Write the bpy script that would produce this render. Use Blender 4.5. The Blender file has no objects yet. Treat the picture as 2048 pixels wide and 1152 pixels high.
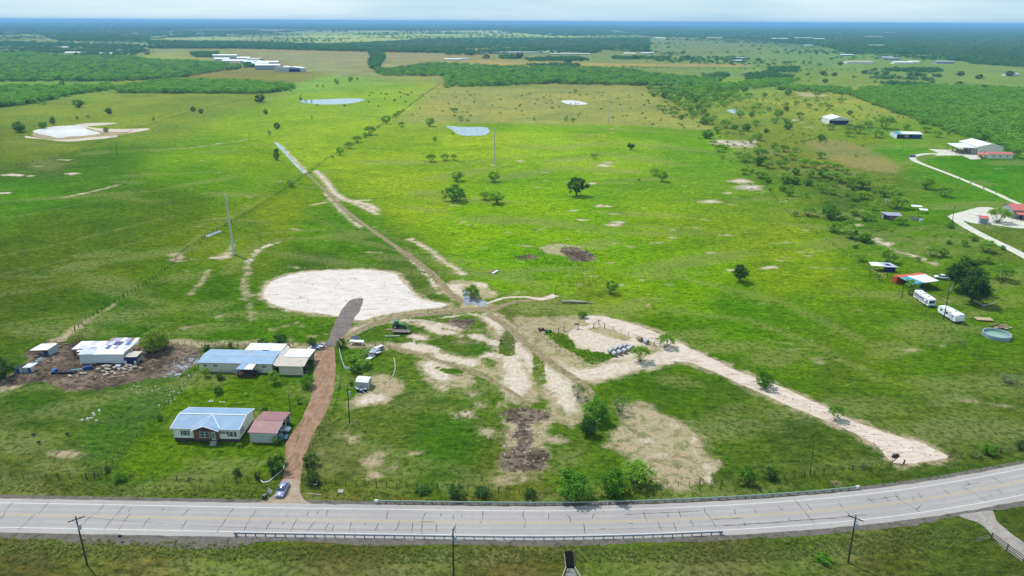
import bpy, bmesh, math, random
import numpy as np
from mathutils import Vector, Matrix, noise as mnoise
R = math.radians
rnd = random.Random(7)
nrs = np.random.RandomState(11)
S = bpy.context.scene
COL = S.collection

# ---------------------------------------------------------------- camera
CAM_H = 92.0; FPX = 1420.0; PITCH = 20.57; ROLL = 0.28
cd = bpy.data.cameras.new('camera'); cam = bpy.data.objects.new('camera', cd); COL.objects.link(cam)
cd.sensor_width = 36.0; cd.lens = 36.0*FPX/2048.0; cd.clip_start = 1.0; cd.clip_end = 200000.0
cam.location = (0, 0, CAM_H)
cam.rotation_euler = (Matrix.Rotation(R(90-PITCH), 3, 'X') @ Matrix.Rotation(R(ROLL), 3, 'Z')).to_euler()
S.camera = cam
CR = cam.rotation_euler.to_matrix()

# ---------------------------------------------------------------- light, sky, exposure
SUN_EL, SUN_AZ = 58.0, -48.0        # azimuth from +Y (ahead) towards +X; negative = to the left
sd = bpy.data.lights.new('sun', 'SUN'); sun = bpy.data.objects.new('sun', sd); COL.objects.link(sun)
sd.energy = 3.1; sd.angle = R(0.8); sd.color = (1.0, 0.965, 0.90)
sv = Vector((math.sin(R(SUN_AZ))*math.cos(R(SUN_EL)), math.cos(R(SUN_AZ))*math.cos(R(SUN_EL)), math.sin(R(SUN_EL))))
sun.rotation_euler = sv.to_track_quat('Z', 'Y').to_euler()
W = bpy.data.worlds.new('World'); S.world = W; W.use_nodes = True
wn = W.node_tree; wn.nodes.clear()
def wN(t, **k):
    n = wn.nodes.new(t)
    for a, b in k.items(): setattr(n, a, b)
    return n
sky = wN('ShaderNodeTexSky', sky_type='NISHITA', sun_disc=False, sun_elevation=R(SUN_EL), sun_rotation=R(SUN_AZ), altitude=90)
sky.air_density = 1.0; sky.dust_density = 1.2; sky.ozone_density = 1.6
tc = wN('ShaderNodeTexCoord'); mp = wN('ShaderNodeMapping'); mp.inputs['Scale'].default_value = (1.0, 1.0, 9.0)
wn.links.new(tc.outputs['Generated'], mp.inputs['Vector'])
cn = wN('ShaderNodeTexNoise'); cn.inputs['Scale'].default_value = 3.1; cn.inputs['Detail'].default_value = 7; cn.inputs['Roughness'].default_value = .55
wn.links.new(mp.outputs[0], cn.inputs['Vector'])
cr = wN('ShaderNodeMapRange'); cr.inputs[1].default_value = .36; cr.inputs[2].default_value = .66; cr.inputs[3].default_value = 0.0; cr.inputs[4].default_value = 1.0
wn.links.new(cn.outputs['Fac'], cr.inputs[0])
mx = wN('ShaderNodeMix', data_type='RGBA'); mx.inputs['B'].default_value = (3.6, 5.1, 6.1, 1)
cl = wN('ShaderNodeMix', data_type='RGBA'); cl.inputs['A'].default_value = (2.75, 4.35, 5.5, 1); cl.inputs['B'].default_value = (4.5, 5.7, 6.3, 1)
wn.links.new(cr.outputs[0], cl.inputs['Factor']); wn.links.new(cl.outputs['Result'], mx.inputs['B'])
mx.inputs['Factor'].default_value = .84; wn.links.new(sky.outputs[0], mx.inputs['A'])
bg = wN('ShaderNodeBackground'); bg.inputs['Strength'].default_value = 0.12
wo = wN('ShaderNodeOutputWorld')
wn.links.new(mx.outputs['Result'], bg.inputs['Color']); wn.links.new(bg.outputs[0], wo.inputs['Surface'])
S.view_settings.view_transform = 'Standard'; S.view_settings.look = 'None'
S.view_settings.exposure = 0.50; S.view_settings.gamma = 1.0; S.view_settings.use_curve_mapping = False
S.cycles.use_denoising = True
try: S.cycles.denoiser = 'OPENIMAGEDENOISE'
except Exception: pass
S.cycles.max_bounces = 5; S.cycles.diffuse_bounces = 2; S.cycles.transmission_bounces = 3
S.cycles.volume_bounces = 0; S.cycles.transparent_max_bounces = 8
S.cycles.use_adaptive_sampling = True; S.cycles.adaptive_threshold = 0.02

# ---------------------------------------------------------------- helpers
def ray(px, py):
    d = CR @ Vector(((px-1024.0)/FPX, -(py-576.0)/FPX, -1.0))
    return d
def at(px, py, z=0.0):
    """the point of the level z metres above the ground that the photograph shows at px, py"""
    d = ray(px, py); t = (z-CAM_H)/d.z
    return Vector((d.x*t, d.y*t, z))
def mpp(px, py):
    """metres per photograph pixel at a ground point"""
    p = at(px, py); v = CR.transposed() @ (p-Vector((0, 0, CAM_H)))
    return -v.z/FPX
CRn = np.array(CR)
def at_np(P, z=0.0):
    P = np.asarray(P, float)
    v = np.stack([(P[:, 0]-1024)/FPX, -(P[:, 1]-576)/FPX, -np.ones(len(P))], 1) @ CRn.T
    t = (z-CAM_H)/v[:, 2]
    return v[:, :2]*t[:, None]
def to_px(x, y, z=0.0):
    v = np.stack([x, y, np.full_like(x, z-CAM_H)], 1) @ CRn
    d = np.maximum(-v[:, 2], 1e-3)
    return 1024+v[:, 0]/d*FPX, 576-v[:, 1]/d*FPX, -v[:, 2]
def lin(c):
    return tuple(((v/255.0)/12.92 if v/255.0 <= .04045 else ((v/255.0+.055)/1.055)**2.4) for v in c)
K = 1.62
def alb(r, g, b, k=K):
    """surface colour that shows about as (r,g,b) in full daylight at this exposure"""
    return tuple(min(.86, v/k) for v in lin((r, g, b)))

class MB:
    def __init__(s): s.v = []; s.f = []; s.m = []; s.mi = 0
    def add(s, vs, fs, m=None):
        o = len(s.v); s.v += [tuple(p) for p in vs]
        s.f += [tuple(i+o for i in f) for f in fs]; s.m += [s.mi if m is None else m]*len(fs); return s
    def box(s, c, d, rz=0.0, m=None, top=None, rx=0.0, ry=0.0):
        """box of size d centred at c; top=(sx,sy) scales the top face"""
        sx, sy = top or (1, 1); M = Matrix.Rotation(rz, 3, 'Z') @ Matrix.Rotation(ry, 3, 'Y') @ Matrix.Rotation(rx, 3, 'X')
        vs = []
        for z in (-.5, .5):
            kx, ky = (sx, sy) if z > 0 else (1, 1)
            for x, y in ((-.5, -.5), (.5, -.5), (.5, .5), (-.5, .5)):
                vs.append(M @ Vector((x*d[0]*kx, y*d[1]*ky, z*d[2])) + Vector(c))
        return s.add(vs, [(3, 2, 1, 0), (4, 5, 6, 7), (0, 1, 5, 4), (1, 2, 6, 5), (2, 3, 7, 6), (3, 0, 4, 7)], m)
    def prism(s, poly, h0, h1, m=None):
        n = len(poly)
        vs = [(x, y, h0) for x, y in poly]+[(x, y, h1) for x, y in poly]
        fs = [tuple(range(n-1, -1, -1)), tuple(range(n, 2*n))]+[(i, (i+1) % n, n+(i+1) % n, n+i) for i in range(n)]
        return s.add(vs, fs, m)
    def extr(s, prof, x0, x1, m=None):
        """profile given in (y,z), extruded along x"""
        n = len(prof)
        vs = [(x0, y, z) for y, z in prof]+[(x1, y, z) for y, z in prof]
        fs = [tuple(range(n)), tuple(range(2*n-1, n-1, -1))]+[(i, n+i, n+(i+1) % n, (i+1) % n) for i in range(n)]
        return s.add(vs, fs, m)
    def extry(s, prof, y0, y1, m=None):
        """profile given in (x,z), extruded along y"""
        n = len(prof)
        vs = [(x, y0, z) for x, z in prof]+[(x, y1, z) for x, z in prof]
        fs = [tuple(range(n-1, -1, -1)), tuple(range(n, 2*n))]+[(i, (i+1) % n, n+(i+1) % n, n+i) for i in range(n)]
        return s.add(vs, fs, m)
    def cyl(s, a, b, r0, r1=None, n=8, m=None, caps=True):
        a = Vector(a); b = Vector(b); r1 = r0 if r1 is None else r1
        q = (b-a).to_track_quat('Z', 'Y') if (b-a).length > 1e-6 else Vector((0, 0, 1)).to_track_quat('Z', 'Y')
        vs = []
        for c, r in ((a, r0), (b, r1)):
            for i in range(n):
                t = 2*math.pi*i/n; vs.append(q @ Vector((math.cos(t)*r, math.sin(t)*r, 0)) + c)
        fs = [(i, (i+1) % n, n+(i+1) % n, n+i) for i in range(n)]
        if caps: fs += [tuple(range(n-1, -1, -1)), tuple(range(n, 2*n))]
        return s.add(vs, fs, m)
    def slab(s, pts, t, m=None):
        """a flat plate through the corner points, thickness t measured down along its normal"""
        P = [Vector(p) for p in pts]; nrm = (P[1]-P[0]).cross(P[2]-P[0]).normalized()
        if nrm.z < 0: P.reverse(); nrm = -nrm
        n = len(P); vs = [p-nrm*t for p in P]+P
        fs = [tuple(range(n-1, -1, -1)), tuple(range(n, 2*n))]+[(i, (i+1) % n, n+(i+1) % n, n+i) for i in range(n)]
        return s.add(vs, fs, m)
    def ell(s, c, r, n=10, k=6, m=None, rz=0.0):
        vs = [Vector(c)+Vector((0, 0, -r[2]))]
        for j in range(1, k):
            ph = -math.pi/2+math.pi*j/k
            for i in range(n):
                t = 2*math.pi*i/n; x = math.cos(t)*math.cos(ph)*r[0]; y = math.sin(t)*math.cos(ph)*r[1]
                vs.append(Vector(c)+Vector((x*math.cos(rz)-y*math.sin(rz), x*math.sin(rz)+y*math.cos(rz), math.sin(ph)*r[2])))
        vs.append(Vector(c)+Vector((0, 0, r[2]))); L = len(vs)-1; fs = []
        for i in range(n):
            fs.append((0, 1+(i+1) % n, 1+i)); fs.append((L, L-n+i, L-n+(i+1) % n))
            for j in range(k-2):
                a = 1+j*n; fs.append((a+i, a+(i+1) % n, a+n+(i+1) % n, a+n+i))
        return s.add(vs, fs, m)
    def mesh(s, name, mats=(), smooth=False):
        me = bpy.data.meshes.new(name); me.from_pydata(s.v, [], s.f)
        for q in (mats if isinstance(mats, (list, tuple)) else [mats]): me.materials.append(q)
        if s.m and max(s.m) > 0: me.polygons.foreach_set('material_index', s.m)
        if smooth: me.polygons.foreach_set('use_smooth', [True]*len(s.f))
        me.update(); return me
def link(name, me, parent=None):
    o = bpy.data.objects.new(name, me); COL.objects.link(o)
    if parent is not None: o.parent = parent
    return o
def obj(name, mb, mats, parent=None, smooth=False, label=None, kind=None):
    o = link(name, mb.mesh(name, mats, smooth) if isinstance(mb, MB) else mb, parent)
    if label: o['label'] = label
    if kind: o['kind'] = kind
    return o
def tag(o, label, cat, group=None):
    o['label'] = label; o['category'] = cat
    if group: o['group'] = group
    return o
def thing(name, label, cat, loc=(0, 0, 0), rz=0.0, group=None):
    o = bpy.data.objects.new(name, None); COL.objects.link(o); o.location = loc; o.rotation_euler = (0, 0, rz)
    o.empty_display_size = .3
    return tag(o, label, cat, group)
def dup(root, loc, rz=0.0, label=None, group=None, scale=None):
    r = root.copy(); COL.objects.link(r); r.location = loc; r.rotation_euler = (0, 0, rz)
    if scale is not None: r.scale = scale if hasattr(scale, '__len__') else (scale,)*3
    if label: r['label'] = label
    if group: r['group'] = group
    for ch in list(root.children):
        c = ch.copy(); COL.objects.link(c); c.parent = r
        for g in list(ch.children):
            d = g.copy(); COL.objects.link(d); d.parent = c
    return r

# ---------------------------------------------------------------- materials
def nmat(name):
    m = bpy.data.materials.new(name); m.use_nodes = True; nt = m.node_tree; nt.nodes.clear()
    out = nt.nodes.new('ShaderNodeOutputMaterial'); b = nt.nodes.new('ShaderNodeBsdfPrincipled')
    nt.links.new(b.outputs[0], out.inputs[0])
    return m, nt, b, out
def nd(nt, t, ins=None, **k):
    n = nt.nodes.new(t)
    for a, v in k.items(): setattr(n, a, v)
    for a, v in (ins or {}).items():
        if hasattr(v, 'links') or isinstance(v, bpy.types.NodeSocket): nt.links.new(v, n.inputs[a])
        else: n.inputs[a].default_value = v
    return n
def noise(nt, scale, detail=4, rough=.55, vec=None, dist=0.0):
    n = nd(nt, 'ShaderNodeTexNoise', {'Scale': scale, 'Detail': detail, 'Roughness': rough, 'Distortion': dist})
    if vec is not None: nt.links.new(vec, n.inputs['Vector'])
    return n.outputs['Fac']
def mrange(nt, v, a, b, c=0.0, d=1.0, smooth=False):
    n = nd(nt, 'ShaderNodeMapRange', {0: v, 1: a, 2: b, 3: c, 4: d})
    if smooth: n.interpolation_type = 'SMOOTHSTEP'
    return n.outputs[0]
def mixc(nt, f, a, b, mode='MIX'):
    n = nd(nt, 'ShaderNodeMix', data_type='RGBA'); n.blend_type = mode
    for k, v in (('Factor', f), ('A', a), ('B', b)):
        s_ = n.inputs[k]
        if isinstance(v, bpy.types.NodeSocket): nt.links.new(v, s_)
        elif k == 'Factor': s_.default_value = v
        else: s_.default_value = (*v[:3], 1)
    return n.outputs['Result']
def math_(nt, op, a, b=0.0, c=0.0):
    n = nd(nt, 'ShaderNodeMath', {0: a, 1: b, 2: c}, operation=op); return n.outputs[0]
def geo(nt): return nd(nt, 'ShaderNodeNewGeometry').outputs['Position']
def tco(nt, w='Object'): return nd(nt, 'ShaderNodeTexCoord').outputs[w]
_M = {}
def mat(name, c, rough=.7, var=.18, scale=3.0, metal=0.0, bump=0.0, bscale=8.0, c2=None, amt=.5, spec=.3, coord='Object'):
    """a painted / weathered surface: colour broken up by two noises, c2 = stain colour"""
    if name in _M: return _M[name]
    m, nt, b, out = nmat(name); v = tco(nt, coord)
    n1 = noise(nt, scale, 5, .6, v); n2 = noise(nt, scale*7, 3, .6, v)
    f = math_(nt, 'ADD', math_(nt, 'MULTIPLY', n1, .65), math_(nt, 'MULTIPLY', n2, .35))
    lo = tuple(x*(1-var) for x in c); hi = tuple(min(.9, x*(1+var*.8)) for x in c)
    col = mixc(nt, mrange(nt, f, .3, .7), lo, hi)
    if c2 is not None:
        n3 = noise(nt, scale*.8, 6, .65, v, .4)
        col = mixc(nt, mrange(nt, n3, 1-amt-.12, 1-amt+.12), col, c2)
    nt.links.new(col, b.inputs['Base Color']); b.inputs['Roughness'].default_value = rough
    b.inputs['Metallic'].default_value = metal; b.inputs['Specular IOR Level'].default_value = spec
    if bump:
        bn = nd(nt, 'ShaderNodeBump', {'Strength': bump, 'Distance': .05, 'Height': noise(nt, bscale, 4, .6, v)})
        nt.links.new(bn.outputs[0], b.inputs['Normal'])
    _M[name] = m; return m
def glassm():
    if 'glass' in _M: return _M['glass']
    m, nt, b, out = nmat('window_glass')
    n1 = noise(nt, 1.3, 2, .5, tco(nt))
    nt.links.new(mixc(nt, mrange(nt, n1, .35, .65), (.02, .028, .04), (.09, .11, .14)), b.inputs['Base Color'])
    b.inputs['Roughness'].default_value = .08; b.inputs['Specular IOR Level'].default_value = .8
    _M['glass'] = m; return m
# ---------------------------------------------------------------- where things lie on the ground (photograph pixels turned into metres)
def smooth_poly(P, closed=True, step=1.0, sub=None):
    """Catmull-Rom through the points, resampled"""
    P = np.asarray(P, float); n = len(P); out = []
    rng = range(n if closed else n-1)
    for i in rng:
        p0 = P[(i-1) % n] if closed or i > 0 else P[0]*2-P[1]
        p1 = P[i]; p2 = P[(i+1) % n]
        p3 = P[(i+2) % n] if closed or i+2 < n else P[-1]*2-P[-2]
        L = np.linalg.norm(p2-p1); k = max(1, min(60, int(L/step)))
        for j in range(k):
            t = j/k
            out.append(.5*((2*p1)+(-p0+p2)*t+(2*p0-5*p1+4*p2-p3)*t*t+(-p0+3*p1-3*p2+p3)*t**3))
    if not closed: out.append(P[-1])
    return np.array(out)
def segdist(X, Y, A, B):
    d = B-A; L = max(1e-9, float(d @ d)); t = np.clip(((X-A[0])*d[0]+(Y-A[1])*d[1])/L, 0, 1)
    return np.hypot(X-(A[0]+t*d[0]), Y-(A[1]+t*d[1])), t
def sd_poly(X, Y, P):
    """signed distance, positive inside"""
    D = np.full(X.shape, 1e9); ins = np.zeros(X.shape, bool); n = len(P)
    for i in range(n):
        A, B = P[i], P[(i+1) % n]
        D = np.minimum(D, segdist(X, Y, A, B)[0])
        c = ((A[1] > Y) != (B[1] > Y))
        with np.errstate(divide='ignore', invalid='ignore'):
            xi = (B[0]-A[0])*(Y-A[1])/(B[1]-A[1]+1e-12)+A[0]
        ins ^= c & (X < xi)
    return np.where(ins, D, -D)

# ground grid -----------------------------------------------------
def axis_pts(lo, hi, step, far, g):
    core = list(np.arange(lo, hi+1e-6, step)); s_ = step; x = core[-1]
    while x < far: s_ *= g; x += s_; core.append(x)
    return core
ys = [-60000, -20000, -6000, -1500, -300, -60, 20, 60]+axis_pts(88, 420, 1.25, 60000, 1.022)
xr = axis_pts(0, 210, 1.4, 60000, 1.028); xs = [-a for a in xr[:0:-1]]+xr
GX, GY = np.meshgrid(np.array(xs, float), np.array(ys, float)); nx, ny = len(xs), len(ys)
gx, gy = GX.ravel(), GY.ravel()
lay = {k: np.full(gx.shape, -60.0) for k in ('chalk', 'soil', 'mud', 'dry', 'lush')}
def stamp(layer, P, w=None, gain=1.0, off=0.0, sm=True):
    """P in photograph pixels; w None = polygon, else a stroke of half width w metres"""
    Q = at_np(P)
    if w is None:
        if sm: Q = smooth_poly(Q, True, max(1.0, float(np.ptp(Q[:, 1]))/12))
        lo, hi = Q.min(0)-25, Q.max(0)+25
        i = np.where((gx > lo[0]) & (gx < hi[0]) & (gy > lo[1]) & (gy < hi[1]))[0]
        d = sd_poly(gx[i], gy[i], Q)
    else:
        W_ = np.broadcast_to(np.asarray(w, float), (len(Q),)); lo, hi = Q.min(0)-W_.max()-25, Q.max(0)+W_.max()+25
        i = np.where((gx > lo[0]) & (gx < hi[0]) & (gy > lo[1]) & (gy < hi[1]))[0]
        d = np.full(i.shape, -60.0)
        for a in range(len(Q)-1):
            dd, t = segdist(gx[i], gy[i], Q[a], Q[a+1]); d = np.maximum(d, W_[a]*(1-t)+W_[a+1]*t-dd)
    d = np.where(d > 0, d*gain, d)+off
    lay[layer][i] = np.maximum(lay[layer][i], d)
def blob(layer, px, py, wx, wy=None, off=0.0, gain=1.0):
    wy = wy or wx*.4
    stamp(layer, [(px+wx*math.cos(t)*(1+.25*math.sin(3*t+px)), py+wy*math.sin(t)*(1+.2*math.cos(2*t+py))) for t in np.linspace(0, 2*math.pi, 11)[:-1]], off=off, gain=gain)

def carve(P, layers=('chalk', 'soil'), sm=True):
    Q = at_np(P)
    if sm: Q = smooth_poly(Q, True, 1.0)
    lo, hi = Q.min(0)-6, Q.max(0)+6
    i = np.where((gx > lo[0]) & (gx < hi[0]) & (gy > lo[1]) & (gy < hi[1]))[0]
    d = sd_poly(gx[i], gy[i], Q)
    for l in layers: lay[l][i] = np.minimum(lay[l][i], np.where(d > 0, -d*1.5-2.2, -d))
PAD = [(530,582),(545,564),(575,551),(620,544),(690,540),(745,541),(788,548),(800,560),(815,575),(828,592),(852,603),(890,608),(880,614),(840,618),(800,622),(762,630),(720,640),(690,637),(680,632),(640,626),(600,622),(560,612),(534,600)]
RED = [(566,984),(558,972),(567,952),(572,920),(574,880),(600,845),(622,795),(626,760),(628,735),(627,712),(640,697),(652,692),(667,692),(671,735),(665,790),(648,832),(626,870),(611,910),(602,950),(600,984)]
APRON = [(505,1009),(528,1000),(548,990),(562,974),(566,960),(600,960),(599,978),(606,996),(622,1007),(640,1012),(505,1012)]
GREY = [(652,693),(659,672),(670,645),(689,612),(701,600),(712,597),(726,597),(722,616),(708,638),(697,660),(684,678),(668,692)]
CALI = [(1162,634),(1200,632),(1245,642),(1300,660),(1345,680),(1400,706),(1480,744),(1530,760),(1620,800),(1700,838),(1780,868),(1840,885),(1896,912),(1880,919),(1830,926),(1795,929),(1775,917),(1755,892),(1700,862),(1620,828),(1530,790),(1440,748),(1385,727),(1352,722),(1330,724),(1285,738),(1225,752),(1180,758),(1150,742),(1110,715),(1060,680),(1040,660),(1060,645),(1110,642)]
stamp('chalk', [(1120,722),(1150,738),(1180,738),(1262,718),(1330,704),(1352,722),(1285,738),(1225,752),(1180,760),(1150,752)], off=.0)
# inner court of the pen, grass inside of it
stamp('chalk', PAD, gain=2, off=.6)
stamp('soil', PAD, off=2.2); stamp('soil', CALI, off=1.2)
stamp('soil', [(1036,640),(1100,636),(1180,632),(1300,655),(1380,700),(1350,725),(1280,742),(1180,765),(1110,725),(1050,680)], off=.5)
stamp('chalk', [(1188,648),(1240,650),(1290,668),(1300,690),(1270,716),(1235,722),(1190,705),(1150,690),(1130,672),(1150,655)], off=-.3)
# pale bare ground in the middle field
stamp('chalk', [(975,628),(1000,640),(1020,665),(1040,690),(1060,712),(1085,735),(1110,745),(1130,765),(1150,790),(1160,812),(1140,838),(1120,815),(1105,790),(1085,770),(1065,750),(1050,720),(1030,700),(1000,665),(965,640)], off=-.7)
stamp('soil', [(975,628),(1010,645),(1060,690),(1120,745),(1160,775),(1158,812),(1140,840),(1110,808),(1075,778),(1048,775),(1030,745),(1015,720),(1022,690),(1000,660),(962,638)], off=.8)
stamp('chalk', [(1015,720),(1050,722),(1070,750),(1075,778),(1055,800),(1030,802),(1000,780),(990,760),(1000,735)], off=-2.2)
stamp('soil', [(780,690),(840,688),(880,705),(950,715),(962,727),(930,735),(880,728),(830,712),(790,700)], off=.4)
stamp('chalk', [(790,686),(835,684),(878,696),(868,708),(820,700)], off=-.6)
stamp('chalk', [(880,706),(940,716),(958,722),(950,734),(905,728),(870,716)], off=-.5)
stamp('soil', [(842,722),(900,722),(945,752),(935,772),(905,770),(880,776),(848,752)], off=.4)
stamp('chalk', [(846,724),(890,728),(910,750),(885,765),(850,750)], off=-.5)
stamp('soil', [(742,762),(765,752),(800,768),(780,800),(740,808),(700,815),(720,790)], off=.6)
stamp('chalk', [(725,790),(765,788),(772,800),(735,808),(708,812)], off=-.8)
for x, y, w in ((888,780,12),(945,786,9),(935,830,20),(975,865,16),(745,925,18),(747,952,10),(791,932,5),(700,880,14),(705,845,6),(1052,956,12),(1010,962,18),(690,872,8),(755,911,14),(830,905,6),(1118,880,16),(965,808,14),(1010,805,9),(640,905,4)):
    blob('soil', x, y, w, w*.45, off=.1)
blob('chalk', 888, 777, 8, 5, off=-.2); blob('chalk', 936, 828, 12, 4, off=-.6)
stamp('soil', [(905,655),(962,660),(985,652),(1000,640)], w=[.2,.6,.8,1.0])
for P in ([(835,646),(860,652),(880,666)], [(870,664),(905,666),(940,672)], [(952,672),(975,680),(995,688)], [(880,650),(915,658)], [(825,672),(850,678)], [(965,712),(985,708),(992,714)]):
    stamp('chalk', P, w=.9, off=.2); stamp('soil', P, w=2.0)
stamp('soil', [(655,690),(690,668),(740,645),(790,632),(850,626),(920,620),(985,616)], w=[.5,1.4,1.8,2,2,2,2.2], off=.4)
stamp('chalk', [(715,658),(760,648),(800,640),(860,640),(940,628),(985,632)], w=[.8,1.2,1.0,.9,.7,1.2], off=-.2)
stamp('chalk', [(890,572),(905,580),(925,592),(935,600),(920,575),(950,568),(975,580),(985,586),(960,565),(915,570)], off=.3)
stamp('soil', [(880,570),(950,562),(990,588),(960,600),(985,612),(940,618),(910,600)], off=.6)
# the brushy bare ground by the road
stamp('soil', [(1245,812),(1290,808),(1330,838),(1370,848),(1400,870),(1412,905),(1432,940),(1400,950),(1395,968),(1335,975),(1300,950),(1240,905),(1215,890),(1230,862),(1250,840)], off=.7)
blob('chalk', 1355, 852, 14, 5, off=-.6)
stamp('chalk', [(1395,868),(1388,885),(1392,905),(1402,925),(1430,942),(1410,962)], w=[.5,.7,.5,.4,.5,.6], off=-.3)
blob('chalk', 1290, 880, 22, 8, off=-1.2); blob('chalk', 1360, 955, 30, 8, off=-1.2); blob('chalk', 1320, 910, 26, 8, off=-1.3)
for P, w in (([(982,626),(995,665),(1015,710),(1030,750),(1045,790)], [1.5,2.5,4,5,5]), ([(990,630),(1050,690),(1100,750),(1135,800),(1140,835)], [2,3,5,5.5,3.5]), ([(1045,640),(1090,680),(1140,720),(1190,760)], [2.5,2.5,2.5,2.5]), ([(780,690),(860,705),(960,735),(1040,780)], [2,2.4,2,2])):
    stamp('soil', P, w=w, off=.2)
for P, w in (([(984,630),(1003,670),(1020,700),(1030,740)], [.8,1.5,2.5,3.0]), ([(1040,700),(1075,735),(1120,770),(1140,810)], [1.5,3.2,3.4,1.6])): stamp('chalk', P, w=w, off=-.3)
# ash and mud patch
stamp('mud', [(1008,824),(1040,818),(1085,820),(1098,832),(1078,842),(1060,850),(1030,846),(1012,838)], off=.2); stamp('mud', [(1022,852),(1052,846),(1075,862),(1082,885),(1066,900),(1030,896),(1018,875)], off=-1.3); stamp('mud', [(1004,905),(1030,892),(1080,896),(1096,915),(1086,940),(1050,944),(1008,934)], off=.1)
stamp('soil', [(1012,826),(1095,820),(1106,850),(1092,880),(1098,935),(1060,952),(1006,940),(1002,910),(1018,880)], off=-.2)
stamp('mud', [(900,640),(930,637),(945,645),(935,656),(905,657)], off=.5)
stamp('mud', [(1120,498),(1150,495),(1185,510),(1180,522),(1145,520)], off=.4); stamp('soil', [(1082,495),(1110,488),(1150,492),(1175,508),(1130,512),(1095,505)], off=.5)
blob('mud', 1060, 515, 30, 8, off=-1.5); blob('lush', 1110, 520, 95, 26)
# farmyard at the left
stamp('mud', [(60,700),(130,690),(200,690),(270,690),(340,690),(385,695),(400,715),(380,735),(330,752),(270,762),(210,775),(140,778),(80,762),(0,775),(0,758),(50,738)], off=.5)
stamp('soil', [(70,712),(130,700),(150,720),(120,732),(80,728)], off=.4)
stamp('soil', [(130,755),(190,748),(215,758),(190,776),(140,776)], off=.6)
stamp('soil', [(0,762),(60,745),(40,775),(0,782)], off=.2)
stamp('soil', [(100,690),(160,652),(182,638),(240,602)], w=[2.2,1.2,.6,.2], off=0)
stamp('soil', [(270,688),(350,684),(420,690),(520,686),(560,690),(640,692)], w=1.7, off=.4)
stamp('soil', [(690,686),(740,690),(770,694)], w=1.6, off=.2)
stamp('chalk', [(520,682),(560,684)], w=.5)
blob('soil', 135, 910, 34, 7, off=.1); blob('soil', 355, 515, 14, 12, off=-.1)
stamp('soil', [(418,514),(440,512),(455,500),(468,488),(462,510),(450,520)], off=.3); stamp('chalk', [(425,516),(450,514),(458,506)], w=.8)
stamp('soil', [(488,600),(490,560),(498,520),(520,497),(555,485)], w=[.3,.9,1.1,1.2,.6], off=.1); stamp('chalk', [(495,530),(512,503),(540,489)], w=.6)
stamp('soil', [(505,640),(496,590),(488,560)], w=1.2, off=-.6); stamp('soil', [(380,590),(400,565),(420,540)], w=.6, off=0)
stamp('dry', [(455,545),(480,515),(520,485),(600,476),(700,478),(800,500),(880,530)], w=2.5); stamp('dry', [(440,490),(520,468),(620,460),(720,462),(800,480)], w=1.2)
# middle distance scars
for P, w in (([(632,342),(650,360),(668,385),(690,400),(720,405),(740,410),(752,420)], 2.4), ([(560,290),(590,320),(612,345)], 1.4),
             ([(660,400),(700,402),(735,400)], 1.4), ([(705,405),(755,428)], 1.5), ([(625,410),(648,405)], 1.0), ([(820,478),(860,500),(885,520),(925,548)], 1.3),
             ([(800,500),(840,530),(862,560),(880,585)], .9), ([(650,385),(680,420),(720,455)], .9)):
    stamp('soil', P, w=w, off=.3); stamp('chalk', P, w=w*.45, off=0)
for x, y, w in ((1207,331,22),(1465,540,14),(1482,362,34),(1500,375,40),(1420,403,30),(1455,386,12),(1470,395,8),(1540,535,22),(1200,412,16),(1213,412,12),(1150,421,12),(1225,450,22),(1185,367,12),(1182,395,10),(1165,440,14),(1228,428,10),(1345,460,6),(1170,545,9),(1180,552,9),(1260,493,9),(1344,475,9),(1475,288,60),(1440,283,30),(1500,283,26),(1590,240,14),(1605,245,10),(1620,255,10),(1235,253,8),(1226,265,9),(1223,258,9),(1617,512,9),(1285,560,8),(985,330,9),(1090,345,7),(1217,325,14),(1040,322,12),(1235,445,20),(1770,487,24),(1750,478,12),(1830,512,10),(1845,518,12),(1866,526,12),(1716,450,14),(1716,420,8),(1720,438,10),(1905,205,30),(1690,460,8),(1710,465,14),(1935,800,18),(1999,810,15),(1640,716,10),(1820,700,14),(1610,460,6),(1560,520,8),(1450,470,16),(1390,455,8),(1300,610,5),(1280,600,6),(1240,570,9),(1160,570,8),(1340,570,5),(1010,330,6),(940,450,7),(925,445,6),(905,410,10),(700,440,8)):
    blob('soil', x, y, w*.75, max(1.2, w*.14), off=.15)
    if w > 11 and y < 560: blob('chalk', x, y, w*.45, max(.8, w*.07), off=0)
stamp('soil', [(1700,455),(1745,478),(1800,505),(1870,530)], w=1.1, off=-.2); stamp('chalk', [(1757,483),(1775,490)], w=1.0); stamp('chalk', [(1812,506),(1830,512)], w=.7)
stamp('dry', [(1610,285),(1660,280),(1720,290),(1800,330),(1790,345),(1700,330),(1620,305)]); stamp('soil', [(1590,185),(1640,188),(1660,192),(1610,193)], off=-1)
for P in ([(75,262),(150,250),(200,262),(290,258),(240,270),(160,280),(80,275)],): stamp('soil', P, off=1)
rg_ = np.random.RandomState(5)
def ell_w(layer, x, y, a, b, th, off):
    i = np.where((np.abs(gx-x) < a+20) & (np.abs(gy-y) < a+20))[0]; dx, dy = gx[i]-x, gy[i]-y; u = dx*math.cos(th)+dy*math.sin(th); v = -dx*math.sin(th)+dy*math.cos(th)
    lay[layer][i] = np.maximum(lay[layer][i], (1-np.hypot(u/a, v/b))*b+off)
for k in range(420):
    y = 95+480*rg_.rand()**1.5; x = (rg_.rand()-.5)*1.7*y; s_ = .5+y/350.0
    ell_w(('dry', 'lush')[k % 2], x, y, rg_.uniform(4, 26)*s_, rg_.uniform(1.5, 6)*s_, rg_.normal(.15, .35), rg_.uniform(-1.2, -.2))
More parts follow.
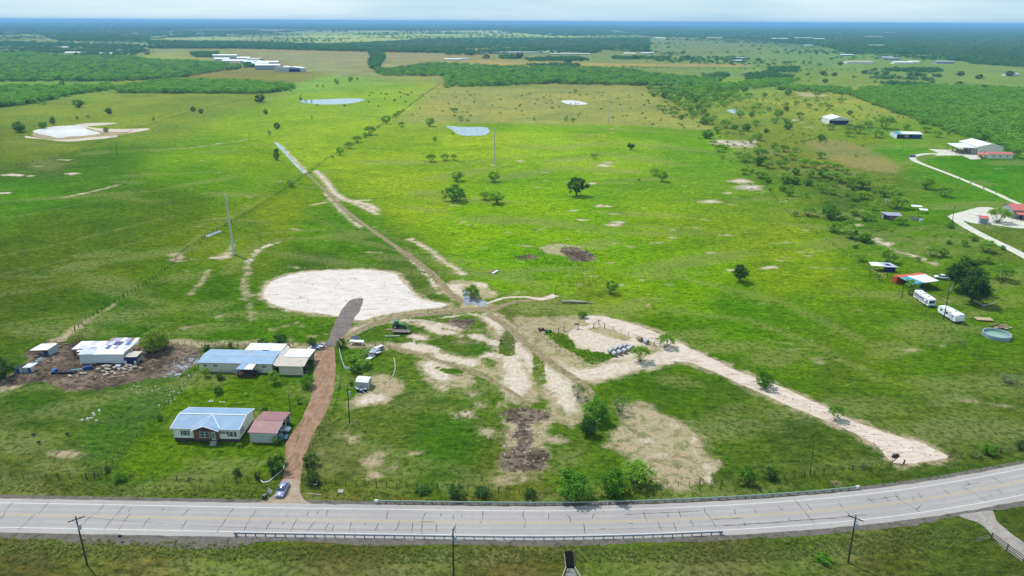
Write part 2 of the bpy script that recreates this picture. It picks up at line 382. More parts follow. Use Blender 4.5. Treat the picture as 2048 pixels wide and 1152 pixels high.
for k in range(230):
    y = 180+330*rg_.rand(); x = (rg_.rand()-.42)*1.2*y
    ell_w('soil', x, y, rg_.uniform(.8, 4.5), rg_.uniform(.5, 1.2), rg_.normal(0, .4), rg_.uniform(-1.3, -.2))
# grass marks: vehicle lines in the left field and mowing lines in the right one
for P in ([(0,512),(120,488),(250,455),(350,430)], [(0,550),(130,520),(300,478),(420,445)], [(0,575),(110,560),(240,520),(330,495)], [(0,437),(60,428),(160,408),(240,392)]):
    stamp('dry', P, w=.45, off=.1)
stamp('soil', [(130,395),(200,380),(235,370)], w=.8, off=.3); stamp('chalk', [(138,392),(180,384),(232,372)], w=.5)
stamp('soil', [(300,304),(400,294),(490,282)], w=.5, off=.2); stamp('chalk', [(360,298),(495,279)], w=.5)
for x, y, w in ((30,350,34),(60,352,18),(10,386,26),(145,347,26),(80,333,16),(130,320,22),(140,350,10)): blob('chalk', x, y, w*.7, w*.07, off=-.4)
stamp('dry', [(1330,620),(1500,640),(1650,700),(1760,760)], w=2.0, off=-.3); stamp('dry', [(1380,560),(1560,600),(1720,680)], w=2.2, off=-.3)
stamp('dry', [(880,240),(1060,246),(1280,262),(1420,270),(1500,310)], w=5, off=0)
for x, y, w in ((700,905,60),(650,940,50),(760,940,60),(1090,610,70),(1150,615,60),(740,750,30),(430,930,60),(120,930,70),(1860,850,60),(1780,700,60),(1560,720,50),(1900,800,60),(820,680,20),(640,620,40),(960,740,20)):
    blob('dry', x, y, w, w*.3, off=-.6)
for x, y, w in ((900,860,110),(830,800,70),(1300,760,80),(1400,790,80),(900,940,90),(1150,760,18),(640,590,60),(600,510,90),(760,510,60),(300,620,50),(100,830,80),(60,600,80)):
    blob('lush', x, y, w, w*.4, off=-.5)
blob('lush', 1125, 690, 26, 14, off=.8); blob('lush', 1180, 712, 34, 10, off=.8); blob('lush', 1150, 600, 30, 9, off=0)
stamp('lush', [(382,500),(420,474),(470,444),(540,404),(600,362)], w=3.0)
stamp('dry', [(378,490),(410,466),(460,436),(530,398)], w=1.0)

carve([(1092,664),(1125,668),(1140,678),(1152,696),(1165,700),(1205,706),(1226,712),(1205,724),(1180,724),(1150,706),(1110,682)])
carve([(1180,660),(1200,654),(1240,668),(1262,676),(1240,678),(1205,668)], ('chalk',))
carve([(1068,735),(1072,700),(1082,725),(1088,760),(1078,770)]); carve([(870,735),(930,742),(905,748)]); carve([(1010,660),(1028,680),(1030,700),(1020,712),(1000,705),(1005,680)])
# colour of the grass: each field's tint with cloud shade painted in, blended
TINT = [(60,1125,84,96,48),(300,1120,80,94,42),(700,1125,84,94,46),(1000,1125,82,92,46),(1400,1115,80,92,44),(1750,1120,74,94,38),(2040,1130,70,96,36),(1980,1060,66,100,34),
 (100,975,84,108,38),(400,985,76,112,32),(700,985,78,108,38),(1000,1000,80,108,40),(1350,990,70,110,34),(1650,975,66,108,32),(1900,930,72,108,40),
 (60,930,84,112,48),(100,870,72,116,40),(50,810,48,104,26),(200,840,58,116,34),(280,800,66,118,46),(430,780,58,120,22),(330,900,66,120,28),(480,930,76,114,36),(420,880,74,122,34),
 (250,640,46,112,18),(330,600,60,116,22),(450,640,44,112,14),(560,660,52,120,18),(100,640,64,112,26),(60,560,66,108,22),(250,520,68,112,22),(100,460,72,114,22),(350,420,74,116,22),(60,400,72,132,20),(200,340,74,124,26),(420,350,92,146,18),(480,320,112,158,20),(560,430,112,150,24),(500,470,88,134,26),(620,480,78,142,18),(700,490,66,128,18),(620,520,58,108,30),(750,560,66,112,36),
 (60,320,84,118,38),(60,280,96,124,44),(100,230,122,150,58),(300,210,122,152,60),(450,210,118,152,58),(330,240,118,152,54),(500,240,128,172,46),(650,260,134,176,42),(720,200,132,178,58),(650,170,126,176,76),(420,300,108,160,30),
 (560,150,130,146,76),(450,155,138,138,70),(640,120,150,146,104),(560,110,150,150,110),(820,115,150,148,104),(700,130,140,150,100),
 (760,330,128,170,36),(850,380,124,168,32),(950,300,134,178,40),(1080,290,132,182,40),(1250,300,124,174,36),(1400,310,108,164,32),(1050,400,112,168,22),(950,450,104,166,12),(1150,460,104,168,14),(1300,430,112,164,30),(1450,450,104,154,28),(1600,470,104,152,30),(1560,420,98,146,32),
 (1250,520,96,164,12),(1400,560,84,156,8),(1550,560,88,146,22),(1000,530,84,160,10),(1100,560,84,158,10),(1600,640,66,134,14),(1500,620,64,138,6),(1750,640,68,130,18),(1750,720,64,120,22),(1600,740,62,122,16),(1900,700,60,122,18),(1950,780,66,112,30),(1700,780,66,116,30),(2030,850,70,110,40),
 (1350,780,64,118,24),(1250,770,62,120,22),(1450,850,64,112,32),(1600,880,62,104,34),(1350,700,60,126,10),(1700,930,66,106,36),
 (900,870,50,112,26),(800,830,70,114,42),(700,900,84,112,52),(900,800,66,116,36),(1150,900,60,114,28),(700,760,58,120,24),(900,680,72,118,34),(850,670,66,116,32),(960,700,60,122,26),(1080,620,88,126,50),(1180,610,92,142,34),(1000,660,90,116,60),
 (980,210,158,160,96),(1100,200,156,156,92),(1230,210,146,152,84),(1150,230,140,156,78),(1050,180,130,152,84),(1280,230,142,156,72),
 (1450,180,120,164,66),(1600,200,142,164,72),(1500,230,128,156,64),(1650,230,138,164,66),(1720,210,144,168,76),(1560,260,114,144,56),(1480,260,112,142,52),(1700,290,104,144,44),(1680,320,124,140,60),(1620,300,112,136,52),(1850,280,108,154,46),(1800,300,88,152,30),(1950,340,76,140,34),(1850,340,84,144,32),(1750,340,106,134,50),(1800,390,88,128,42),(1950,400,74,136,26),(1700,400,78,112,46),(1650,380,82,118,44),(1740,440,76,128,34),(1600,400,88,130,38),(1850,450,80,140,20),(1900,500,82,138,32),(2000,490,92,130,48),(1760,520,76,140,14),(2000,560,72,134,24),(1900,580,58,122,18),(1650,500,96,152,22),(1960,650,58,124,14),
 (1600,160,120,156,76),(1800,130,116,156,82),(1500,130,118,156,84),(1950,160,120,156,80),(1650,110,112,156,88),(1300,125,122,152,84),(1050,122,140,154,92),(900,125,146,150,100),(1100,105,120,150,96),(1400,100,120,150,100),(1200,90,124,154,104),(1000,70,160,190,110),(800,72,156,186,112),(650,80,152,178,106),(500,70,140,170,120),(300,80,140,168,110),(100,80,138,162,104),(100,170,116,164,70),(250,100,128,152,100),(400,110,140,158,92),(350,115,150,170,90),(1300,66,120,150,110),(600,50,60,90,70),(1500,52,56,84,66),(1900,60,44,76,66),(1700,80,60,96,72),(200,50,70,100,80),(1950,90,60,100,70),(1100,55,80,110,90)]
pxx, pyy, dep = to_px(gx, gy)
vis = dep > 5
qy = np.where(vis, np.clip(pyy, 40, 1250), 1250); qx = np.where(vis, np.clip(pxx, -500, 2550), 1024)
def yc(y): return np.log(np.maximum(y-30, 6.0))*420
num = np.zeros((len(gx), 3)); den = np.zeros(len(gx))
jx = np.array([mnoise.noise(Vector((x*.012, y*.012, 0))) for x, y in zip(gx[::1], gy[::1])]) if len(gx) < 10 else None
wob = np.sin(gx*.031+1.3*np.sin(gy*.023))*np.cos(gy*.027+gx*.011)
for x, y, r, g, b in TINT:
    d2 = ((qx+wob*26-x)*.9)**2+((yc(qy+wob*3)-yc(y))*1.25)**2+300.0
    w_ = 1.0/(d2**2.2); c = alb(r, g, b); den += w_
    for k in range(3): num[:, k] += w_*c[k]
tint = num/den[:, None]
FIELDS = [([(890,176),(1285,178),(1310,200),(1350,215),(1445,264),(1400,262),(1250,250),(1060,246),(890,246),(792,247),(835,215),(870,190)], (148,166,92), .72),
 ([(565,104),(738,103),(740,140),(640,138),(600,125)], (150,160,112), .75), ([(765,105),(892,106),(860,120),(800,133),(764,138)], (150,160,110), .75), ([(380,158),(440,143),(500,139),(560,141),(680,148),(600,165),(585,170),(500,164),(400,162)], (136,142,76), .6),
 ([(500,102),(560,104),(640,128),(760,150),(680,150),(600,142),(560,118)], (146,166,116), .7), ([(600,70),(1000,61),(1180,66),(1250,72),(1000,79),(600,84)], (170,200,120), .8), ([(250,71),(500,75),(500,82),(260,79)], (164,192,125), .8),
 ([(900,119),(1100,125),(1500,129),(1500,133),(900,134)], (170,162,104), .8), ([(1610,285),(1660,278),(1720,290),(1800,335),(1790,348),(1700,335)], (150,146,90), .7), ([(400,745),(640,760),(600,880),(560,950),(225,950),(290,850)], (66,124,12), .8),
 ([(890,247),(1060,247),(1250,251),(1440,263),(1490,320),(1380,290),(1200,268),(1000,262)], (106,166,14), .8), ([(1810,320),(1860,322),(2048,400),(2048,330),(1980,320),(1930,314)], (62,136,16), .7), ([(1400,60),(1540,56),(1600,58),(1480,62)], (190,210,150), .6),
 ([(700,176),(875,158),(840,190),(760,250),(640,330),(610,342),(560,285),(520,215),(600,190)], (130,176,44), .5), ([(0,230),(200,200),(400,200),(500,196),(470,215),(250,280),(0,340)], (124,154,54), .35)]
for P, c, k in FIELDS:
    Q = at_np(P); lo, hi = Q.min(0)-30, Q.max(0)+30; i = np.where((gx > lo[0]) & (gx < hi[0]) & (gy > lo[1]) & (gy < hi[1]))[0]
    d = sd_poly(gx[i], gy[i], Q); sf = 2+.012*gy[i]; f = np.clip(.5+d/sf, 0, 1)*k; f = (f*f*(3-2*f))[:, None] if k == 1 else f[:, None]
    tint[i] = tint[i]*(1-f)+np.array(alb(*c))*f
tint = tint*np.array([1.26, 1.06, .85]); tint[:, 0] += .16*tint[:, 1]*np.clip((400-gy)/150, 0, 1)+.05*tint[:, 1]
gm = bpy.data.meshes.new('ground')
gm.vertices.add(nx*ny); co = np.zeros((nx*ny, 3), np.float32); co[:, 0] = gx; co[:, 1] = gy; gm.vertices.foreach_set('co', co.ravel())
ii = (np.arange(ny-1)[:, None]*nx+np.arange(nx-1)[None, :]).ravel()
fc = np.stack([ii, ii+1, ii+nx+1, ii+nx], 1)
gm.loops.add(fc.size); gm.loops.foreach_set('vertex_index', fc.ravel().astype(np.int32))
gm.polygons.add(len(fc)); gm.polygons.foreach_set('loop_start', np.arange(0, fc.size, 4, dtype=np.int32)); gm.polygons.foreach_set('loop_total', np.full(len(fc), 4, np.int32))
gm.update(); gm.validate()
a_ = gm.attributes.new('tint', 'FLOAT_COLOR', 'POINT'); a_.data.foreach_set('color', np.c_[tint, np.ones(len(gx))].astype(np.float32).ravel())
for k, v in lay.items():
    a_ = gm.attributes.new(k, 'FLOAT', 'POINT'); a_.data.foreach_set('value', v.astype(np.float32))

def ground_material():
    m, nt, b, out = nmat('grass_and_soil'); P = geo(nt)
    at_ = lambda n: nd(nt, 'ShaderNodeAttribute', attribute_name=n)
    n_big = noise(nt, .012, 5, .6, P, .6); n_mid = noise(nt, .09, 5, .62, P, .4); n_f = noise(nt, .75, 5, .66, P); n_ff = noise(nt, 2.6, 4, .75, P)
    st = nd(nt, 'ShaderNodeMapping', {'Vector': P, 'Rotation': (0, 0, .35), 'Scale': (.8, 1.3, 1)}).outputs[0]
    n_st = noise(nt, .9, 4, .62, st, .5)
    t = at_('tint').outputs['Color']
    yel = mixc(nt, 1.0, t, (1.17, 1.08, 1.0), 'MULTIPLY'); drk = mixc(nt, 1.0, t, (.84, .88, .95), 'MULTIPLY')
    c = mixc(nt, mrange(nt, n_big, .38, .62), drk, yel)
    hi_ = lambda k: mixc(nt, 1.0, c, (1+.50*k, 1+.40*k, 1+.60*k), 'MULTIPLY')
    lo_ = lambda k: mixc(nt, 1.0, c, (1-.46*k, 1-.36*k, 1-.3*k), 'MULTIPLY')
    c = mixc(nt, mrange(nt, n_mid, .54, .66, 0, .28), c, hi_(1)); c = mixc(nt, mrange(nt, n_mid, .46, .34, 0, .4), c, lo_(1))
    n_q = noise(nt, .16, 4, .7, st, .4); n_g = noise(nt, .42, 3, .7, st, .3)
    c = mixc(nt, mrange(nt, n_q, .53, .64, 0, .3), c, hi_(1)); c = mixc(nt, mrange(nt, n_q, .47, .37, 0, .42), c, lo_(1))
    c = mixc(nt, mrange(nt, n_g, .53, .63, 0, .6), c, hi_(1.1)); c = mixc(nt, mrange(nt, n_g, .47, .38, 0, .65), c, lo_(1.25))
    c = mixc(nt, mrange(nt, n_f, .50, .38, 0, .8), c, lo_(1.3)); c = mixc(nt, mrange(nt, n_st, .53, .63, 0, .8), c, hi_(1.2))
    c = mixc(nt, mrange(nt, n_ff, .50, .38, 0, .8), c, lo_(1.3)); c = mixc(nt, mrange(nt, n_ff, .54, .66, 0, .7), c, hi_(1.3))
    w1 = math_(nt, 'MULTIPLY_ADD', noise(nt, .22, 7, .68, P, .5), 8.0, -4.0); w2 = math_(nt, 'MULTIPLY_ADD', noise(nt, 1.7, 5, .72, P), 2.6, -1.3)
    wob_ = math_(nt, 'ADD', w1, w2)
    def layer(name, width, gain=1.0):
        d = math_(nt, 'ADD', at_(name).outputs['Fac'], math_(nt, 'MULTIPLY', wob_, gain))
        return mrange(nt, d, -width, width, 0, 1, True)
    lush = layer('lush', 1.6, .8)
    c = mixc(nt, math_(nt, 'MULTIPLY', lush, mrange(nt, n_f, .38, .56, .2, .85)), c, mixc(nt, 1.0, c, (.72, .84, .75), 'MULTIPLY'))
    dry = layer('dry', 2.6, 1.3)
    c = mixc(nt, math_(nt, 'MULTIPLY', dry, mrange(nt, n_f, .4, .6, .1, .6)), c, alb(150, 152, 92))
    soilc = mixc(nt, mrange(nt, n_f, .36, .64), alb(180, 154, 124), alb(224, 204, 174)); soilc = mixc(nt, mrange(nt, n_ff, .45, .3, 0, .6), soilc, alb(130, 118, 84))
    so = layer('soil', 1.3, 1.1)
    so = math_(nt, 'MULTIPLY', so, mrange(nt, n_f, .60, .48, .40, 1)); so = math_(nt, 'MULTIPLY', so, mrange(nt, noise(nt, .33, 5, .65, P, .8), .40, .52, .42, 1))
    c = mixc(nt, so, c, soilc)
    mudc = mixc(nt, mrange(nt, n_mid, .4, .6), alb(88, 76, 66), alb(140, 122, 106)); mudc = mixc(nt, mrange(nt, n_ff, .55, .7, 0, .7), mudc, alb(172, 150, 128))
    mudc = mixc(nt, mrange(nt, n_f, .52, .4, 0, .8), mudc, alb(56, 46, 40)); mudc = mixc(nt, mrange(nt, noise(nt, .42, 5, .7, P, .8), .55, .68, 0, .8), mudc, alb(176, 156, 134))
    c = mixc(nt, layer('mud', .5), c, mudc)
    chc = mixc(nt, mrange(nt, n_f, .34, .6), alb(204, 182, 156), alb(238, 222, 204)); chc = mixc(nt, mrange(nt, n_st, .44, .3, 0, .6), chc, alb(190, 164, 140))
    c = mixc(nt, layer('chalk', 1.1), c, chc)
    nt.links.new(c, b.inputs['Base Color']); b.inputs['Roughness'].default_value = 1.0; b.inputs['Specular IOR Level'].default_value = 0.0
    h = math_(nt, 'ADD', math_(nt, 'MULTIPLY', n_f, .9), math_(nt, 'MULTIPLY', n_ff, .35)); h = math_(nt, 'ADD', h, math_(nt, 'MULTIPLY', n_st, .5))
    bn = nd(nt, 'ShaderNodeBump', {'Strength': .8, 'Distance': .35, 'Height': h}); nt.links.new(bn.outputs[0], b.inputs['Normal'])
    return m
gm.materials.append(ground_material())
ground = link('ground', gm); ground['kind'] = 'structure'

# ---------------------------------------------------------------- sheets: drives, tracks, ponds, the highway
def ragged(Q, amp, step=.5, seed=0):
    """world outline, smoothed and frayed"""
    Q = smooth_poly(Q, True, step*2)
    n = len(Q); out = []
    for i in range(n):
        t = Q[(i+1) % n]-Q[i-1]; L = np.hypot(*t)+1e-9; nrm = np.array((-t[1], t[0]))/L
        k = mnoise.noise(Vector((Q[i][0]*.9, Q[i][1]*.9, seed)))*.6+mnoise.noise(Vector((Q[i][0]*.3, Q[i][1]*.3, seed+9)))
        out.append(Q[i]+nrm*k*amp)
    return np.array(out)
def sheet(name, P, m, z, amp=.35, step=.5, world=False, parent=None, kind='structure', smooth=True):
    Q = np.asarray(P, float) if world else at_np(P)
    if smooth: Q = ragged(Q, amp, step, len(name))
    bm = bmesh.new(); vs = [bm.verts.new((q[0], q[1], z)) for q in Q]; f = bm.faces.new(vs)
    bmesh.ops.triangulate(bm, faces=[f]); bm.normal_update()
    for f in bm.faces:
        if f.normal.z < 0: f.normal_flip()
    me = bpy.data.meshes.new(name); bm.to_mesh(me); bm.free(); me.materials.append(m)
    o = link(name, me, parent)
    if parent is None and kind: o['kind'] = kind
    return o
def earth(name, c1, c2, c3, s=.5, bump=.5, st=None, fine=6.0):
    m, nt, b, out = nmat(name); P = geo(nt)
    n1 = noise(nt, s, 6, .62, P, .5); n2 = noise(nt, fine, 4, .7, P)
    v = P if st is None else nd(nt, 'ShaderNodeMapping', {'Vector': P, 'Rotation': (0, 0, st[0]), 'Scale': (st[1], st[2], 1)}).outputs[0]
    n3 = noise(nt, .8, 5, .6, v, .8)
    c = mixc(nt, mrange(nt, n1, .36, .64), c1, c2); c = mixc(nt, mrange(nt, n3, .50, .33, 0, .85), c, c3); c = mixc(nt, mrange(nt, n2, .47, .32, 0, .55), c, c3)
    nt.links.new(c, b.inputs['Base Color']); b.inputs['Roughness'].default_value = .95; b.inputs['Specular IOR Level'].default_value = .1
    h = math_(nt, 'ADD', n3, math_(nt, 'MULTIPLY', n2, .3))
    bn = nd(nt, 'ShaderNodeBump', {'Strength': bump, 'Distance': .15, 'Height': h}); nt.links.new(bn.outputs[0], b.inputs['Normal'])
    return m
M_pad = earth('white_caliche', alb(246, 236, 230), alb(238, 224, 214), alb(200, 176, 160), .22, .35, (.25, .25, 1.4))
M_cali = earth('caliche_track', alb(240, 224, 208), alb(226, 206, 188), alb(186, 160, 138), .3, .45, (-.75, .3, 1.5))
M_red = earth('red_gravel', alb(160, 122, 98), alb(186, 154, 128), alb(122, 96, 78), .5, .6, (.15, 1.6, .3), 5)
M_apr = earth('pale_gravel', alb(196, 178, 156), alb(178, 156, 134), alb(150, 130, 110), .35, .4, None, 9)
M_grey = earth('grey_gravel', alb(150, 136, 132), alb(130, 118, 114), alb(108, 96, 92), .4, .5, None, 9)
M_mud2 = earth('wheel_ruts', alb(150, 134, 100), alb(176, 158, 124), alb(104, 98, 62), .6, .7, None, 5)
M_conc = earth('white_drive', alb(240, 236, 222), alb(224, 218, 202), alb(206, 196, 178), .2, .2)
sheet('chalk_pad', PAD, M_pad, .004, .6)
sheet('caliche_track', CALI[3:][:-8]+[(1300,738),(1330,700),(1290,672),(1262,668),(1225,650),(1180,645)] if False else
      [(1162,634),(1200,632),(1245,642),(1300,660),(1345,680),(1400,706),(1480,744),(1530,760),(1620,800),(1700,838),(1780,868),(1840,885),(1896,912),(1880,919),(1830,926),(1795,929),(1775,917),(1755,892),(1700,862),(1620,828),(1530,790),(1440,748),(1385,727),(1352,722),(1335,712),(1315,692),(1290,675),(1250,660),(1215,648),(1175,645)], M_cali, .004, .55)
sheet('gravel_strip', GREY, M_grey, .012, .25)
sheet('gravel_driveway', RED, M_red, .008, .3)
sheet('driveway_apron', APRON, M_apr, .060, .25)
def ribbon(name, P, w, m, z, amp=.25, world=False, parent=None, kind='structure', step=1.0):
    Q = np.asarray(P, float) if world else at_np(P)
    W_ = np.broadcast_to(np.asarray(w, float), (len(Q),))
    Qs = smooth_poly(np.c_[Q, W_], False, step); bm = MB(); vs = []
    for i in range(len(Qs)):
        t = Qs[min(i+1, len(Qs)-1), :2]-Qs[max(i-1, 0), :2]; L = np.hypot(*t)+1e-9; nr = np.array((-t[1], t[0]))/L
        ja = amp*mnoise.noise(Vector((Qs[i][0]*.7, Qs[i][1]*.7, 1))); jb = amp*mnoise.noise(Vector((Qs[i][0]*.7, Qs[i][1]*.7, 5)))
        a = Qs[i, :2]+nr*(Qs[i, 2]+ja); c = Qs[i, :2]-nr*(Qs[i, 2]+jb)
        vs += [(a[0], a[1], z), (c[0], c[1], z)]
    bm.add(vs, [(2*i, 2*i+1, 2*i+3, 2*i+2) for i in range(len(Qs)-1)])
    o = obj(name, bm, m, parent)
    if kind and parent is None: o['kind'] = kind
    return o
ribbon('dirt_track', [(612,345),(640,372),(680,410),(730,450),(790,492),(840,528),(870,552),(900,585),(925,605)], [.7,.9,1.0,1.1,1.2,1.3,1.3,1.2,1.4], M_mud2, .012, .5)
ribbon('rutted_track', [(975,628),(1010,650),(1050,685),(1085,712),(1125,742),(1170,772),(1195,800)], [1.2,1.3,1.3,1.3,1.2,1.0,.6], M_mud2, .016, .5)
ribbon('farm_track', [(668,692),(700,672),(745,650),(800,634),(860,628),(930,620),(985,616),(1030,604),(1075,600),(1110,592)], [.8,1.3,1.5,1.6,1.6,1.6,1.5,1.1,1.2,2.0], M_mud2, .020, .4)
ribbon('worn_path', [(770,692),(830,706),(880,722),(940,742),(990,765),(1030,788),(1062,812)], [.9,.8,.8,.8,.7,.6,.4], M_mud2, .012, .35)
for k, P in enumerate(([(1111,590),(1085,598),(1050,594),(1010,596),(975,606),(950,612)],)): ribbon('chalk_track', P, [1.6,1.3,.8,.7,.7,.5], M_cali, .024, .4)
ribbon('white_drive', [(2070,523),(2020,497),(1960,468),(1925,448),(1905,432)], [2.4,2.3,2.3,2.4,2.6], M_conc, .008, .3)
sheet('white_yard', [(1898,431),(1912,437),(1930,442),(1948,447),(1958,448),(1975,448),(2010,453),(2048,457),(2090,452),(2060,428),(2010,420),(1965,414),(1925,423)], M_conc, .012, .6)
ribbon('concrete_drive', [(2090,418),(2040,408),(1990,386),(1940,365),(1890,345),(1850,330),(1828,320),(1828,313),(1850,308),(1890,307)], [1.6,1.6,1.6,1.6,1.6,1.8,2.1,2.2,2.2,2.4], M_conc, .004, .05)
sheet('concrete_apron', [(1856,298),(1918,300),(1950,303),(1962,318),(1942,319),(1925,311),(1870,311),(1876,305)], M_conc, .016, .02, smooth=False)
def water(name, c1, c2, rough=.05, murk=.5, s=.05):
    m, nt, b, out = nmat(name); P = geo(nt); n1 = noise(nt, s, 5, .6, P, .6)
    nt.links.new(mixc(nt, mrange(nt, n1, .4, .6), c1, c2), b.inputs['Base Color'])
    b.inputs['Roughness'].default_value = rough; b.inputs['Specular IOR Level'].default_value = .3 if rough > .2 else .9
    bn = nd(nt, 'ShaderNodeBump', {'Strength': .08, 'Distance': .02, 'Height': noise(nt, 3, 3, .5, P)}); nt.links.new(bn.outputs[0], b.inputs['Normal'])
    return m
M_pond = water('pond_water', alb(226, 214, 208), alb(252, 244, 240), .35); M_marsh = water('marsh_water', alb(214, 222, 230), alb(96, 128, 110), .10, .5, .5); M_pud = water('puddle_water', alb(170, 172, 184), alb(150, 156, 172))
sheet('pond', [(66,262),(90,256),(120,252),(160,252),(178,260),(195,264),(198,268),(165,272),(140,273),(115,276),(100,272),(78,268)], M_pond, .05, .5)
sheet('pond_bank', [(50,272),(66,274),(100,279),(140,279),(180,275),(232,271),(228,275),(180,280),(130,283),(85,278),(55,276)], M_cali, .04, .6)
sheet('pond_bank', [(150,250),(185,246),(235,246),(210,250),(175,253),(205,257),(240,258),(298,257),(280,263),(240,264),(200,262),(175,256)], M_cali, .036, .6)
sheet('marsh_pond', [(893,252),(925,254),(972,255),(975,268),(940,272),(915,268),(905,260)], M_marsh, .05, 1.0)
sheet('shallow_pond', [(600,201),(640,199),(690,197),(730,199),(700,207),(650,209),(610,206)], M_marsh, .08, 1.5)
sheet('white_pond', [(1122,202),(1150,201),(1175,207),(1158,210),(1135,208)], M_pond, .05, .6)
sheet('brush_pond', [(1453,221),(1470,219),(1480,225),(1468,227)], M_marsh, .05, .4)
sheet('puddle', [(925,583),(935,582),(942,595),(952,600),(968,602),(974,608),(960,613),(945,608),(930,610),(928,598)], M_pud, .03, .15)
sheet('fence_pool', [(412,471),(424,466),(438,461),(443,463),(430,468),(416,474)], M_pud, .03, .5)
sheet('field_channel', [(548,285),(558,288),(575,308),(600,335),(614,346),(606,346),(585,325),(562,300)], M_marsh, .03, .4)
M_wet = earth('wet_gravel_mud', alb(170, 172, 170), alb(120, 122, 110), alb(84, 80, 66), .8, .6, None, 3)
stamp_rg = np.random.RandomState(3)
for k in range(26):
    t_ = stamp_rg.rand(); cx_ = 340+55*t_+stamp_rg.normal(0, 7); cy_ = 752-38*t_+stamp_rg.normal(0, 5); rx_ = stamp_rg.uniform(2.5, 7); ry_ = rx_*.35
    sheet('puddle', [(cx_+rx_*math.cos(a), cy_+ry_*math.sin(a)*(1+.3*math.sin(3*a+k))) for a in np.linspace(0, 6.28, 8)[:-1]], M_pud if k % 3 else M_wet, .012+.0008*k, .25)

# the highway ---------------------------------------------------------
CL = at_np([(-60,1029),(0,1030),(125,1032.3),(250,1034.6),(512,1039.5),(762,1043),(1024,1046.5),(1150,1046),(1274,1043),(1400,1038),(1536,1030.5),(1650,1021.5),(1731,1014),(1840,1000),(1942,983.5),(2048,963)])
d0 = (CL[0]-CL[2])/np.linalg.norm(CL[0]-CL[2]); d1 = (CL[-1]-CL[-2])/np.linalg.norm(CL[-1]-CL[-2])
CLs = smooth_poly(CL, False, 2.0)
k_ = np.ones(9)/9.0
for c_ in (0, 1): CLs[4:-4, c_] = np.convolve(CLs[:, c_], k_, 'valid')
ext0 = [CLs[0]+d0*s_ for s_ in (900, 500, 250, 120, 60, 25, 8)]; 
ang = math.atan2(d1[1], d1[0]); ext1 = []; p_ = CLs[-1].copy()
for i in range(60):
    ang += .004; p_ = p_+np.array((math.cos(ang), math.sin(ang)))*10; ext1.append(p_.copy())
CLs = np.array(ext0+list(CLs)+ext1)
def offs(line, d):
    T = np.gradient(line, axis=0); T /= np.linalg.norm(T, axis=1)[:, None]
    return line+np.stack([-T[:, 1], T[:, 0]], 1)*d      # positive d = far side (left of travel to +x)
def band(line, a, b, z, mb=None, zb=None):
    mb = mb or MB(); A = offs(line, a); B = offs(line, b); vs = []
    for p, q in zip(A, B): vs += [(p[0], p[1], z), (q[0], q[1], z if zb is None else zb)]
    mb.add(vs, [(2*i+1, 2*i+3, 2*i+2, 2*i) if a > b else (2*i, 2*i+2, 2*i+3, 2*i+1) for i in range(len(A)-1)]); return mb
def asphalt():
    m, nt, b, out = nmat('worn_asphalt'); P = geo(nt); n1 = noise(nt, .06, 4, .6, P); n2 = noise(nt, 9, 4, .75, P); n3 = noise(nt, .9, 5, .6, P, .5)
    c = mixc(nt, mrange(nt, n1, .35, .65), alb(184, 175, 172), alb(196, 187, 182)); c = mixc(nt, mrange(nt, n3, .5, .32, 0, .4), c, alb(160, 158, 164)); c = mixc(nt, mrange(nt, n2, .5, .32, 0, .4), c, alb(140, 138, 142))
    tr = nd(nt, 'ShaderNodeAttribute', attribute_name='lane').outputs['Fac']
    c = mixc(nt, mrange(nt, tr, .2, 1, 0, .5), c, alb(164, 160, 162))
    nt.links.new(c, b.inputs['Base Color']); b.inputs['Roughness'].default_value = .85; b.inputs['Specular IOR Level'].default_value = .2
    bn = nd(nt, 'ShaderNodeBump', {'Strength': .2, 'Distance': .02, 'Height': n2}); nt.links.new(bn.outputs[0], b.inputs['Normal']); return m
mb = MB(); cuts = [5.1, 4.3, 3.65, 2.6, 1.8, 1.0, 0, -1.0, -1.8, -2.6, -3.65, -4.3, -5.1]; vals = [0, 0, 0, 1, .1, 1, 0, 1, .1, 1, 0, 0, 0]; at_l = []
Ls = [offs(CLs, c) for c in cuts]
for i in range(len(CLs)):
    for j, L_ in enumerate(Ls):
        e_ = 0.0
        if j in (0, len(Ls)-1): e_ = .28*mnoise.noise(Vector((CLs[i][0]*.35, j, 0)))
        mb.v.append((L_[i][0], L_[i][1]+e_, .060+.012*(5.1-abs(cuts[j])))); at_l.append(vals[j])
nc = len(cuts)
for i in range(len(CLs)-1):
    for j in range(nc-1): mb.f.append((i*nc+j+1, (i+1)*nc+j+1, (i+1)*nc+j, i*nc+j)); mb.m.append(0)
road = obj('highway', mb, asphalt()); road['kind'] = 'structure'
a_ = road.data.attributes.new('lane', 'FLOAT', 'POINT'); a_.data.foreach_set('value', np.array(at_l, np.float32))
def rz_(d): return .060+.012*(5.1-abs(d))
M_wl = mat('white_road_paint', alb(240, 240, 242), .6, .12, 2.0, c2=alb(190, 188, 190), amt=.25); M_yl = mat('yellow_road_paint', alb(214, 184, 120), .6, .15, 2.0, c2=alb(186, 176, 160), amt=.4)
M_tar = mat('tar_sealant', alb(92, 88, 90), .6, .2, 2.0); M_sh = earth('shoulder_gravel', alb(132, 124, 120), alb(112, 104, 98), alb(84, 84, 62), .7, .6, None, 7)
for d in (3.66, -3.66): obj('edge_line', band(CLs, d+.075, d-.075, rz_(d)+.010), M_wl, road)
for d in (.17, -.17): obj('centre_line', band(CLs, d+.06, d-.06, rz_(d)+.010), M_yl, road)
sh = band(CLs, 6.3, 5.0, .006, None, .055); 
o = obj('road_shoulder', sh, M_sh); o['kind'] = 'structure'
mb = MB(); A = offs(CLs, -5.0); vs = []
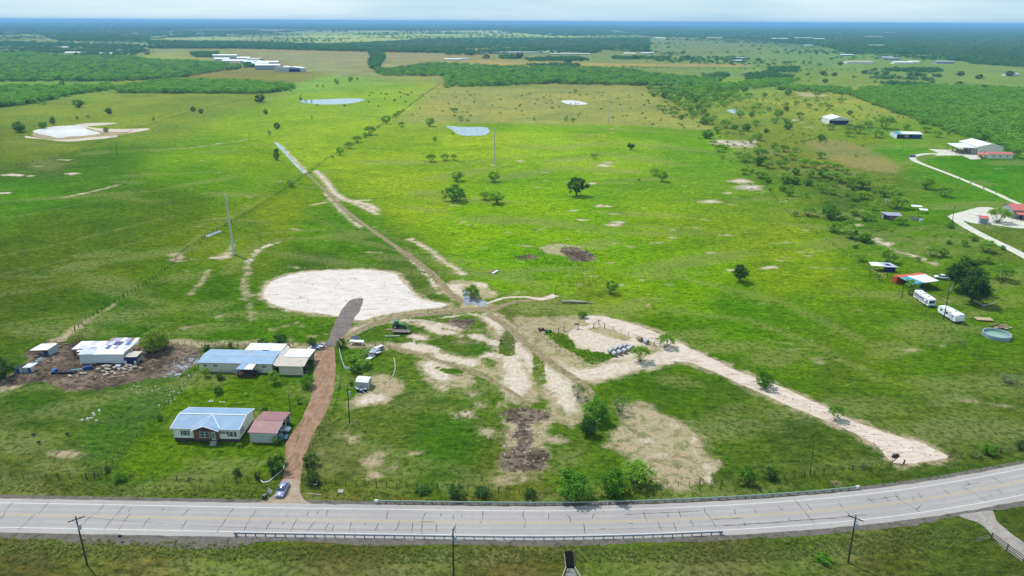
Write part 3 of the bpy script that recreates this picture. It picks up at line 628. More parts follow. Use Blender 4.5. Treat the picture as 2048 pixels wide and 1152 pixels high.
for i, p in enumerate(A):
    w_ = 1.4+.9*max(-.6, mnoise.noise(Vector((p[0]*.06, 3, 0))))+(1.7 if -85 < p[0] < -50 else 0)+.5*mnoise.noise(Vector((p[0]*.5, 7, 0)))
    T_ = CLs[min(i+1, len(CLs)-1)]-CLs[max(i-1, 0)]; T_ = T_/np.linalg.norm(T_); q = p-np.array((-T_[1], T_[0]))*w_
    vs += [(p[0], p[1], .055), (q[0], q[1], .006)]
mb.add(vs, [(2*i+1, 2*i+3, 2*i+2, 2*i) for i in range(len(A)-1)])
o = obj('road_shoulder', mb, M_sh); o['kind'] = 'structure'
CR_PX = [[(25,1004),(10,1022),(9,1030),(0,1038)],[(99,1004),(85,1018),(76,1028)],[(70,1028),(52,1045),(37,1058)],[(209,1008),(197,1022),(180,1035),(163,1050),(161,1057)],[(249,1011),(235,1027),(215,1048),(208,1061)],[(262,1014),(256,1023)],[(260,1028),(245,1048),(236,1060)],[(300,1034),(288,1050),(286,1057)],[(379,1017),(365,1032)],[(374,1041),(364,1054),(363,1061)],[(467,1016),(450,1040),(434,1065)],[(512,1021),(497,1043),(489,1060)],[(328,1016),(323,1022)],
 [(544,1041),(536,1050),(531,1061)],[(575,1029),(573,1033)],[(570,1043),(565,1049)],[(594,1038),(588,1049),(580,1063)],[(619,1022),(613,1031)],[(630,1043),(622,1052),(615,1062)],[(636,1022),(633,1029)],[(656,1020),(652,1031)],[(659,1046),(651,1056),(650,1062),(662,1063)],[(669,1050),(664,1062)],[(704,1043),(697,1063)],[(731,1045),(731,1050)],[(776,1023),(772,1039)],[(757,1046),(750,1061)],[(800,1041),(796,1053),(789,1062)],[(853,1024),(846,1036),(844,1055),(845,1071)],[(825,1045),(825,1066)],[(873,1048),(872,1063),(881,1062)],[(883,1026),(882,1033)],[(907,1030),(906,1038)],[(923,1029),(924,1034)],[(912,1048),(909,1058),(911,1066)],[(966,1022),(964,1040),(961,1046)],
 [(1047,1022),(1046,1030),(1051,1040),(1049,1056)],[(1097,1029),(1097,1038)],[(1134,1029),(1141,1038),(1141,1046)],[(1188,1027),(1186,1037)],[(1168,1046),(1169,1058),(1170,1067)],[(1288,1023),(1290,1032),(1294,1044)],[(1316,1045),(1325,1063)],[(1347,1047),(1353,1063)],[(1357,1021),(1362,1036)],[(1335,1026),(1338,1034)],[(1381,1040),(1388,1053)],[(1409,1016),(1411,1025),(1424,1040),(1431,1054)],[(1468,1019),(1471,1028)],[(1508,1018),(1512,1026)],[(1487,1043),(1492,1053)],[(1250,1029),(1290,1027),(1340,1025),(1400,1022)],[(1425,1039),(1487,1036)],[(1446,1051),(1500,1048),(1536,1046),(1595,1041),(1670,1036),(1732,1029)],
 [(1590,1000),(1603,1015),(1612,1027),(1623,1040),(1630,1050)],[(1612,1007),(1623,1020)],[(1556,1012),(1566,1020)],[(1677,1006),(1684,1014)],[(1733,994),(1748,1005)],[(1768,993),(1782,1004)],[(1790,988),(1797,998),(1815,1008),(1838,1023)],[(1733,1001),(1797,992)],[(1834,986),(1845,996)],[(1886,979),(1898,988)],[(1925,974),(1945,985),(1965,998),(1973,1001)],[(1927,971),(1958,966)],[(1983,954),(2010,969)],[(1933,963),(1940,970)],[(1574,1036),(1583,1042)],[(1693,1024),(1700,1030)],[(1996,979),(2003,985)],[(1977,988),(1985,993)],[(1824,994),(1828,1000)],[(1832,1019),(1845,1008)],[(840,1044),(870,1044)],[(1198,1058),(1210,1058)],[(1257,1048),(1266,1047)]]
for P in CR_PX:
    Q = at_np(P, .11); Q = smooth_poly(Q, False, .9); Q = Q+nrs.normal(0, .05, Q.shape); n = len(Q); mb = MB(); vs = []
    for i in range(n):
        t = Q[min(i+1, n-1)]-Q[max(i-1, 0)]; t = t/(np.hypot(*t)+1e-9); w_ = .055+.03*math.sin(i*1.7)
        for s_ in (1, -1):
            q = Q[i]+np.array((-t[1], t[0]))*w_*s_; j = int(np.argmin(np.hypot(CLs[:, 0]-q[0], CLs[:, 1]-q[1])))
            dd = CLs[min(j+1, len(CLs)-1)]-CLs[j-1]; dd = dd/np.linalg.norm(dd); lat = abs((q-CLs[j]) @ np.array((-dd[1], dd[0])))
            vs.append((q[0], q[1], rz_(min(5.1, lat))+.016))
    mb.add(vs, [(2*i, 2*i+1, 2*i+3, 2*i+2) for i in range(n-1)]); obj('crack_seal', mb, M_tar, road)
# side road at the lower right
sheet('side_road', [(1918,1032),(1950,1025),(1985,1022),(1992,1040),(2020,1065),(2060,1095),(2100,1130),(2080,1150),(2040,1120),(2000,1090),(1975,1060),(1955,1045)], earth('pale_asphalt', alb(186, 178, 170), alb(170, 160, 152), alb(146, 136, 126), .4, .3, None, 8), .030, .12)
# ---------------------------------------------------------------- the air
hz = MB().box((0, 30000-800, 52.0), (90000, 63000, 108.0))
haze = obj('haze', hz, []); haze['kind'] = 'stuff'
hm = bpy.data.materials.new('haze_air'); hm.use_nodes = True; hn = hm.node_tree; hn.nodes.clear()
hv = hn.nodes.new('ShaderNodeVolumePrincipled'); hv.inputs['Color'].default_value = (.27, .59, .96, 1); hv.inputs['Density'].default_value = 9.0e-5; hv.inputs['Anisotropy'].default_value = .1
ho = hn.nodes.new('ShaderNodeOutputMaterial'); hn.links.new(hv.outputs[0], ho.inputs['Volume'])
haze.data.materials.append(hm)

# ---------------------------------------------------------------- foliage
def leafmat(name, c, c2, trans=.25, var=.35):
    m = bpy.data.materials.new(name); m.use_nodes = True; nt = m.node_tree; nt.nodes.clear()
    out = nt.nodes.new('ShaderNodeOutputMaterial')
    oi = nd(nt, 'ShaderNodeObjectInfo').outputs['Random']; lv = nd(nt, 'ShaderNodeAttribute', attribute_name='leaf').outputs['Fac']
    f = math_(nt, 'ADD', math_(nt, 'MULTIPLY', lv, .75), math_(nt, 'MULTIPLY', oi, var))
    col = mixc(nt, mrange(nt, f, .05, 1.0), c, c2)
    d = nd(nt, 'ShaderNodeBsdfDiffuse', {'Color': col}); t = nd(nt, 'ShaderNodeBsdfTranslucent', {'Color': mixc(nt, 1.0, col, (1.2, 1.15, .6), 'MULTIPLY')})
    x = nd(nt, 'ShaderNodeMixShader', {0: trans, 1: d.outputs[0], 2: t.outputs[0]}); nt.links.new(x.outputs[0], out.inputs[0]); return m
L_mes = leafmat('mesquite_leaves', (.10, .22, .022), (.32, .52, .07), .45)
L_dry = leafmat('thin_grey_green_leaves', (.07, .13, .04), (.22, .30, .11))
L_oak = leafmat('oak_leaves', (.022, .065, .016), (.09, .18, .04), .25)
L_bri = leafmat('bright_leaves', (.05, .15, .012), (.17, .37, .04), .35)
L_wil = leafmat('pale_leaves', (.10, .18, .02), (.25, .36, .05), .35)
L_far = leafmat('woodland_leaves', (.08, .20, .02), (.24, .46, .05), .35)
L_fdk = leafmat('dark_woodland_leaves', (.04, .13, .04), (.12, .26, .08), .3)
M_bark = mat('bark', (.10, .08, .06), .95, .3, 3.0)
M_dead = mat('dead_wood', (.24, .20, .17), .9, .3, 3.0)

def leaf_cloud(n_clump, per, shape, leaf, seed, spread=.13, thin=0.0, up=.35, tri=False):
    """leaf-sized faces gathered in clumps through the volume; shape(rng)->point in a unit-ish crown"""
    rg = np.random.RandomState(seed); C_ = np.array([shape(rg) for _ in range(n_clump)]); cv = rg.rand(n_clump)
    ci = np.repeat(np.arange(n_clump), per); n = len(ci)
    c = C_[ci]+rg.normal(0, spread, (n, 3))*np.array([1, 1, .75])
    nrm = rg.normal(0, 1, (n, 3)); nrm[:, 2] = np.abs(nrm[:, 2])+up; nrm /= np.linalg.norm(nrm, axis=1)[:, None]
    a = np.cross(nrm, rg.normal(0, 1, (n, 3))); a /= np.linalg.norm(a, axis=1)[:, None]; b = np.cross(nrm, a)
    s_ = (leaf*(.6+.8*rg.rand(n)))[:, None]; e_ = s_*(.45+.5*rg.rand(n))[:, None]
    if tri: V = np.stack([c-a*s_-b*e_*.6, c+a*s_-b*e_*.6, c+b*e_], 1); k = 3
    else: V = np.stack([c-a*s_, c-b*e_, c+a*s_, c+b*e_], 1); k = 4
    lf = np.clip(cv[ci]*.6+rg.rand(n)*.4, 0, 1)
    return V.reshape(-1, 3), k, np.repeat(lf, k)
def cloud_mesh(name, parts, m, extra=None):
    me = bpy.data.meshes.new(name); V = np.concatenate([p[0] for p in parts]); L = np.concatenate([p[2] for p in parts]); ks = [(p[1], len(p[0])//p[1]) for p in parts]
    tot = np.concatenate([np.full(c, k) for k, c in ks])
    me.vertices.add(len(V)); me.vertices.foreach_set('co', V.astype(np.float32).ravel()); me.loops.add(len(V)); me.loops.foreach_set('vertex_index', np.arange(len(V), dtype=np.int32))
    me.polygons.add(len(tot)); me.polygons.foreach_set('loop_start', np.r_[0, np.cumsum(tot)[:-1]].astype(np.int32)); me.polygons.foreach_set('loop_total', tot.astype(np.int32))
    me.update(); a = me.attributes.new('leaf', 'FLOAT', 'POINT'); a.data.foreach_set('value', L.astype(np.float32)); me.materials.append(m); return me
# crown shapes, unit width 1 (x,y in -.5..0.5), base at z=0
def sh_umbrella(lo=.30, hi=.78, lob=5):
    def f(r):
        a = r.rand()*6.283; q = math.sqrt(r.rand()); w = .5*(.82+.18*math.sin(lob*a+1.0)); rr = w*q**.8
        top = lo+(hi-lo)*(1-(q**2.4)*.62); z = top-(hi-lo)*.42*r.rand()**1.4*(1.1-.5*q)
        return (rr*math.cos(a), rr*math.sin(a), z)
    return f
def sh_round(cz=.52, rz=.40, lob=4, flat=.6, fill=.45):
    def f(r):
        u = r.normal(0, 1, 3); u /= np.linalg.norm(u); a = math.atan2(u[1], u[0]); q = fill+(1-fill)*r.rand()**.5
        nn = mnoise.noise(Vector((u[0]*1.6+lob, u[1]*1.6, u[2]*1.6))); w = .47*(.86+.14*math.sin(lob*a+u[2]*3)+.42*nn); z = cz+u[2]*rz*(1+.4*nn)*q*(1 if u[2] > 0 else flat)
        return (u[0]*w*q, u[1]*w*q, z)
    return f
def trunk_mb(kind, seed, h=.45, r=.03, stems=4):
    rg = random.Random(seed); mb = MB()
    if kind == 'multi':
        for i in range(stems):
            a = 6.283*i/stems+rg.random(); l = .12+.14*rg.random(); b0 = Vector((.02*math.cos(a), .02*math.sin(a), -.02)); m_ = Vector((l*math.cos(a), l*math.sin(a), h*.5)); t_ = Vector((l*1.9*math.cos(a+.3), l*1.9*math.sin(a+.3), h*1.15))
            mb.cyl(b0, m_, r, r*.7, 5); mb.cyl(m_, t_, r*.7, r*.3, 5); s2 = m_+Vector((rg.uniform(-.15, .15), rg.uniform(-.15, .15), h*.6)); mb.cyl(m_, s2, r*.55, r*.2, 4)
    else:
        top = Vector((rg.uniform(-.03, .03), rg.uniform(-.03, .03), h*.7)); mb.cyl((0, 0, -.02), top, r*1.7, r*1.1, 7)
        for i in range(stems):
            a = 6.283*i/stems+rg.random()*.8; t_ = top+Vector((math.cos(a)*.26, math.sin(a)*.26, h*.5+rg.random()*.15)); mb.cyl(top-Vector((0, 0, .03)), t_, r*.8, r*.3, 5)
    return mb
PROTO = {}
def tree_kind(key, parts, lm, tk, th, tr, stems, nvar=3, bark=None):
    PROTO[key] = []
    for v in range(nvar):
        cm = cloud_mesh(key+'_crown', [leaf_cloud(*a[:2], a[2], a[3], 100*v+17+i*7+len(key), **(a[4] if len(a) > 4 else {})) for i, a in enumerate(parts)], lm)
        tm = trunk_mb(tk, v+len(key), th, tr, stems).mesh(key+'_trunk', bark or M_bark); PROTO[key].append((cm, tm))
tree_kind('mesquite', [(70, 26, sh_umbrella(), .030, {'spread': .05})], L_mes, 'multi', .42, .018, 5, 4)
tree_kind('sparse', [(34, 16, sh_umbrella(.34, .70, 7), .028, {'spread': .05})], L_dry, 'multi', .48, .022, 6, 2, M_dead)
tree_kind('oak', [(70, 44, sh_round(.50, .40, 5, .7, .55), .028, {'spread': .045})], L_oak, 'single', .36, .028, 6, 2)
tree_kind('bigoak', [(170, 40, sh_round(.50, .40, 5, .7, .5), .024, {'spread': .045})], L_oak, 'single', .36, .028, 6, 2)
tree_kind('round', [(52, 38, sh_round(.50, .40, 4, .8, .5), .030, {'spread': .045})], L_mes, 'single', .30, .022, 5, 3)
tree_kind('darkbush', [(56, 36, sh_round(.44, .40, 5, .95, .5), .030, {'spread': .05})], L_oak, 'multi', .3, .014, 5, 3)
tree_kind('bright', [(60, 38, sh_round(.46, .38, 6, .95, .5), .030, {'spread': .05})], L_bri, 'multi', .34, .016, 6, 3)
tree_kind('willow', [(110, 26, sh_round(.48, .40, 3, .95, .6), .030, {'spread': .05})], L_wil, 'single', .3, .02, 5, 1)
tree_kind('thin', [(22, 12, sh_round(.62, .34, 5, .8, .3), .030, {'spread': .06})], L_dry, 'single', .55, .018, 6, 2, M_dead)
SMALL = [cloud_mesh('shrub', [leaf_cloud(16, 8, sh_round(.42, .38, 4, .9, .4), .085, 900+i, spread=.09)], [L_mes, L_far, L_dry][i]) for i in range(3)]
FARC = [cloud_mesh('woodland_crown', [leaf_cloud(22, 7, sh_round(.40, .42, 4, .9, .5), .085, 700+i, spread=.09)], L_far) for i in range(3)]
FARD = [cloud_mesh('woodland_crown', [leaf_cloud(22, 7, sh_round(.40, .40, 5, .9, .5), .085, 720+i, spread=.09)], L_fdk) for i in range(3)]

def tree(name, kind, px, py, wpx, label, group=None, cat='tree', hs=1.0, var=None):
    """wpx = crown width in photograph pixels at that spot"""
    p = at(px, py); w = wpx*mpp(px, py); pv = PROTO[kind]; cm, tm = pv[(var if var is not None else rnd.randrange(len(pv)))]
    if wpx < 11:
        o = link(name, SMALL[2 if kind in ('sparse', 'thin') else 0]); o.location = p; o.rotation_euler = (0, 0, rnd.random()*6.28); o.scale = (w, w, w*.9*hs)
        return tag(o, label, cat, group)
    t = thing(name, label, cat, p, rnd.random()*6.28, group); t.scale = (w, w, w*hs)
    link('trunk', tm, t); link('crown', cm, t); return t

# woodland: too many trees to count, scattered over the ground ----------
def gn_scatter(name, P, sc, protos, zsc=None):
    me = bpy.data.meshes.new(name); n = len(P); me.vertices.add(n); me.vertices.foreach_set('co', np.c_[P, np.zeros(n)].astype(np.float32).ravel())
    a = me.attributes.new('sc', 'FLOAT_VECTOR', 'POINT'); z_ = sc*(zsc if zsc is not None else 1); a.data.foreach_set('vector', np.c_[sc, sc, z_].astype(np.float32).ravel())
    a = me.attributes.new('rot', 'FLOAT_VECTOR', 'POINT'); a.data.foreach_set('vector', np.c_[np.zeros((n, 2)), nrs.rand(n)*6.28].astype(np.float32).ravel())
    a = me.attributes.new('pick', 'INT', 'POINT'); a.data.foreach_set('value', nrs.randint(0, len(protos), n).astype(np.int32))
    o = link(name, me); o['kind'] = 'stuff'
    g = bpy.data.node_groups.new(name, 'GeometryNodeTree'); g.interface.new_socket('Geometry', in_out='INPUT', socket_type='NodeSocketGeometry'); g.interface.new_socket('Geometry', in_out='OUTPUT', socket_type='NodeSocketGeometry')
    gi = g.nodes.new('NodeGroupInput'); go = g.nodes.new('NodeGroupOutput'); ip = g.nodes.new('GeometryNodeInstanceOnPoints'); jg = g.nodes.new('GeometryNodeJoinGeometry')
    for pr in reversed(protos):
        oi = g.nodes.new('GeometryNodeObjectInfo'); oi.inputs['Object'].default_value = pr; oi.inputs['As Instance'].default_value = True; g.links.new(oi.outputs['Geometry'], jg.inputs[0])
    def att(nm, ty):
        q = g.nodes.new('GeometryNodeInputNamedAttribute'); q.data_type = ty; q.inputs['Name'].default_value = nm; return q.outputs[0]
    g.links.new(gi.outputs[0], ip.inputs['Points']); g.links.new(jg.outputs[0], ip.inputs['Instance']); ip.inputs['Pick Instance'].default_value = True
    g.links.new(att('pick', 'INT'), ip.inputs['Instance Index']); g.links.new(att('sc', 'FLOAT_VECTOR'), ip.inputs['Scale']); g.links.new(att('rot', 'FLOAT_VECTOR'), ip.inputs['Rotation'])
    g.links.new(ip.outputs[0], go.inputs[0]); md = o.modifiers.new('scatter', 'NODES'); md.node_group = g; return o
def fill(P, sp, jit=.9, gap=0.0, gs=.02):
    Q = at_np(P); lo, hi = Q.min(0), Q.max(0); X, Y = np.meshgrid(np.arange(lo[0], hi[0], sp), np.arange(lo[1], hi[1], sp)); X = X.ravel(); Y = Y.ravel()
    X = X+nrs.uniform(-.5, .5, X.shape)*sp*jit; Y = Y+nrs.uniform(-.5, .5, X.shape)*sp*jit
    d = sd_poly(X, Y, Q); k = d > nrs.uniform(-.6, 1.0, X.shape)**3*sp*3
    if gap > 0:
        f = np.sin(X*gs+2*np.sin(Y*gs*.7))*np.cos(Y*gs*1.3+X*gs*.4)+nrs.uniform(-.5, .5, X.shape); k &= f > gap
    return np.stack([X[k], Y[k]], 1)
def proto_objs(meshes, nm):
    r = []
    for m_ in meshes:
        o = bpy.data.objects.new(nm, m_); r.append(o)
    return r
PF = proto_objs(FARC, 'woodland_crown'); PD = proto_objs(FARD, 'dark_woodland_crown')
W = {}
wood_near = [([(1697,190),(1726,178),(1875,174),(2048,180),(2200,190),(2200,330),(2048,322),(2023,312),(1985,285),(1938,277),(1894,263),(1795,228)], 5.6, 7.4),
 ([(225,178),(240,187),(520,188),(585,180),(585,172),(500,165),(340,162)], 6.0, 8), ([(-200,172),(110,178),(225,172),(222,180),(150,190),(75,206),(0,216),(-200,228)], 6.5, 9),
 ([(1560,172),(1700,178),(1697,190),(1650,186),(1560,180)], 7, 7), ([(1340,180),(1440,172),(1540,160),(1600,160),(1570,172),(1480,180),(1400,184)], 7.5, 7.5)]
P_, S_ = [], []
for poly, sp, w_ in wood_near:
    q = fill(poly, sp); P_.append(q); S_.append(w_*nrs.uniform(.5, 1.2, len(q))**1.3*1.25)
gn_scatter('mesquite_woodland', np.concatenate(P_), np.concatenate(S_), PF, .72)
P_, S_ = [], []
for poly, sp, w_, gap in [([(-200,108),(0,110),(60,108),(130,115),(250,115),(300,122),(380,125),(480,133),(490,137),(440,143),(380,152),(345,158),(250,163),(120,163),(50,163),(-200,168)], 9, 12, 0),
 ([(748,140),(760,152),(885,153),(895,175),(1000,172),(1100,168),(1280,172),(1440,176),(1440,160),(1300,150),(1250,140),(1000,135),(900,130),(860,128),(790,140)], 8.5, 10, 0)]:
    q = fill(poly, sp, gap=gap); P_.append(q); S_.append(w_*nrs.uniform(.65, 1.3, len(q)))
gn_scatter('mixed_woodland', np.concatenate(P_), np.concatenate(S_), PF+PD[:1], .72)
P_, S_ = [], []
for poly, sp, w_, gap in [([(1720,146),(1760,140),(1885,138),(1880,150),(1870,172),(1810,176),(1745,165)], 8, 10, .12), ([(740,100),(760,100),(768,115),(758,138),(742,138),(740,120)], 11, 14, 0),
 ([(1535,137),(1595,135),(1598,145),(1540,145)], 8, 9, 0), ([(1486,150),(1530,145),(1586,155),(1582,158),(1500,160)], 8, 9, 0), ([(1405,150),(1455,148),(1455,158),(1400,165)], 8, 9, 0), ([(1920,118),(2100,125),(2100,138),(1940,128)], 10, 10, -.2),
 ([(300,84),(480,86),(760,95),(900,97),(910,107),(740,104),(500,98),(300,97)], 14, 17, -.25), ([(80,70),(290,76),(300,84),(120,82)], 20, 22, -.3), ([(1050,118),(1150,114),(1180,121),(1060,123)], 9, 9, 0), ([(1055,130),(1160,130),(1160,136),(1060,135)], 10, 10, -.1), ([(860,97),(1300,92),(1300,104),(900,112)], 14, 15, .15),
 ([(1000,112),(1030,112),(1040,118),(1000,118)], 9, 10, 0), ([(1225,114),(1340,114),(1340,119),(1225,119)], 11, 9, 0), ([(1360,114),(1500,116),(1500,121),(1360,121)], 11, 9, .1), ([(1640,92),(1720,95),(2100,98),(2100,125),(1900,122),(1850,110),(1700,107)], 15, 15, -.1), ([(385,106),(435,107),(436,115),(385,115)], 11, 12, 0),
 ([(0,85),(120,88),(290,92),(300,112),(150,112),(0,106)], 15, 14, .1), ([(490,124),(520,124),(520,134),(490,136)], 10, 12, 0)]:
    q = fill(poly, sp, gap=gap if gap else 0); P_.append(q); S_.append(w_*nrs.uniform(.6, 1.3, len(q)))
gn_scatter('dark_woodland', np.concatenate(P_), np.concatenate(S_), PD, .7)
P_, S_ = [], []
for poly, sp, w_, gap in [([(-300,42),(1250,49),(1250,60),(700,61),(500,57),(300,61),(-300,66)], 75, 85, -.15), ([(1250,50),(2400,56),(2400,100),(2048,98),(1720,94),(1640,92),(1500,79),(1300,73),(1240,62)], 36, 40, -.3),
 ([(650,88),(900,76),(1300,76),(1300,90),(900,97),(760,95)], 26, 22, -.1), ([(1000,62),(1200,60),(1260,70),(1100,72)], 50, 50, .0), ([(-300,66),(300,62),(500,60),(620,62),(480,70),(300,80),(80,70),(-300,72)], 40, 45, .1)]:
    q = fill(poly, sp, gap=gap); P_.append(q); S_.append(w_*nrs.uniform(.6, 1.3, len(q)))
gn_scatter('distant_woodland', np.concatenate(P_), np.concatenate(S_), PD, .22)
P_, S_ = [], []
for poly, sp, w_, gap in [([(300,66),(1240,66),(1500,80),(1640,96),(1700,110),(1700,132),(1500,132),(1300,125),(1300,92),(900,97),(480,84)], 34, 11, .35), ([(0,72),(300,80),(300,110),(60,106),(0,108)], 26, 11, .3), ([(1300,105),(1700,110),(2048,125),(2048,178),(1880,172),(1720,175),(1600,158),(1500,134),(1300,132)], 26, 8, .75), ([(600,60),(1200,60),(1250,68),(600,70)], 70, 22, .5), ([(1640,92),(2048,98),(2048,128),(1700,112)], 22, 12, .2)]:
    q = fill(poly, sp, gap=gap, gs=.006); P_.append(q); S_.append(w_*nrs.uniform(.5, 1.4, len(q)))
gn_scatter('scattered_brush', np.concatenate(P_), np.concatenate(S_), PD+PF[:1], .7)
q = fill([(1292,180),(1500,172),(1700,190),(1800,240),(1780,300),(1720,330),(1850,420),(1760,480),(1640,450),(1500,330),(1440,270),(1340,215)], 9, gap=.3, gs=.05)
gn_scatter('low_undergrowth', q, nrs.uniform(1.2, 3.9, len(q)), PF, .6)
print('far', sum(len(a) for a in P_))
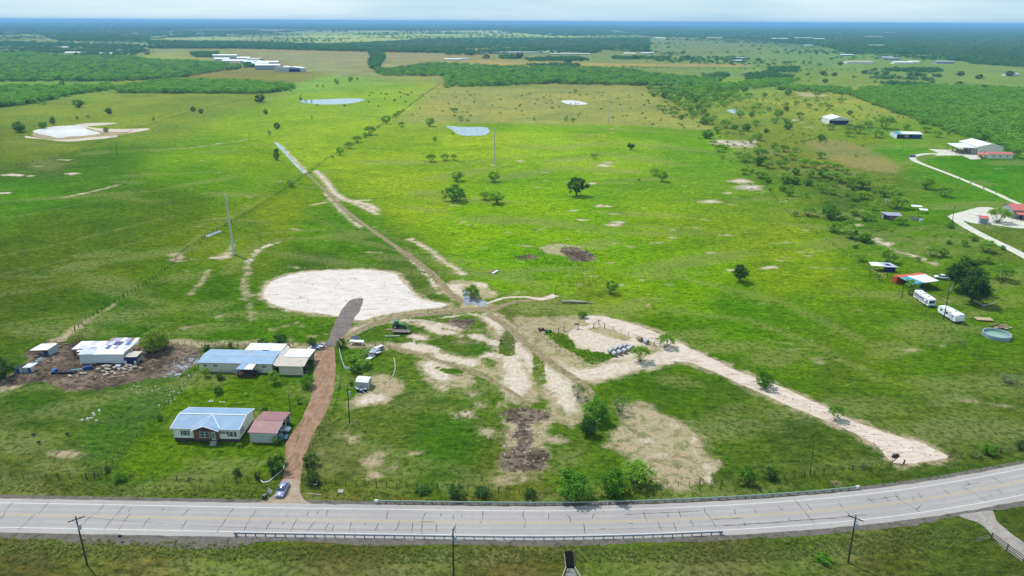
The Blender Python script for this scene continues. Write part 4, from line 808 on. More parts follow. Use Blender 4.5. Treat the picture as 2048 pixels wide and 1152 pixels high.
# ---------------------------------------------------------------- trees and bushes one can count
ORD = ['nearest', 'second nearest', 'third nearest', 'fourth nearest', 'fifth nearest', 'sixth nearest', 'seventh nearest', 'eighth nearest', 'ninth nearest', 'tenth nearest'] + [w+' nearest' for w in ('eleventh', 'twelfth', 'thirteenth', 'fourteenth', 'fifteenth', 'sixteenth', 'seventeenth', 'eighteenth', 'nineteenth', 'twentieth')]
T1 = [  # name, kind, base x, base y, crown width px, label
 ('elm_tree', 'oak', 1153, 392, 42, 'dark spreading tree alone in the middle of the bright pasture', 1.0),
 ('oak_tree', 'oak', 1480, 563, 36, 'dark round tree with bare side branches alone in the right pasture', 1.05),
 ('oak_tree', 'bigoak', 1926, 583, 76, 'large dark oak behind its twin, beside the white pickup', .95),
 ('oak_tree', 'bigoak', 1943, 607, 62, 'large dark oak in front of its twin, shading the mown camp', 1.05),
 ('shade_tree', 'round', 1817, 588, 30, 'green tree in front of the turquoise end of the canopy', 1.15),
 ('mesquite_tree', 'round', 1221, 587, 31, 'round tree with a crisp shadow above the log fence paddock', 1.0),
 ('mesquite_tree', 'bright', 944, 597, 34, 'bright tree beside the puddle at the track crossing', .95),
 ('mesquite_tree', 'mesquite', 1280, 722, 42, 'mesquite in front of the silver hay bales', .95),
 ('mesquite_tree', 'mesquite', 1331, 694, 38, 'mesquite on the pale track right of the hay bales', .9),
 ('mesquite_tree', 'bright', 1529, 775, 40, 'mesquite on the pale track halfway to the road', .95),
 ('mesquite_tree', 'mesquite', 1671, 839, 36, 'thin grey mesquite on the pale track nearest the road', 1.0),
 ('mesquite_tree', 'sparse', 1156, 795, 36, 'wispy bare mesquite left of the bushy thicket', 1.0),
 ('mesquite_tree', 'sparse', 1240, 823, 44, 'wispy grey mesquite on bare soil right of the bushy thicket', .9),
 ('thicket_bush', 'bright', 1190, 842, 64, 'large loose green bush behind the darker one on the dirt track', .95),
 ('thicket_bush', 'darkbush', 1176, 868, 44, 'smaller darker bush in front of the large loose one', 1.0),
 ('willow_tree', 'willow', 313, 700, 66, 'pale yellow-green rounded tree right of the patchwork roof barn', .72),
 ('cedar_bush', 'darkbush', 2, 756, 56, 'dark bush at the left edge beside the farmyard', 1.0),
 ('roadside_tree', 'bright', 1148, 993, 80, 'big bright round bush touching the far guardrail', .78),
 ('roadside_tree', 'bright', 1224, 988, 68, 'bright green tree at the fence, left of the bare brushy soil', .95),
 ('roadside_tree', 'mesquite', 1271, 966, 72, 'grey-green tree overhanging the bare brushy soil', .75),
 ('roadside_bush', 'darkbush', 1061, 995, 28, 'small green bush left of the big round one by the guardrail', .8),
 ('roadside_bush', 'darkbush', 912, 994, 38, 'green bush in the fence line below the rough pasture', .9),
 ('roadside_bush', 'darkbush', 962, 990, 40, 'low wide bush right of the upright one in the fence line', .5),
 ('roadside_bush', 'darkbush', 845, 984, 34, 'low bush cluster in the fence line, leftmost of the low bushes', .35),
 ('roadside_tree', 'bright', 1494, 968, 36, 'upright bright tree in the roadside fence', 1.2),
 ('roadside_tree', 'darkbush', 1541, 957, 30, 'dark brownish tree right of the upright bright one', .95),
 ('roadside_tree', 'thin', 1727, 937, 22, 'thin young tree in the roadside fence left of the pale track mouth', 1.0),
 ('roadside_tree', 'bright', 1978, 909, 32, 'green tree in the fence line right of the pale track mouth', .9),
 ('roadside_bush', 'sparse', 1950, 914, 28, 'grey bush at the foot of the green fence tree', .6),
 ('roadside_bush', 'sparse', 2003, 903, 24, 'straggly grey bush near the right edge fence', .6),
 ('roadside_tree', 'darkbush', 2040, 898, 26, 'dark tree at the right edge of the fence line', .9),
 ('pasture_bush', 'sparse', 2018, 765, 44, 'low grey-green bush on the fence at the right edge', .55),
 ('hedge_bush', 'darkbush', 554, 944, 42, 'large dark bush left of the red drive', 1.0),
 ('hedge_bush', 'darkbush', 621, 930, 36, 'dark bush right of the red drive, farther one', .8),
 ('hedge_bush', 'darkbush', 625, 966, 34, 'dark bush right of the red drive, nearer one', 1.0),
 ('yard_bush', 'darkbush', 516, 958, 17, 'small upright bush beside the large one left of the drive', 1.2),
 ('yard_bush', 'darkbush', 474, 951, 20, 'round dark bush alone at the front of the lawn', .95),
 ('yard_bush', 'darkbush', 472, 985, 2, 'x', 1), 
 ('yard_bush', 'darkbush', 320, 841, 14, 'round dark bush left of the blue-roofed front house', 1.0),
 ('yard_bush', 'darkbush', 341, 893, 9, 'tiny shrub at the left front corner of the front house', 1.0),
 ('yard_bush', 'mesquite', 480, 893, 15, 'shrub at the right front corner of the front house', .7),
 ('yard_bush', 'round', 551, 887, 21, 'leafy shrub covering the corner of the white carport wall', .9),
 ('yard_tree', 'darkbush', 530, 825, 17, 'small dark tree behind the red-roofed carport', .8),
 ('yard_tree', 'round', 596, 806, 15, 'young tree on the lawn beside the drive', 1.3),
 ('yard_bush', 'darkbush', 437, 787, 20, 'round dark bush on the lawn between the two houses', .9),
 ('yard_bush', 'darkbush', 493, 792, 10, 'very small dark shrub on the lawn right of the round bush', 1.2),
 ('yard_bush', 'thin', 394, 788, 8, 'thin sapling at the left of the lawn', 1.4),
 ('yard_bush', 'darkbush', 677, 838, 10, 'small weed clump left of the yard pole', .6),
 ('yard_bush', 'darkbush', 303, 945, 7, 'tiny shrub near the lawn front corner', .9),
 ('garden_tree', 'round', 412, 753, 18, 'garden tree at the left end of the long house', 1.3),
 ('garden_tree', 'darkbush', 441, 758, 20, 'dark garden tree before the lattice of the long house', .95),
 ('garden_tree', 'round', 548, 768, 26, 'leafy tree in front of the tan garage wall', 1.25),
 ('garden_tree', 'bright', 615, 774, 30, 'bright tree between the tan garage and the drive', 1.0),
 ('garden_bush', 'bright', 526, 687, 24, 'bright low bush behind the white rear roof', .6),
 ('garden_bush', 'darkbush', 561, 688, 32, 'dark tree behind the white rear roof', .8),
 ('garden_bush', 'darkbush', 625, 691, 20, 'dark tree left of the blue junk by the gate', 1.0),
 ('garden_bush', 'darkbush', 683, 695, 22, 'dark tree right of the gate', 1.1),
 ('garden_bush', 'darkbush', 712, 747, 26, 'dark bush behind the small white shed', .9),
 ('garden_bush', 'darkbush', 703, 772, 11, 'small bush at the left of the white shed', 1.1),
 ('garden_bush', 'mesquite', 708, 722, 30, 'wild pale bush in the garden strip by the hose', .5),
 ('garden_bush', 'mesquite', 727, 735, 34, 'wild leafy bush in the garden strip above the white shed', .6),
 ('garden_bush', 'sparse', 735, 712, 26, 'straggly grey bush below the junk boards', .5),
 ('garden_bush', 'bright', 461, 695, 12, 'slim green shrub by the back fence', 1.3),
 ('garden_bush', 'darkbush', 415, 700, 20, 'low dark shrub by the back fence gate', .6),
 ('weed_bush', 'darkbush', 216, 944, 13, 'dark bush at the corner post of the wire fence', 1.1),
 ('weed_bush', 'bright', 240, 962, 26, 'bright leafy sapling at the verge below the lawn', .8),
 ('weed_bush', 'bright', 1165, 636, 20, 'bright weed clump at the back of the pen', .8),
 ('verge_bush', 'bright', 1645, 1122, 40, 'leafy bush at the foot of the nearest right utility pole', .4),
 ('pond_tree', 'bright', 40, 264, 29, 'green tree at the left shore of the white pond', .85), ('pond_tree', 'bright', 87, 257, 18, 'small tree behind the white pond', .9), ('pond_tree', 'darkbush', 106, 249, 12, 'upright tree behind the white pond', 1.5),
 ('pond_tree', 'darkbush', 212, 264, 13, 'dark bush on the pale bank right of the white pond', .8), ('pasture_tree', 'thin', 155, 239, 10, 'tiny tree above the white pond', 1.0), ('pasture_tree', 'sparse', 178, 237, 11, 'bare tree above the white pond', .9),
 ('pasture_tree', 'bright', 158, 215, 24, 'green tree in the far left brown pasture', .8), ('pasture_tree', 'darkbush', 219, 228, 17, 'round dark tree in the far left brown pasture', .8), ('pasture_tree', 'darkbush', 386, 223, 14, 'left one of two small trees by the far fence', .8), ('pasture_tree', 'darkbush', 402, 227, 11, 'right one of two small trees by the far fence', 1.0),
 ('pasture_tree', 'thin', 307, 242, 8, 'bare snag in the far left pasture', 1.6), ('pasture_tree', 'darkbush', 78, 209, 9, 'tree at the edge of the left woodland, left one', 1.1), ('pasture_tree', 'darkbush', 88, 210, 9, 'tree at the edge of the left woodland, right one', 1.1), ('pasture_tree', 'bright', 125, 172, 12, 'lone tree in the clearing of the left woodland', 1.0),
 ('pasture_tree', 'darkbush', 519, 204, 28, 'round clump of trees left of the shallow pond', .6), ('pasture_tree', 'darkbush', 582, 184, 9, 'tree at the right tip of the woodland strip', 1.2), ('pasture_tree', 'darkbush', 635, 174, 8, 'left one of the two small trees beyond the shallow pond', 1.1), ('pasture_tree', 'darkbush', 646, 175, 8, 'right one of the two small trees beyond the shallow pond', 1.1),
 ('pasture_tree', 'round', 674, 169, 13, 'leftmost of three trees near the hangars', 1.0), ('pasture_tree', 'round', 701, 164, 13, 'middle one of three trees near the hangars', 1.0), ('pasture_tree', 'round', 714, 160, 10, 'rightmost of three trees near the hangars', 1.0),
 ('pasture_tree', 'thin', 602, 202, 10, 'bare tree standing in the shallow pond edge', 1.5), ('pasture_tree', 'thin', 612, 205, 6, 'thin bare tree in the shallow pond, middle one', 1.6), ('pasture_tree', 'darkbush', 623, 205, 5, 'thin dark tree in the shallow pond, right one', 2.0),
 ('pasture_tree', 'darkbush', 532, 229, 11, 'dark tree on the faint fence line, far one', 1.1), ('pasture_tree', 'darkbush', 554, 258, 15, 'dark tree on the faint fence line, near one', 1.0), ('pasture_tree', 'sparse', 539, 271, 11, 'pale thin tree left of the dark one', 1.2), ('pasture_tree', 'darkbush', 554, 320, 14, 'tall narrow tree beside the wet channel', 2.0), ('pasture_tree', 'darkbush', 624, 239, 4, 'tall dark stump in the far pasture', 3.0),
 ('pasture_tree', 'round', 860, 253, 24, 'round tree left of the reedy pond', .85), ('pasture_tree', 'mesquite', 803, 254, 17, 'tree just right of the far fence line trees', .75), ('pasture_tree', 'mesquite', 909, 225, 18, 'low tree in the brown scrub above the reedy pond', .6), ('pasture_tree', 'mesquite', 921, 241, 13, 'small tree above the reedy pond', .9), ('pasture_tree', 'mesquite', 905, 268, 8, 'tiny bush at the shore of the reedy pond', .8), ('pasture_tree', 'round', 870, 283, 13, 'small tree below the reedy pond', .9),
 ('pasture_tree', 'mesquite', 862, 323, 24, 'leftmost of three trees in a row', .75), ('pasture_tree', 'mesquite', 890, 321, 20, 'middle one of three trees in a row', .85), ('pasture_tree', 'mesquite', 907, 320, 14, 'rightmost and smallest of three trees in a row', 1.0),
 ('pasture_tree', 'round', 914, 362, 30, 'tree above the big double-crowned mesquite', .75), ('pasture_tree', 'round', 988, 363, 30, 'tree below the transmission pole', .75), ('pasture_tree', 'bright', 910, 402, 48, 'big double-crowned bright mesquite', .8), ('pasture_tree', 'mesquite', 970, 399, 26, 'left one of the close pair of mesquites', .8), ('pasture_tree', 'round', 993, 407, 38, 'right and larger one of the close pair of mesquites', .7),
 ('pasture_tree', 'sparse', 1189, 317, 19, 'thin grey mesquite near the bare patch', .7), ('pasture_tree', 'oak', 1261, 299, 17, 'small dark tree near the grazing goats', .8), ('pasture_tree', 'mesquite', 1309, 351, 22, 'farther one of two dark mesquites in the pasture', .8), ('pasture_tree', 'round', 1325, 363, 27, 'nearer one of two dark mesquites in the pasture', .8), ('pasture_tree', 'thin', 1277, 363, 9, 'bare sapling left of the two dark mesquites', 1.4),
 ('pasture_tree', 'mesquite', 1132, 243, 11, 'left one of two small trees in the brown scrub', .9), ('pasture_tree', 'mesquite', 1146, 245, 12, 'right one of two small trees in the brown scrub', .9), ('pasture_tree', 'mesquite', 1150, 186, 11, 'lone round bush in the far scrub', .8), ('pasture_tree', 'darkbush', 1295, 202, 9, 'dark bush by the scrub fence', .7)]
for nm, kd, x, y, w, lb, hs in T1:
    if lb == 'x': continue
    tree(nm, kd, x, y, w, lb, None, 'bush' if 'bush' in nm else 'tree', hs)
# the dead brush at the track mouth, a snag of its own
# fence line trees, numbered from the near end
FL = [(583,373,20),(620,346,9),(665,316,10),(680,310,20),(699,297,20),(714,285,20),(731,275,14),(741,270,26),(757,256,10),(773,248,23),(791,235,12),(798,230,12),(806,223,10),(820,212,6),(834,202,6),(846,192,6),(858,183,6)]
for i, (x, y, w) in enumerate(FL):
    tree('fence_tree', 'mesquite' if i % 3 else 'round', x, y, w, 'mesquite in the diagonal fence line, %s to the camera of that row' % ORD[i].replace('nearest', 'closest'), 'mesquites along the diagonal fence', 'tree', .85)
# the brushy pasture on the right: mesquites named by the landmark they stand by
C8 = lambda L: [(1300+x/3.388, 160+y/3.388, w/3.388) for x, y, w in L]
C6 = lambda L: [(1700+x/5.876, 400+y/5.876, w/5.876) for x, y, w in L]
MQ = C8([(775,118,40),(607,105,25),(648,105,30),(720,135,25),(855,140,30),(935,105,45),(990,172,35),(1050,155,35),(1075,190,40),(1130,120,45),(1127,145,30),(1157,180,35),(1190,165,30),(1212,195,45),(1120,208,30),(1290,155,45),(1328,135,25),(1415,190,30),(1352,238,40),(740,185,45),(803,210,35),(925,180,35),(925,210,35),(700,215,50),(688,250,40),(612,255,55),(865,255,65),(845,295,50),(1012,255,50),(1020,275,30),(922,295,55),(935,335,60),(715,305,50),(785,358,35),(735,410,65),(650,345,60),(618,368,40),(573,335,40),(510,325,70),(455,360,60),(470,390,25),(522,390,20),(395,300,60),(285,270,35),(213,268,40),(195,300,25),(228,325,18),(155,250,60),(155,215,50),(95,225,50),(60,200,50),(325,318,20),(365,300,55),(1155,408,55),(1222,338,55),(1345,332,55),(1408,362,75),(1337,382,55),(1478,320,55),(1540,390,70),(1590,330,110),(1732,335,50),(1870,355,60),(1945,388,60),(2020,370,40),(1043,365,15),(330,400,30),(385,395,80),(425,440,50),(465,485,70),(510,470,50),(490,535,35),(543,555,20),(600,525,50),(645,555,80),(740,530,90),(735,580,75),(797,598,65),(835,465,60),(905,485,60),(860,510,60),(963,540,60),(895,595,60),(980,490,40),(637,640,55),(688,630,40),(748,665,75),(798,697,45),(815,750,35),(1155,530,60),(1040,590,80),(1110,605,80),(1200,590,60),(1262,610,65),(1318,635,60),(985,640,60),(925,700,100),(985,705,60),(1085,660,70),(1180,660,80),(1240,690,110),(1350,720,80),(1435,735,130),(1150,740,60),(1070,715,60),(1230,775,75),(1435,805,75),(1495,785,30),(1590,790,85),(1665,810,100),(1870,738,95),(1990,790,90),(900,755,50),(945,785,65),(1060,775,30),(1155,800,15),(925,810,30),(898,835,18),(980,920,40),(1070,920,90),(1215,940,110),(1320,945,50),(1450,940,80),(1245,1030,100),(1355,1070,100),(1455,1100,80),(1675,870,120),(735,445,30),(680,430,50)])
MQ += C6([(175,490,150),(30,460,110),(60,565,60),(1180,330,80),(690,440,50),(480,370,50),(410,350,40),(970,660,130),(1095,660,120),(1160,520,70),(1335,540,90),(1590,610,190),(1455,480,80),(1405,430,50),(1185,430,40),(990,430,50),(800,720,60),(120,715,110),(60,660,50),(440,735,200),(1780,940,240),(1560,730,150),(1740,260,220),(600,290,130),(1790,580,60),(170,250,60),(800,230,60)])
seen_ = list(MQ)
poly = [(1292,180),(1345,178),(1400,182),(1480,180),(1500,196),(1460,212),(1400,222),(1440,236),(1420,250),(1370,235),(1330,210),(1305,195)]
g_ = fill(poly, 11.0, 1.0); gxx, gyy, _ = to_px(g_[:, 0], g_[:, 1])
for x, y in zip(gxx, gyy):
    if all(abs(x-a)+2*abs(y-b) > 9 for a, b, _ in seen_): MQ.append((x, y, rnd.uniform(8, 16))); seen_.append((x, y, 9))
g_ = fill([(1390,255),(1450,225),(1560,215),(1640,225),(1640,270),(1600,285),(1650,330),(1740,375),(1760,430),(1700,450),(1630,410),(1540,345),(1470,300)], 12.0, 1.0); gxx, gyy, _ = to_px(g_[:, 0], g_[:, 1])
for x, y in zip(gxx, gyy):
    if len(MQ) < 292 and all(abs(x-a)+2*abs(y-b) > 15 for a, b, _ in seen_): w = rnd.uniform(9, 17)*(.6+.4*(y-215)/200); MQ.append((x, y, w)); seen_.append((x, y, w))
LM = {'the white gable barn': (1665,248), 'the blue-fronted shed': (1808,275), 'the bright white hangar': (1945,300), 'the small brush pond': (1465,224), 'the rubble patch': (1475,287), 'the tin-roofed pen shed': (1780,432), 'the orange container': (1790,560),
      'the red-roofed workshop': (2025,425), 'the blue parked car': (1825,312), 'the tan brown clearing': (1700,305), 'the pale transmission pole': (1353,190), 'the sheep flock': (1490,370), 'the pole by the white yard': (1905,440), 'the woodland corner': (1697,192), 'the scrub fence end': (1340,215), 'the dirt path bend': (1740,478)}
CAP = {}
MQ.sort(key=lambda t: -t[1])
order = []
for (x, y, w) in MQ:
    p = at(x, y); best = sorted((math.hypot(p.x-at(*q).x, p.y-at(*q).y), k) for k, q in LM.items())[0]; order.append((best[0], best[1], x, y, w))
order.sort()
print('mesquites', len(order))
for d_, k, x, y, w in order:
    i = CAP.get(k, 0); CAP[k] = i+1
    if i < len(ORD): lb = 'mesquite in the brushy pasture, %s of them to %s' % (ORD[i], k)
    else: lb = 'mesquite of the brushy pasture, among those farther off from %s' % k
    kd = rnd.choice(['mesquite', 'mesquite', 'mesquite', 'round', 'bright'])
    tree('mesquite_tree', kd, x, y, max(w*1.2, 11.2 if w > 9 else 6), lb, 'mesquites in the brushy pasture' if i < len(ORD) else 'farther mesquites near '+k, 'tree', rnd.uniform(.68, .88))
# low bushes dotted over the brown scrub field and along far hedges
sc = fill([(890,180),(1285,182),(1310,204),(1350,220),(1420,258),(1250,247),(1060,243),(890,240),(800,243),(850,205)], 24, 1.0)
gn_scatter('scrub_bushes', sc, nrs.uniform(1.2, 3.6, len(sc)), PD, .7)
for (x0, y0), (x1, y1), n, lb in (((1130,134),(1340,137),26,'small hedge tree in the straight row beyond the dark woodland'), ((1400,110+28),(1720,141),24,'small hedge tree in the right straight row across the far meadow'), ((1020,133),(1060,132),5,'small hedge tree at the left end of the far tan field')):
    for i in range(n):
        t = (i+rnd.uniform(-.3, .3))/n; tree('hedge_tree', 'darkbush', x0+(x1-x0)*t, y0+(y1-y0)*t+rnd.uniform(-.4, .4), rnd.uniform(4, 9), lb, lb.replace('small hedge tree', 'small hedge trees'), 'tree', .8)
for x, y, w in ((972,118,18),(1010,118,8),(1038,117,22),(1097,117,12),(1118,117,8),(1082,124,7),(951,124,7),(916,124,8),(935,118,8),(1136,128,18),(1163,122,12),(1270,118,16),(1375,118,14),(1505,123,8),(1515,96+26,12),(1545,122,8),(1645,150,16),(1668,152,14),(1650,165,14),(1618,162,8),(1680,130,12),(1920,152,18),(1958,158,18),(2018,152,20),(1790,134,6),(1965,180,20),(1918,172,18),(1540,96,8)):
    tree('meadow_tree', 'darkbush', x, y, w, 'dark bush standing in the far green meadows', 'dark bushes dotted over the far meadows', 'tree', .6)
# ---------------------------------------------------------------- buildings
M_blue = mat('blue_roof_metal', alb(158, 188, 220), .65, .10, .5, c2=alb(180, 204, 226), amt=.35, spec=.2)
M_white = mat('white_metal', alb(240, 242, 244, 1.4), .5, .06, .6, c2=alb(214, 214, 210), amt=.3, spec=.4)
M_wtrim = mat('white_trim', alb(236, 238, 240), .5, .06, 2)
M_cream = mat('cream_siding', alb(250, 246, 226, 1.3), .7, .06, .8); M_tan = mat('tan_siding', alb(228, 220, 200, 1.3), .7, .08, .8)
M_brownw = mat('brown_wood_siding', alb(142, 104, 76), .8, .16, 2.5); M_skirt = mat('grey_board_skirting', alb(92, 86, 84), .85, .25, 2.5)
M_maroon = mat('maroon_trim', alb(110, 62, 56), .7, .1); M_red = mat('faded_red_roof', alb(172, 122, 124), .5, .10, .5, c2=alb(196, 140, 144), amt=.35)
M_redr = mat('red_roof', alb(224, 122, 116), .5, .08, .4, c2=alb(234, 160, 152), amt=.3)
M_wcorr = mat('white_corrugated', alb(224, 228, 222), .55, .08, .8, c2=alb(200, 204, 196), amt=.3); M_beige = mat('weathered_beige_roof', alb(214, 202, 188), .6, .1, .5, c2=alb(176, 160, 148), amt=.35)
M_grey = mat('grey_metal', alb(176, 182, 190), .5, .12, .8); M_dark = mat('dark_interior', (.03, .03, .035), .9, .2); M_shut = mat('grey_green_shutter', alb(104, 116, 112), .7, .1)
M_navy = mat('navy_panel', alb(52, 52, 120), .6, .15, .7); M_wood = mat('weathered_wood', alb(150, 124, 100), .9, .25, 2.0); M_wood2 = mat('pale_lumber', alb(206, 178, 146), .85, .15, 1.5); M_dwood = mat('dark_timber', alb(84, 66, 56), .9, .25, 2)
M_teal = mat('turquoise_sheet', alb(70, 170, 200), .5, .12, .6, c2=alb(120, 200, 220), amt=.4); M_orange = mat('orange_container', alb(222, 108, 66), .55, .1, 1.0, c2=alb(236, 150, 116), amt=.3)
M_rust = mat('rusty_tin', alb(160, 120, 110), .7, .2, .8, c2=alb(200, 170, 160), amt=.4); M_lav = mat('lavender_tin', alb(176, 172, 204), .5, .1, .7, c2=alb(206, 196, 214), amt=.4); M_ltin = mat('pale_tin', alb(196, 208, 222), .45, .12, .7, c2=alb(226, 232, 238), amt=.45)
M_bluep = mat('blue_plastic', alb(40, 92, 170), .4, .15, 1.2); M_black = mat('black_rubber', (.02, .02, .022), .8, .2)
M_greenp = mat('green_paint', alb(34, 120, 70), .45, .15, 1.5); M_conc2 = mat('concrete', alb(190, 184, 176), .9, .12, 1.5, bump=.2)
M_dkred = mat('red_brown_paint', alb(120, 54, 62), .7, .2, 1.5)

def root_at(name, label, cat, A, B=None, rot=None, group=None, z=0.0):
    p = at(*A, z) if not hasattr(A, 'z') else A; p = Vector((p.x, p.y, 0))
    if rot is None: q = at(*B, z); rot = math.atan2(q.y-p.y, q.x-p.x)
    else: rot = R(rot)
    return thing(name, label, cat, p, rot, group)
def ribs(mb, pts, n, w=.035, h=.03):
    """standing ribs running down a roof slope; pts = four corners (low-left, low-right, high-right, high-left)"""
    a, b, c, d = [Vector(p) for p in pts]; nr = (b-a).cross(d-a).normalized()
    if nr.z < 0: nr = -nr
    for i in range(1, n):
        t = i/n; lo = a.lerp(b, t); hi = d.lerp(c, t); u = (b-a).normalized()*w
        mb.add([lo-u, lo+u, hi+u, hi-u, lo-u+nr*h, lo+u+nr*h, hi+u+nr*h, hi-u+nr*h], [(4, 5, 6, 7), (0, 1, 5, 4), (1, 2, 6, 5), (2, 3, 7, 6), (3, 0, 4, 7)])
def slope(root, pts, m, nm='roof_slope', t=.08, nrib=0, ribm=None, lab=None):
    o = obj(nm, MB().slab(pts, t), m, root, label=lab)
    if nrib:
        mb = MB(); ribs(mb, pts, nrib); obj('roof_ribs', mb, ribm or m, o, kind='stuff')
    return o
def window(root, x, z, w, h, y=0.0, sh=False, wall='f', double=False, L=0):
    """window on the front (y=const) or right (x=const) wall"""
    def box(mb, c, d):
        if wall == 'f': mb.box((c[0], y-c[1], c[2]), (d[0], d[1], d[2]))
        else: mb.box((y+c[1], c[0], c[2]), (d[1], d[0], d[2]))
    f = MB(); t = .09
    for (cx, cz, dx, dz) in ((x, z+h/2, w+2*t, t), (x, z-h/2, w+2*t, t), (x-w/2-t/2, z, t, h-t), (x+w/2+t/2, z, t, h-t)): box(f, (cx, .035, cz), (dx, .09, dz))
    if double: box(f, (x, .036, z), (.09, .085, h-t))
    box(f, (x, .034, z), (w, .08, .05))
    fr = obj('window', f, M_wtrim, root); g = MB()
    for s_ in ((-1, 1) if True else (0,)): box(g, (x, .012, z+s_*h/4), (w-.002, .03, h/2-.05))
    obj('pane', g, glassm(), fr)
    if sh:
        for s_ in (-1, 1):
            q = MB(); box(q, (x+s_*(w/2+.36), .03, z), (.34, .06, h+.1)); obj('shutter', q, M_shut, root)

# the front house ----------------------------------------------------
h = root_at('blue_roofed_house', 'cream mobile home with pale blue metal roof and brown gabled entry, nearest the road', 'house', (350, 881), (477, 884))
L, D = 15.4, 8.8
obj('skirting', MB().box((L/2, D/2, .4), (L-.06, D-.06, .8)), M_skirt, h)
sk = MB()
for i in range(4): sk.box((L/2, -.01-.0*i, .1+.2*i), (L, .05, .17))
obj('skirting_boards', sk, M_skirt, h, kind='stuff')
w_ = MB().box((L/2, D/2, 2.15), (L, D, 2.7)); w_.extr([(0.0, 3.5), (D, 3.5), (D/2, 4.47)], 0.0, L); obj('wall', w_, M_cream, h)
zf, zr, yb, yf = 3.55, 4.62, 9.15, -.35
slope(h, [(-.35, yf, zf), (L+.35, yf, zf), (L+.35, 4.4, zr), (-.35, 4.4, zr)], M_blue, nrib=34, ribm=M_blue)
slope(h, [(-.35, yb, zf), (L+.35, yb, zf), (L+.35, 4.4, zr), (-.35, 4.4, zr)], M_blue, nrib=34)
obj('ridge_cap', MB().box((L/2, 4.4, zr+.035), (L+.74, .42, .05)), M_wtrim, h)
for x in (-.4, L+.4):
    q = MB()
    for a, b in (((x, yf-.03, zf), (x, 4.4, zr)), ((x, 4.4, zr), (x, yb+.03, zf))):
        q.add([(x-.09, a[1], a[2]-.16), (x+.09, a[1], a[2]-.16), (x+.09, b[1], b[2]-.16), (x-.09, b[1], b[2]-.16), (x-.09, a[1], a[2]+.05), (x+.09, a[1], a[2]+.05), (x+.09, b[1], b[2]+.05), (x-.09, b[1], b[2]+.05)], [(3, 2, 1, 0), (4, 5, 6, 7), (0, 1, 5, 4), (1, 2, 6, 5), (2, 3, 7, 6), (3, 0, 4, 7)])
    obj('rake_trim', q, M_wtrim, h)
obj('gutter', MB().box((L/2, yf-.06, zf-.06), (L+.7, .1, .14)), M_wtrim, h); obj('gutter', MB().box((L/2, yb+.06, zf-.06), (L+.7, .1, .14)), M_wtrim, h)
for x in (4.2, 13.2): obj('roof_vent', MB().cyl((x, 6.3, 4.05), (x, 6.3, 4.45), .09), M_grey, h)
for x in (.08, L-.08, 4.86, 10.86): obj('corner_board', MB().box((x, -.03, 2.15), (.16, .06, 2.68)), M_wtrim, h)
# entry gable
e0, e1, ey = 5.0, 10.7, -.55
obj('entry_wall', MB().box(((e0+e1)/2, ey/2+.12, 2.05), (e1-e0, -ey+.24, 2.6)), M_brownw, h)
pk = (e0+e1)/2-.1
obj('entry_gable', MB().extry([(e0-.1, 3.3), (e1+.1, 3.3), (pk, 4.36)], ey-.30, ey+.0), M_maroon, h)
for s_, xe in ((-1, e0-.45), (1, e1+.45)):
    pts = [(xe, ey-.45, 3.28), (pk, ey-.45, 4.52), (pk, 4.2, 4.60), (xe, -.1, 3.62)]
    slope(h, pts, M_blue, 'entry_roof_slope', .07)
    q = MB().slab([(xe, ey-.52, 3.36), (pk, ey-.52, 4.62), (pk, ey-.30, 4.62), (xe, ey-.30, 3.36)], .16); obj('rake_trim', q, M_wtrim, h)
    q = MB().slab([(xe-.08, -.2, 3.67), (xe+.12, -.2, 3.67), (pk+.1, 4.25, 4.68), (pk-.1, 4.25, 4.68)], .05); obj('valley_flashing', q, M_wtrim, h)
window(h, 2.75, 2.15, 1.0, 1.25, 0, True); window(h, 7.05, 2.15, 1.05, 1.4, ey); window(h, 8.2, 2.15, .95, 1.4, ey)
window(h, 11.9, 2.45, .8, .6, 0, True); window(h, 13.6, 2.1, .75, 1.3, 0, True); window(h, 14.55, 2.1, .6, 1.3, 0)
for yy in (1.2, 2.3): window(h, yy, 2.1, .6, 1.25, L, wall='r')
dr = obj('door', MB().box((9.65, ey-.03, 1.85), (.85, .06, 2.0)), M_wtrim, h)
for zz in (2.45, 1.95, 1.45): obj('pane', MB().box((9.65, ey-.075, zz), (.55, .03, .36)), glassm(), dr)
obj('step', MB().box((9.65, ey-.5, .3), (1.3, .8, .6)).box((9.65, ey-1.1, .12), (1.3, .4, .24)), M_conc2, h)

# red carport -----------------------------------------------------
g = root_at('red_roofed_carport', 'white corrugated carport with faded red roof beside the front house', 'carport', (501, 884), (555, 886))
L = 6.35
for (y0, z0, y1, z1) in ((-.3, 2.75, 4.3, 3.45), (9.3, 2.75, 4.3, 3.45)): slope(g, [(-.25, y0, z0), (L+.25, y0, z0), (L+.25, y1, z1), (-.25, y1, z1)], M_red, nrib=12)
obj('ridge_cap', MB().box((L/2, 4.3, 3.48), (L+.5, .35, .05)), M_red, g)
for y in (0, 9.0):
    wl = obj('wall', MB().box((L/2, y, 1.36), (L, .08, 2.72)), M_wcorr, g); q = MB()
    for i in range(32): q.box((.1+i*.2, y-.055 if y == 0 else y+.055, 1.36), (.07, .03, 2.7))
    obj('wall_ribs', q, M_wcorr, wl, kind='stuff')
obj('back_wall', MB().box((.0, 4.5, 1.36), (.08, 8.9, 2.72)), M_wcorr, g); obj('skirt_stain', MB().box((L/2, -.05, .04), (L+.1, .06, .08)), M_conc2, g)
for y in (.15, 3.0, 6.0, 8.85): obj('post', MB().box((L, y, 1.37), (.12, .12, 2.74)), M_white, g)
obj('fascia', MB().box((L+.28, 2.0, 3.02), (.05, 4.6, .14), rx=math.atan2(.7, 4.6)), M_wtrim, g)
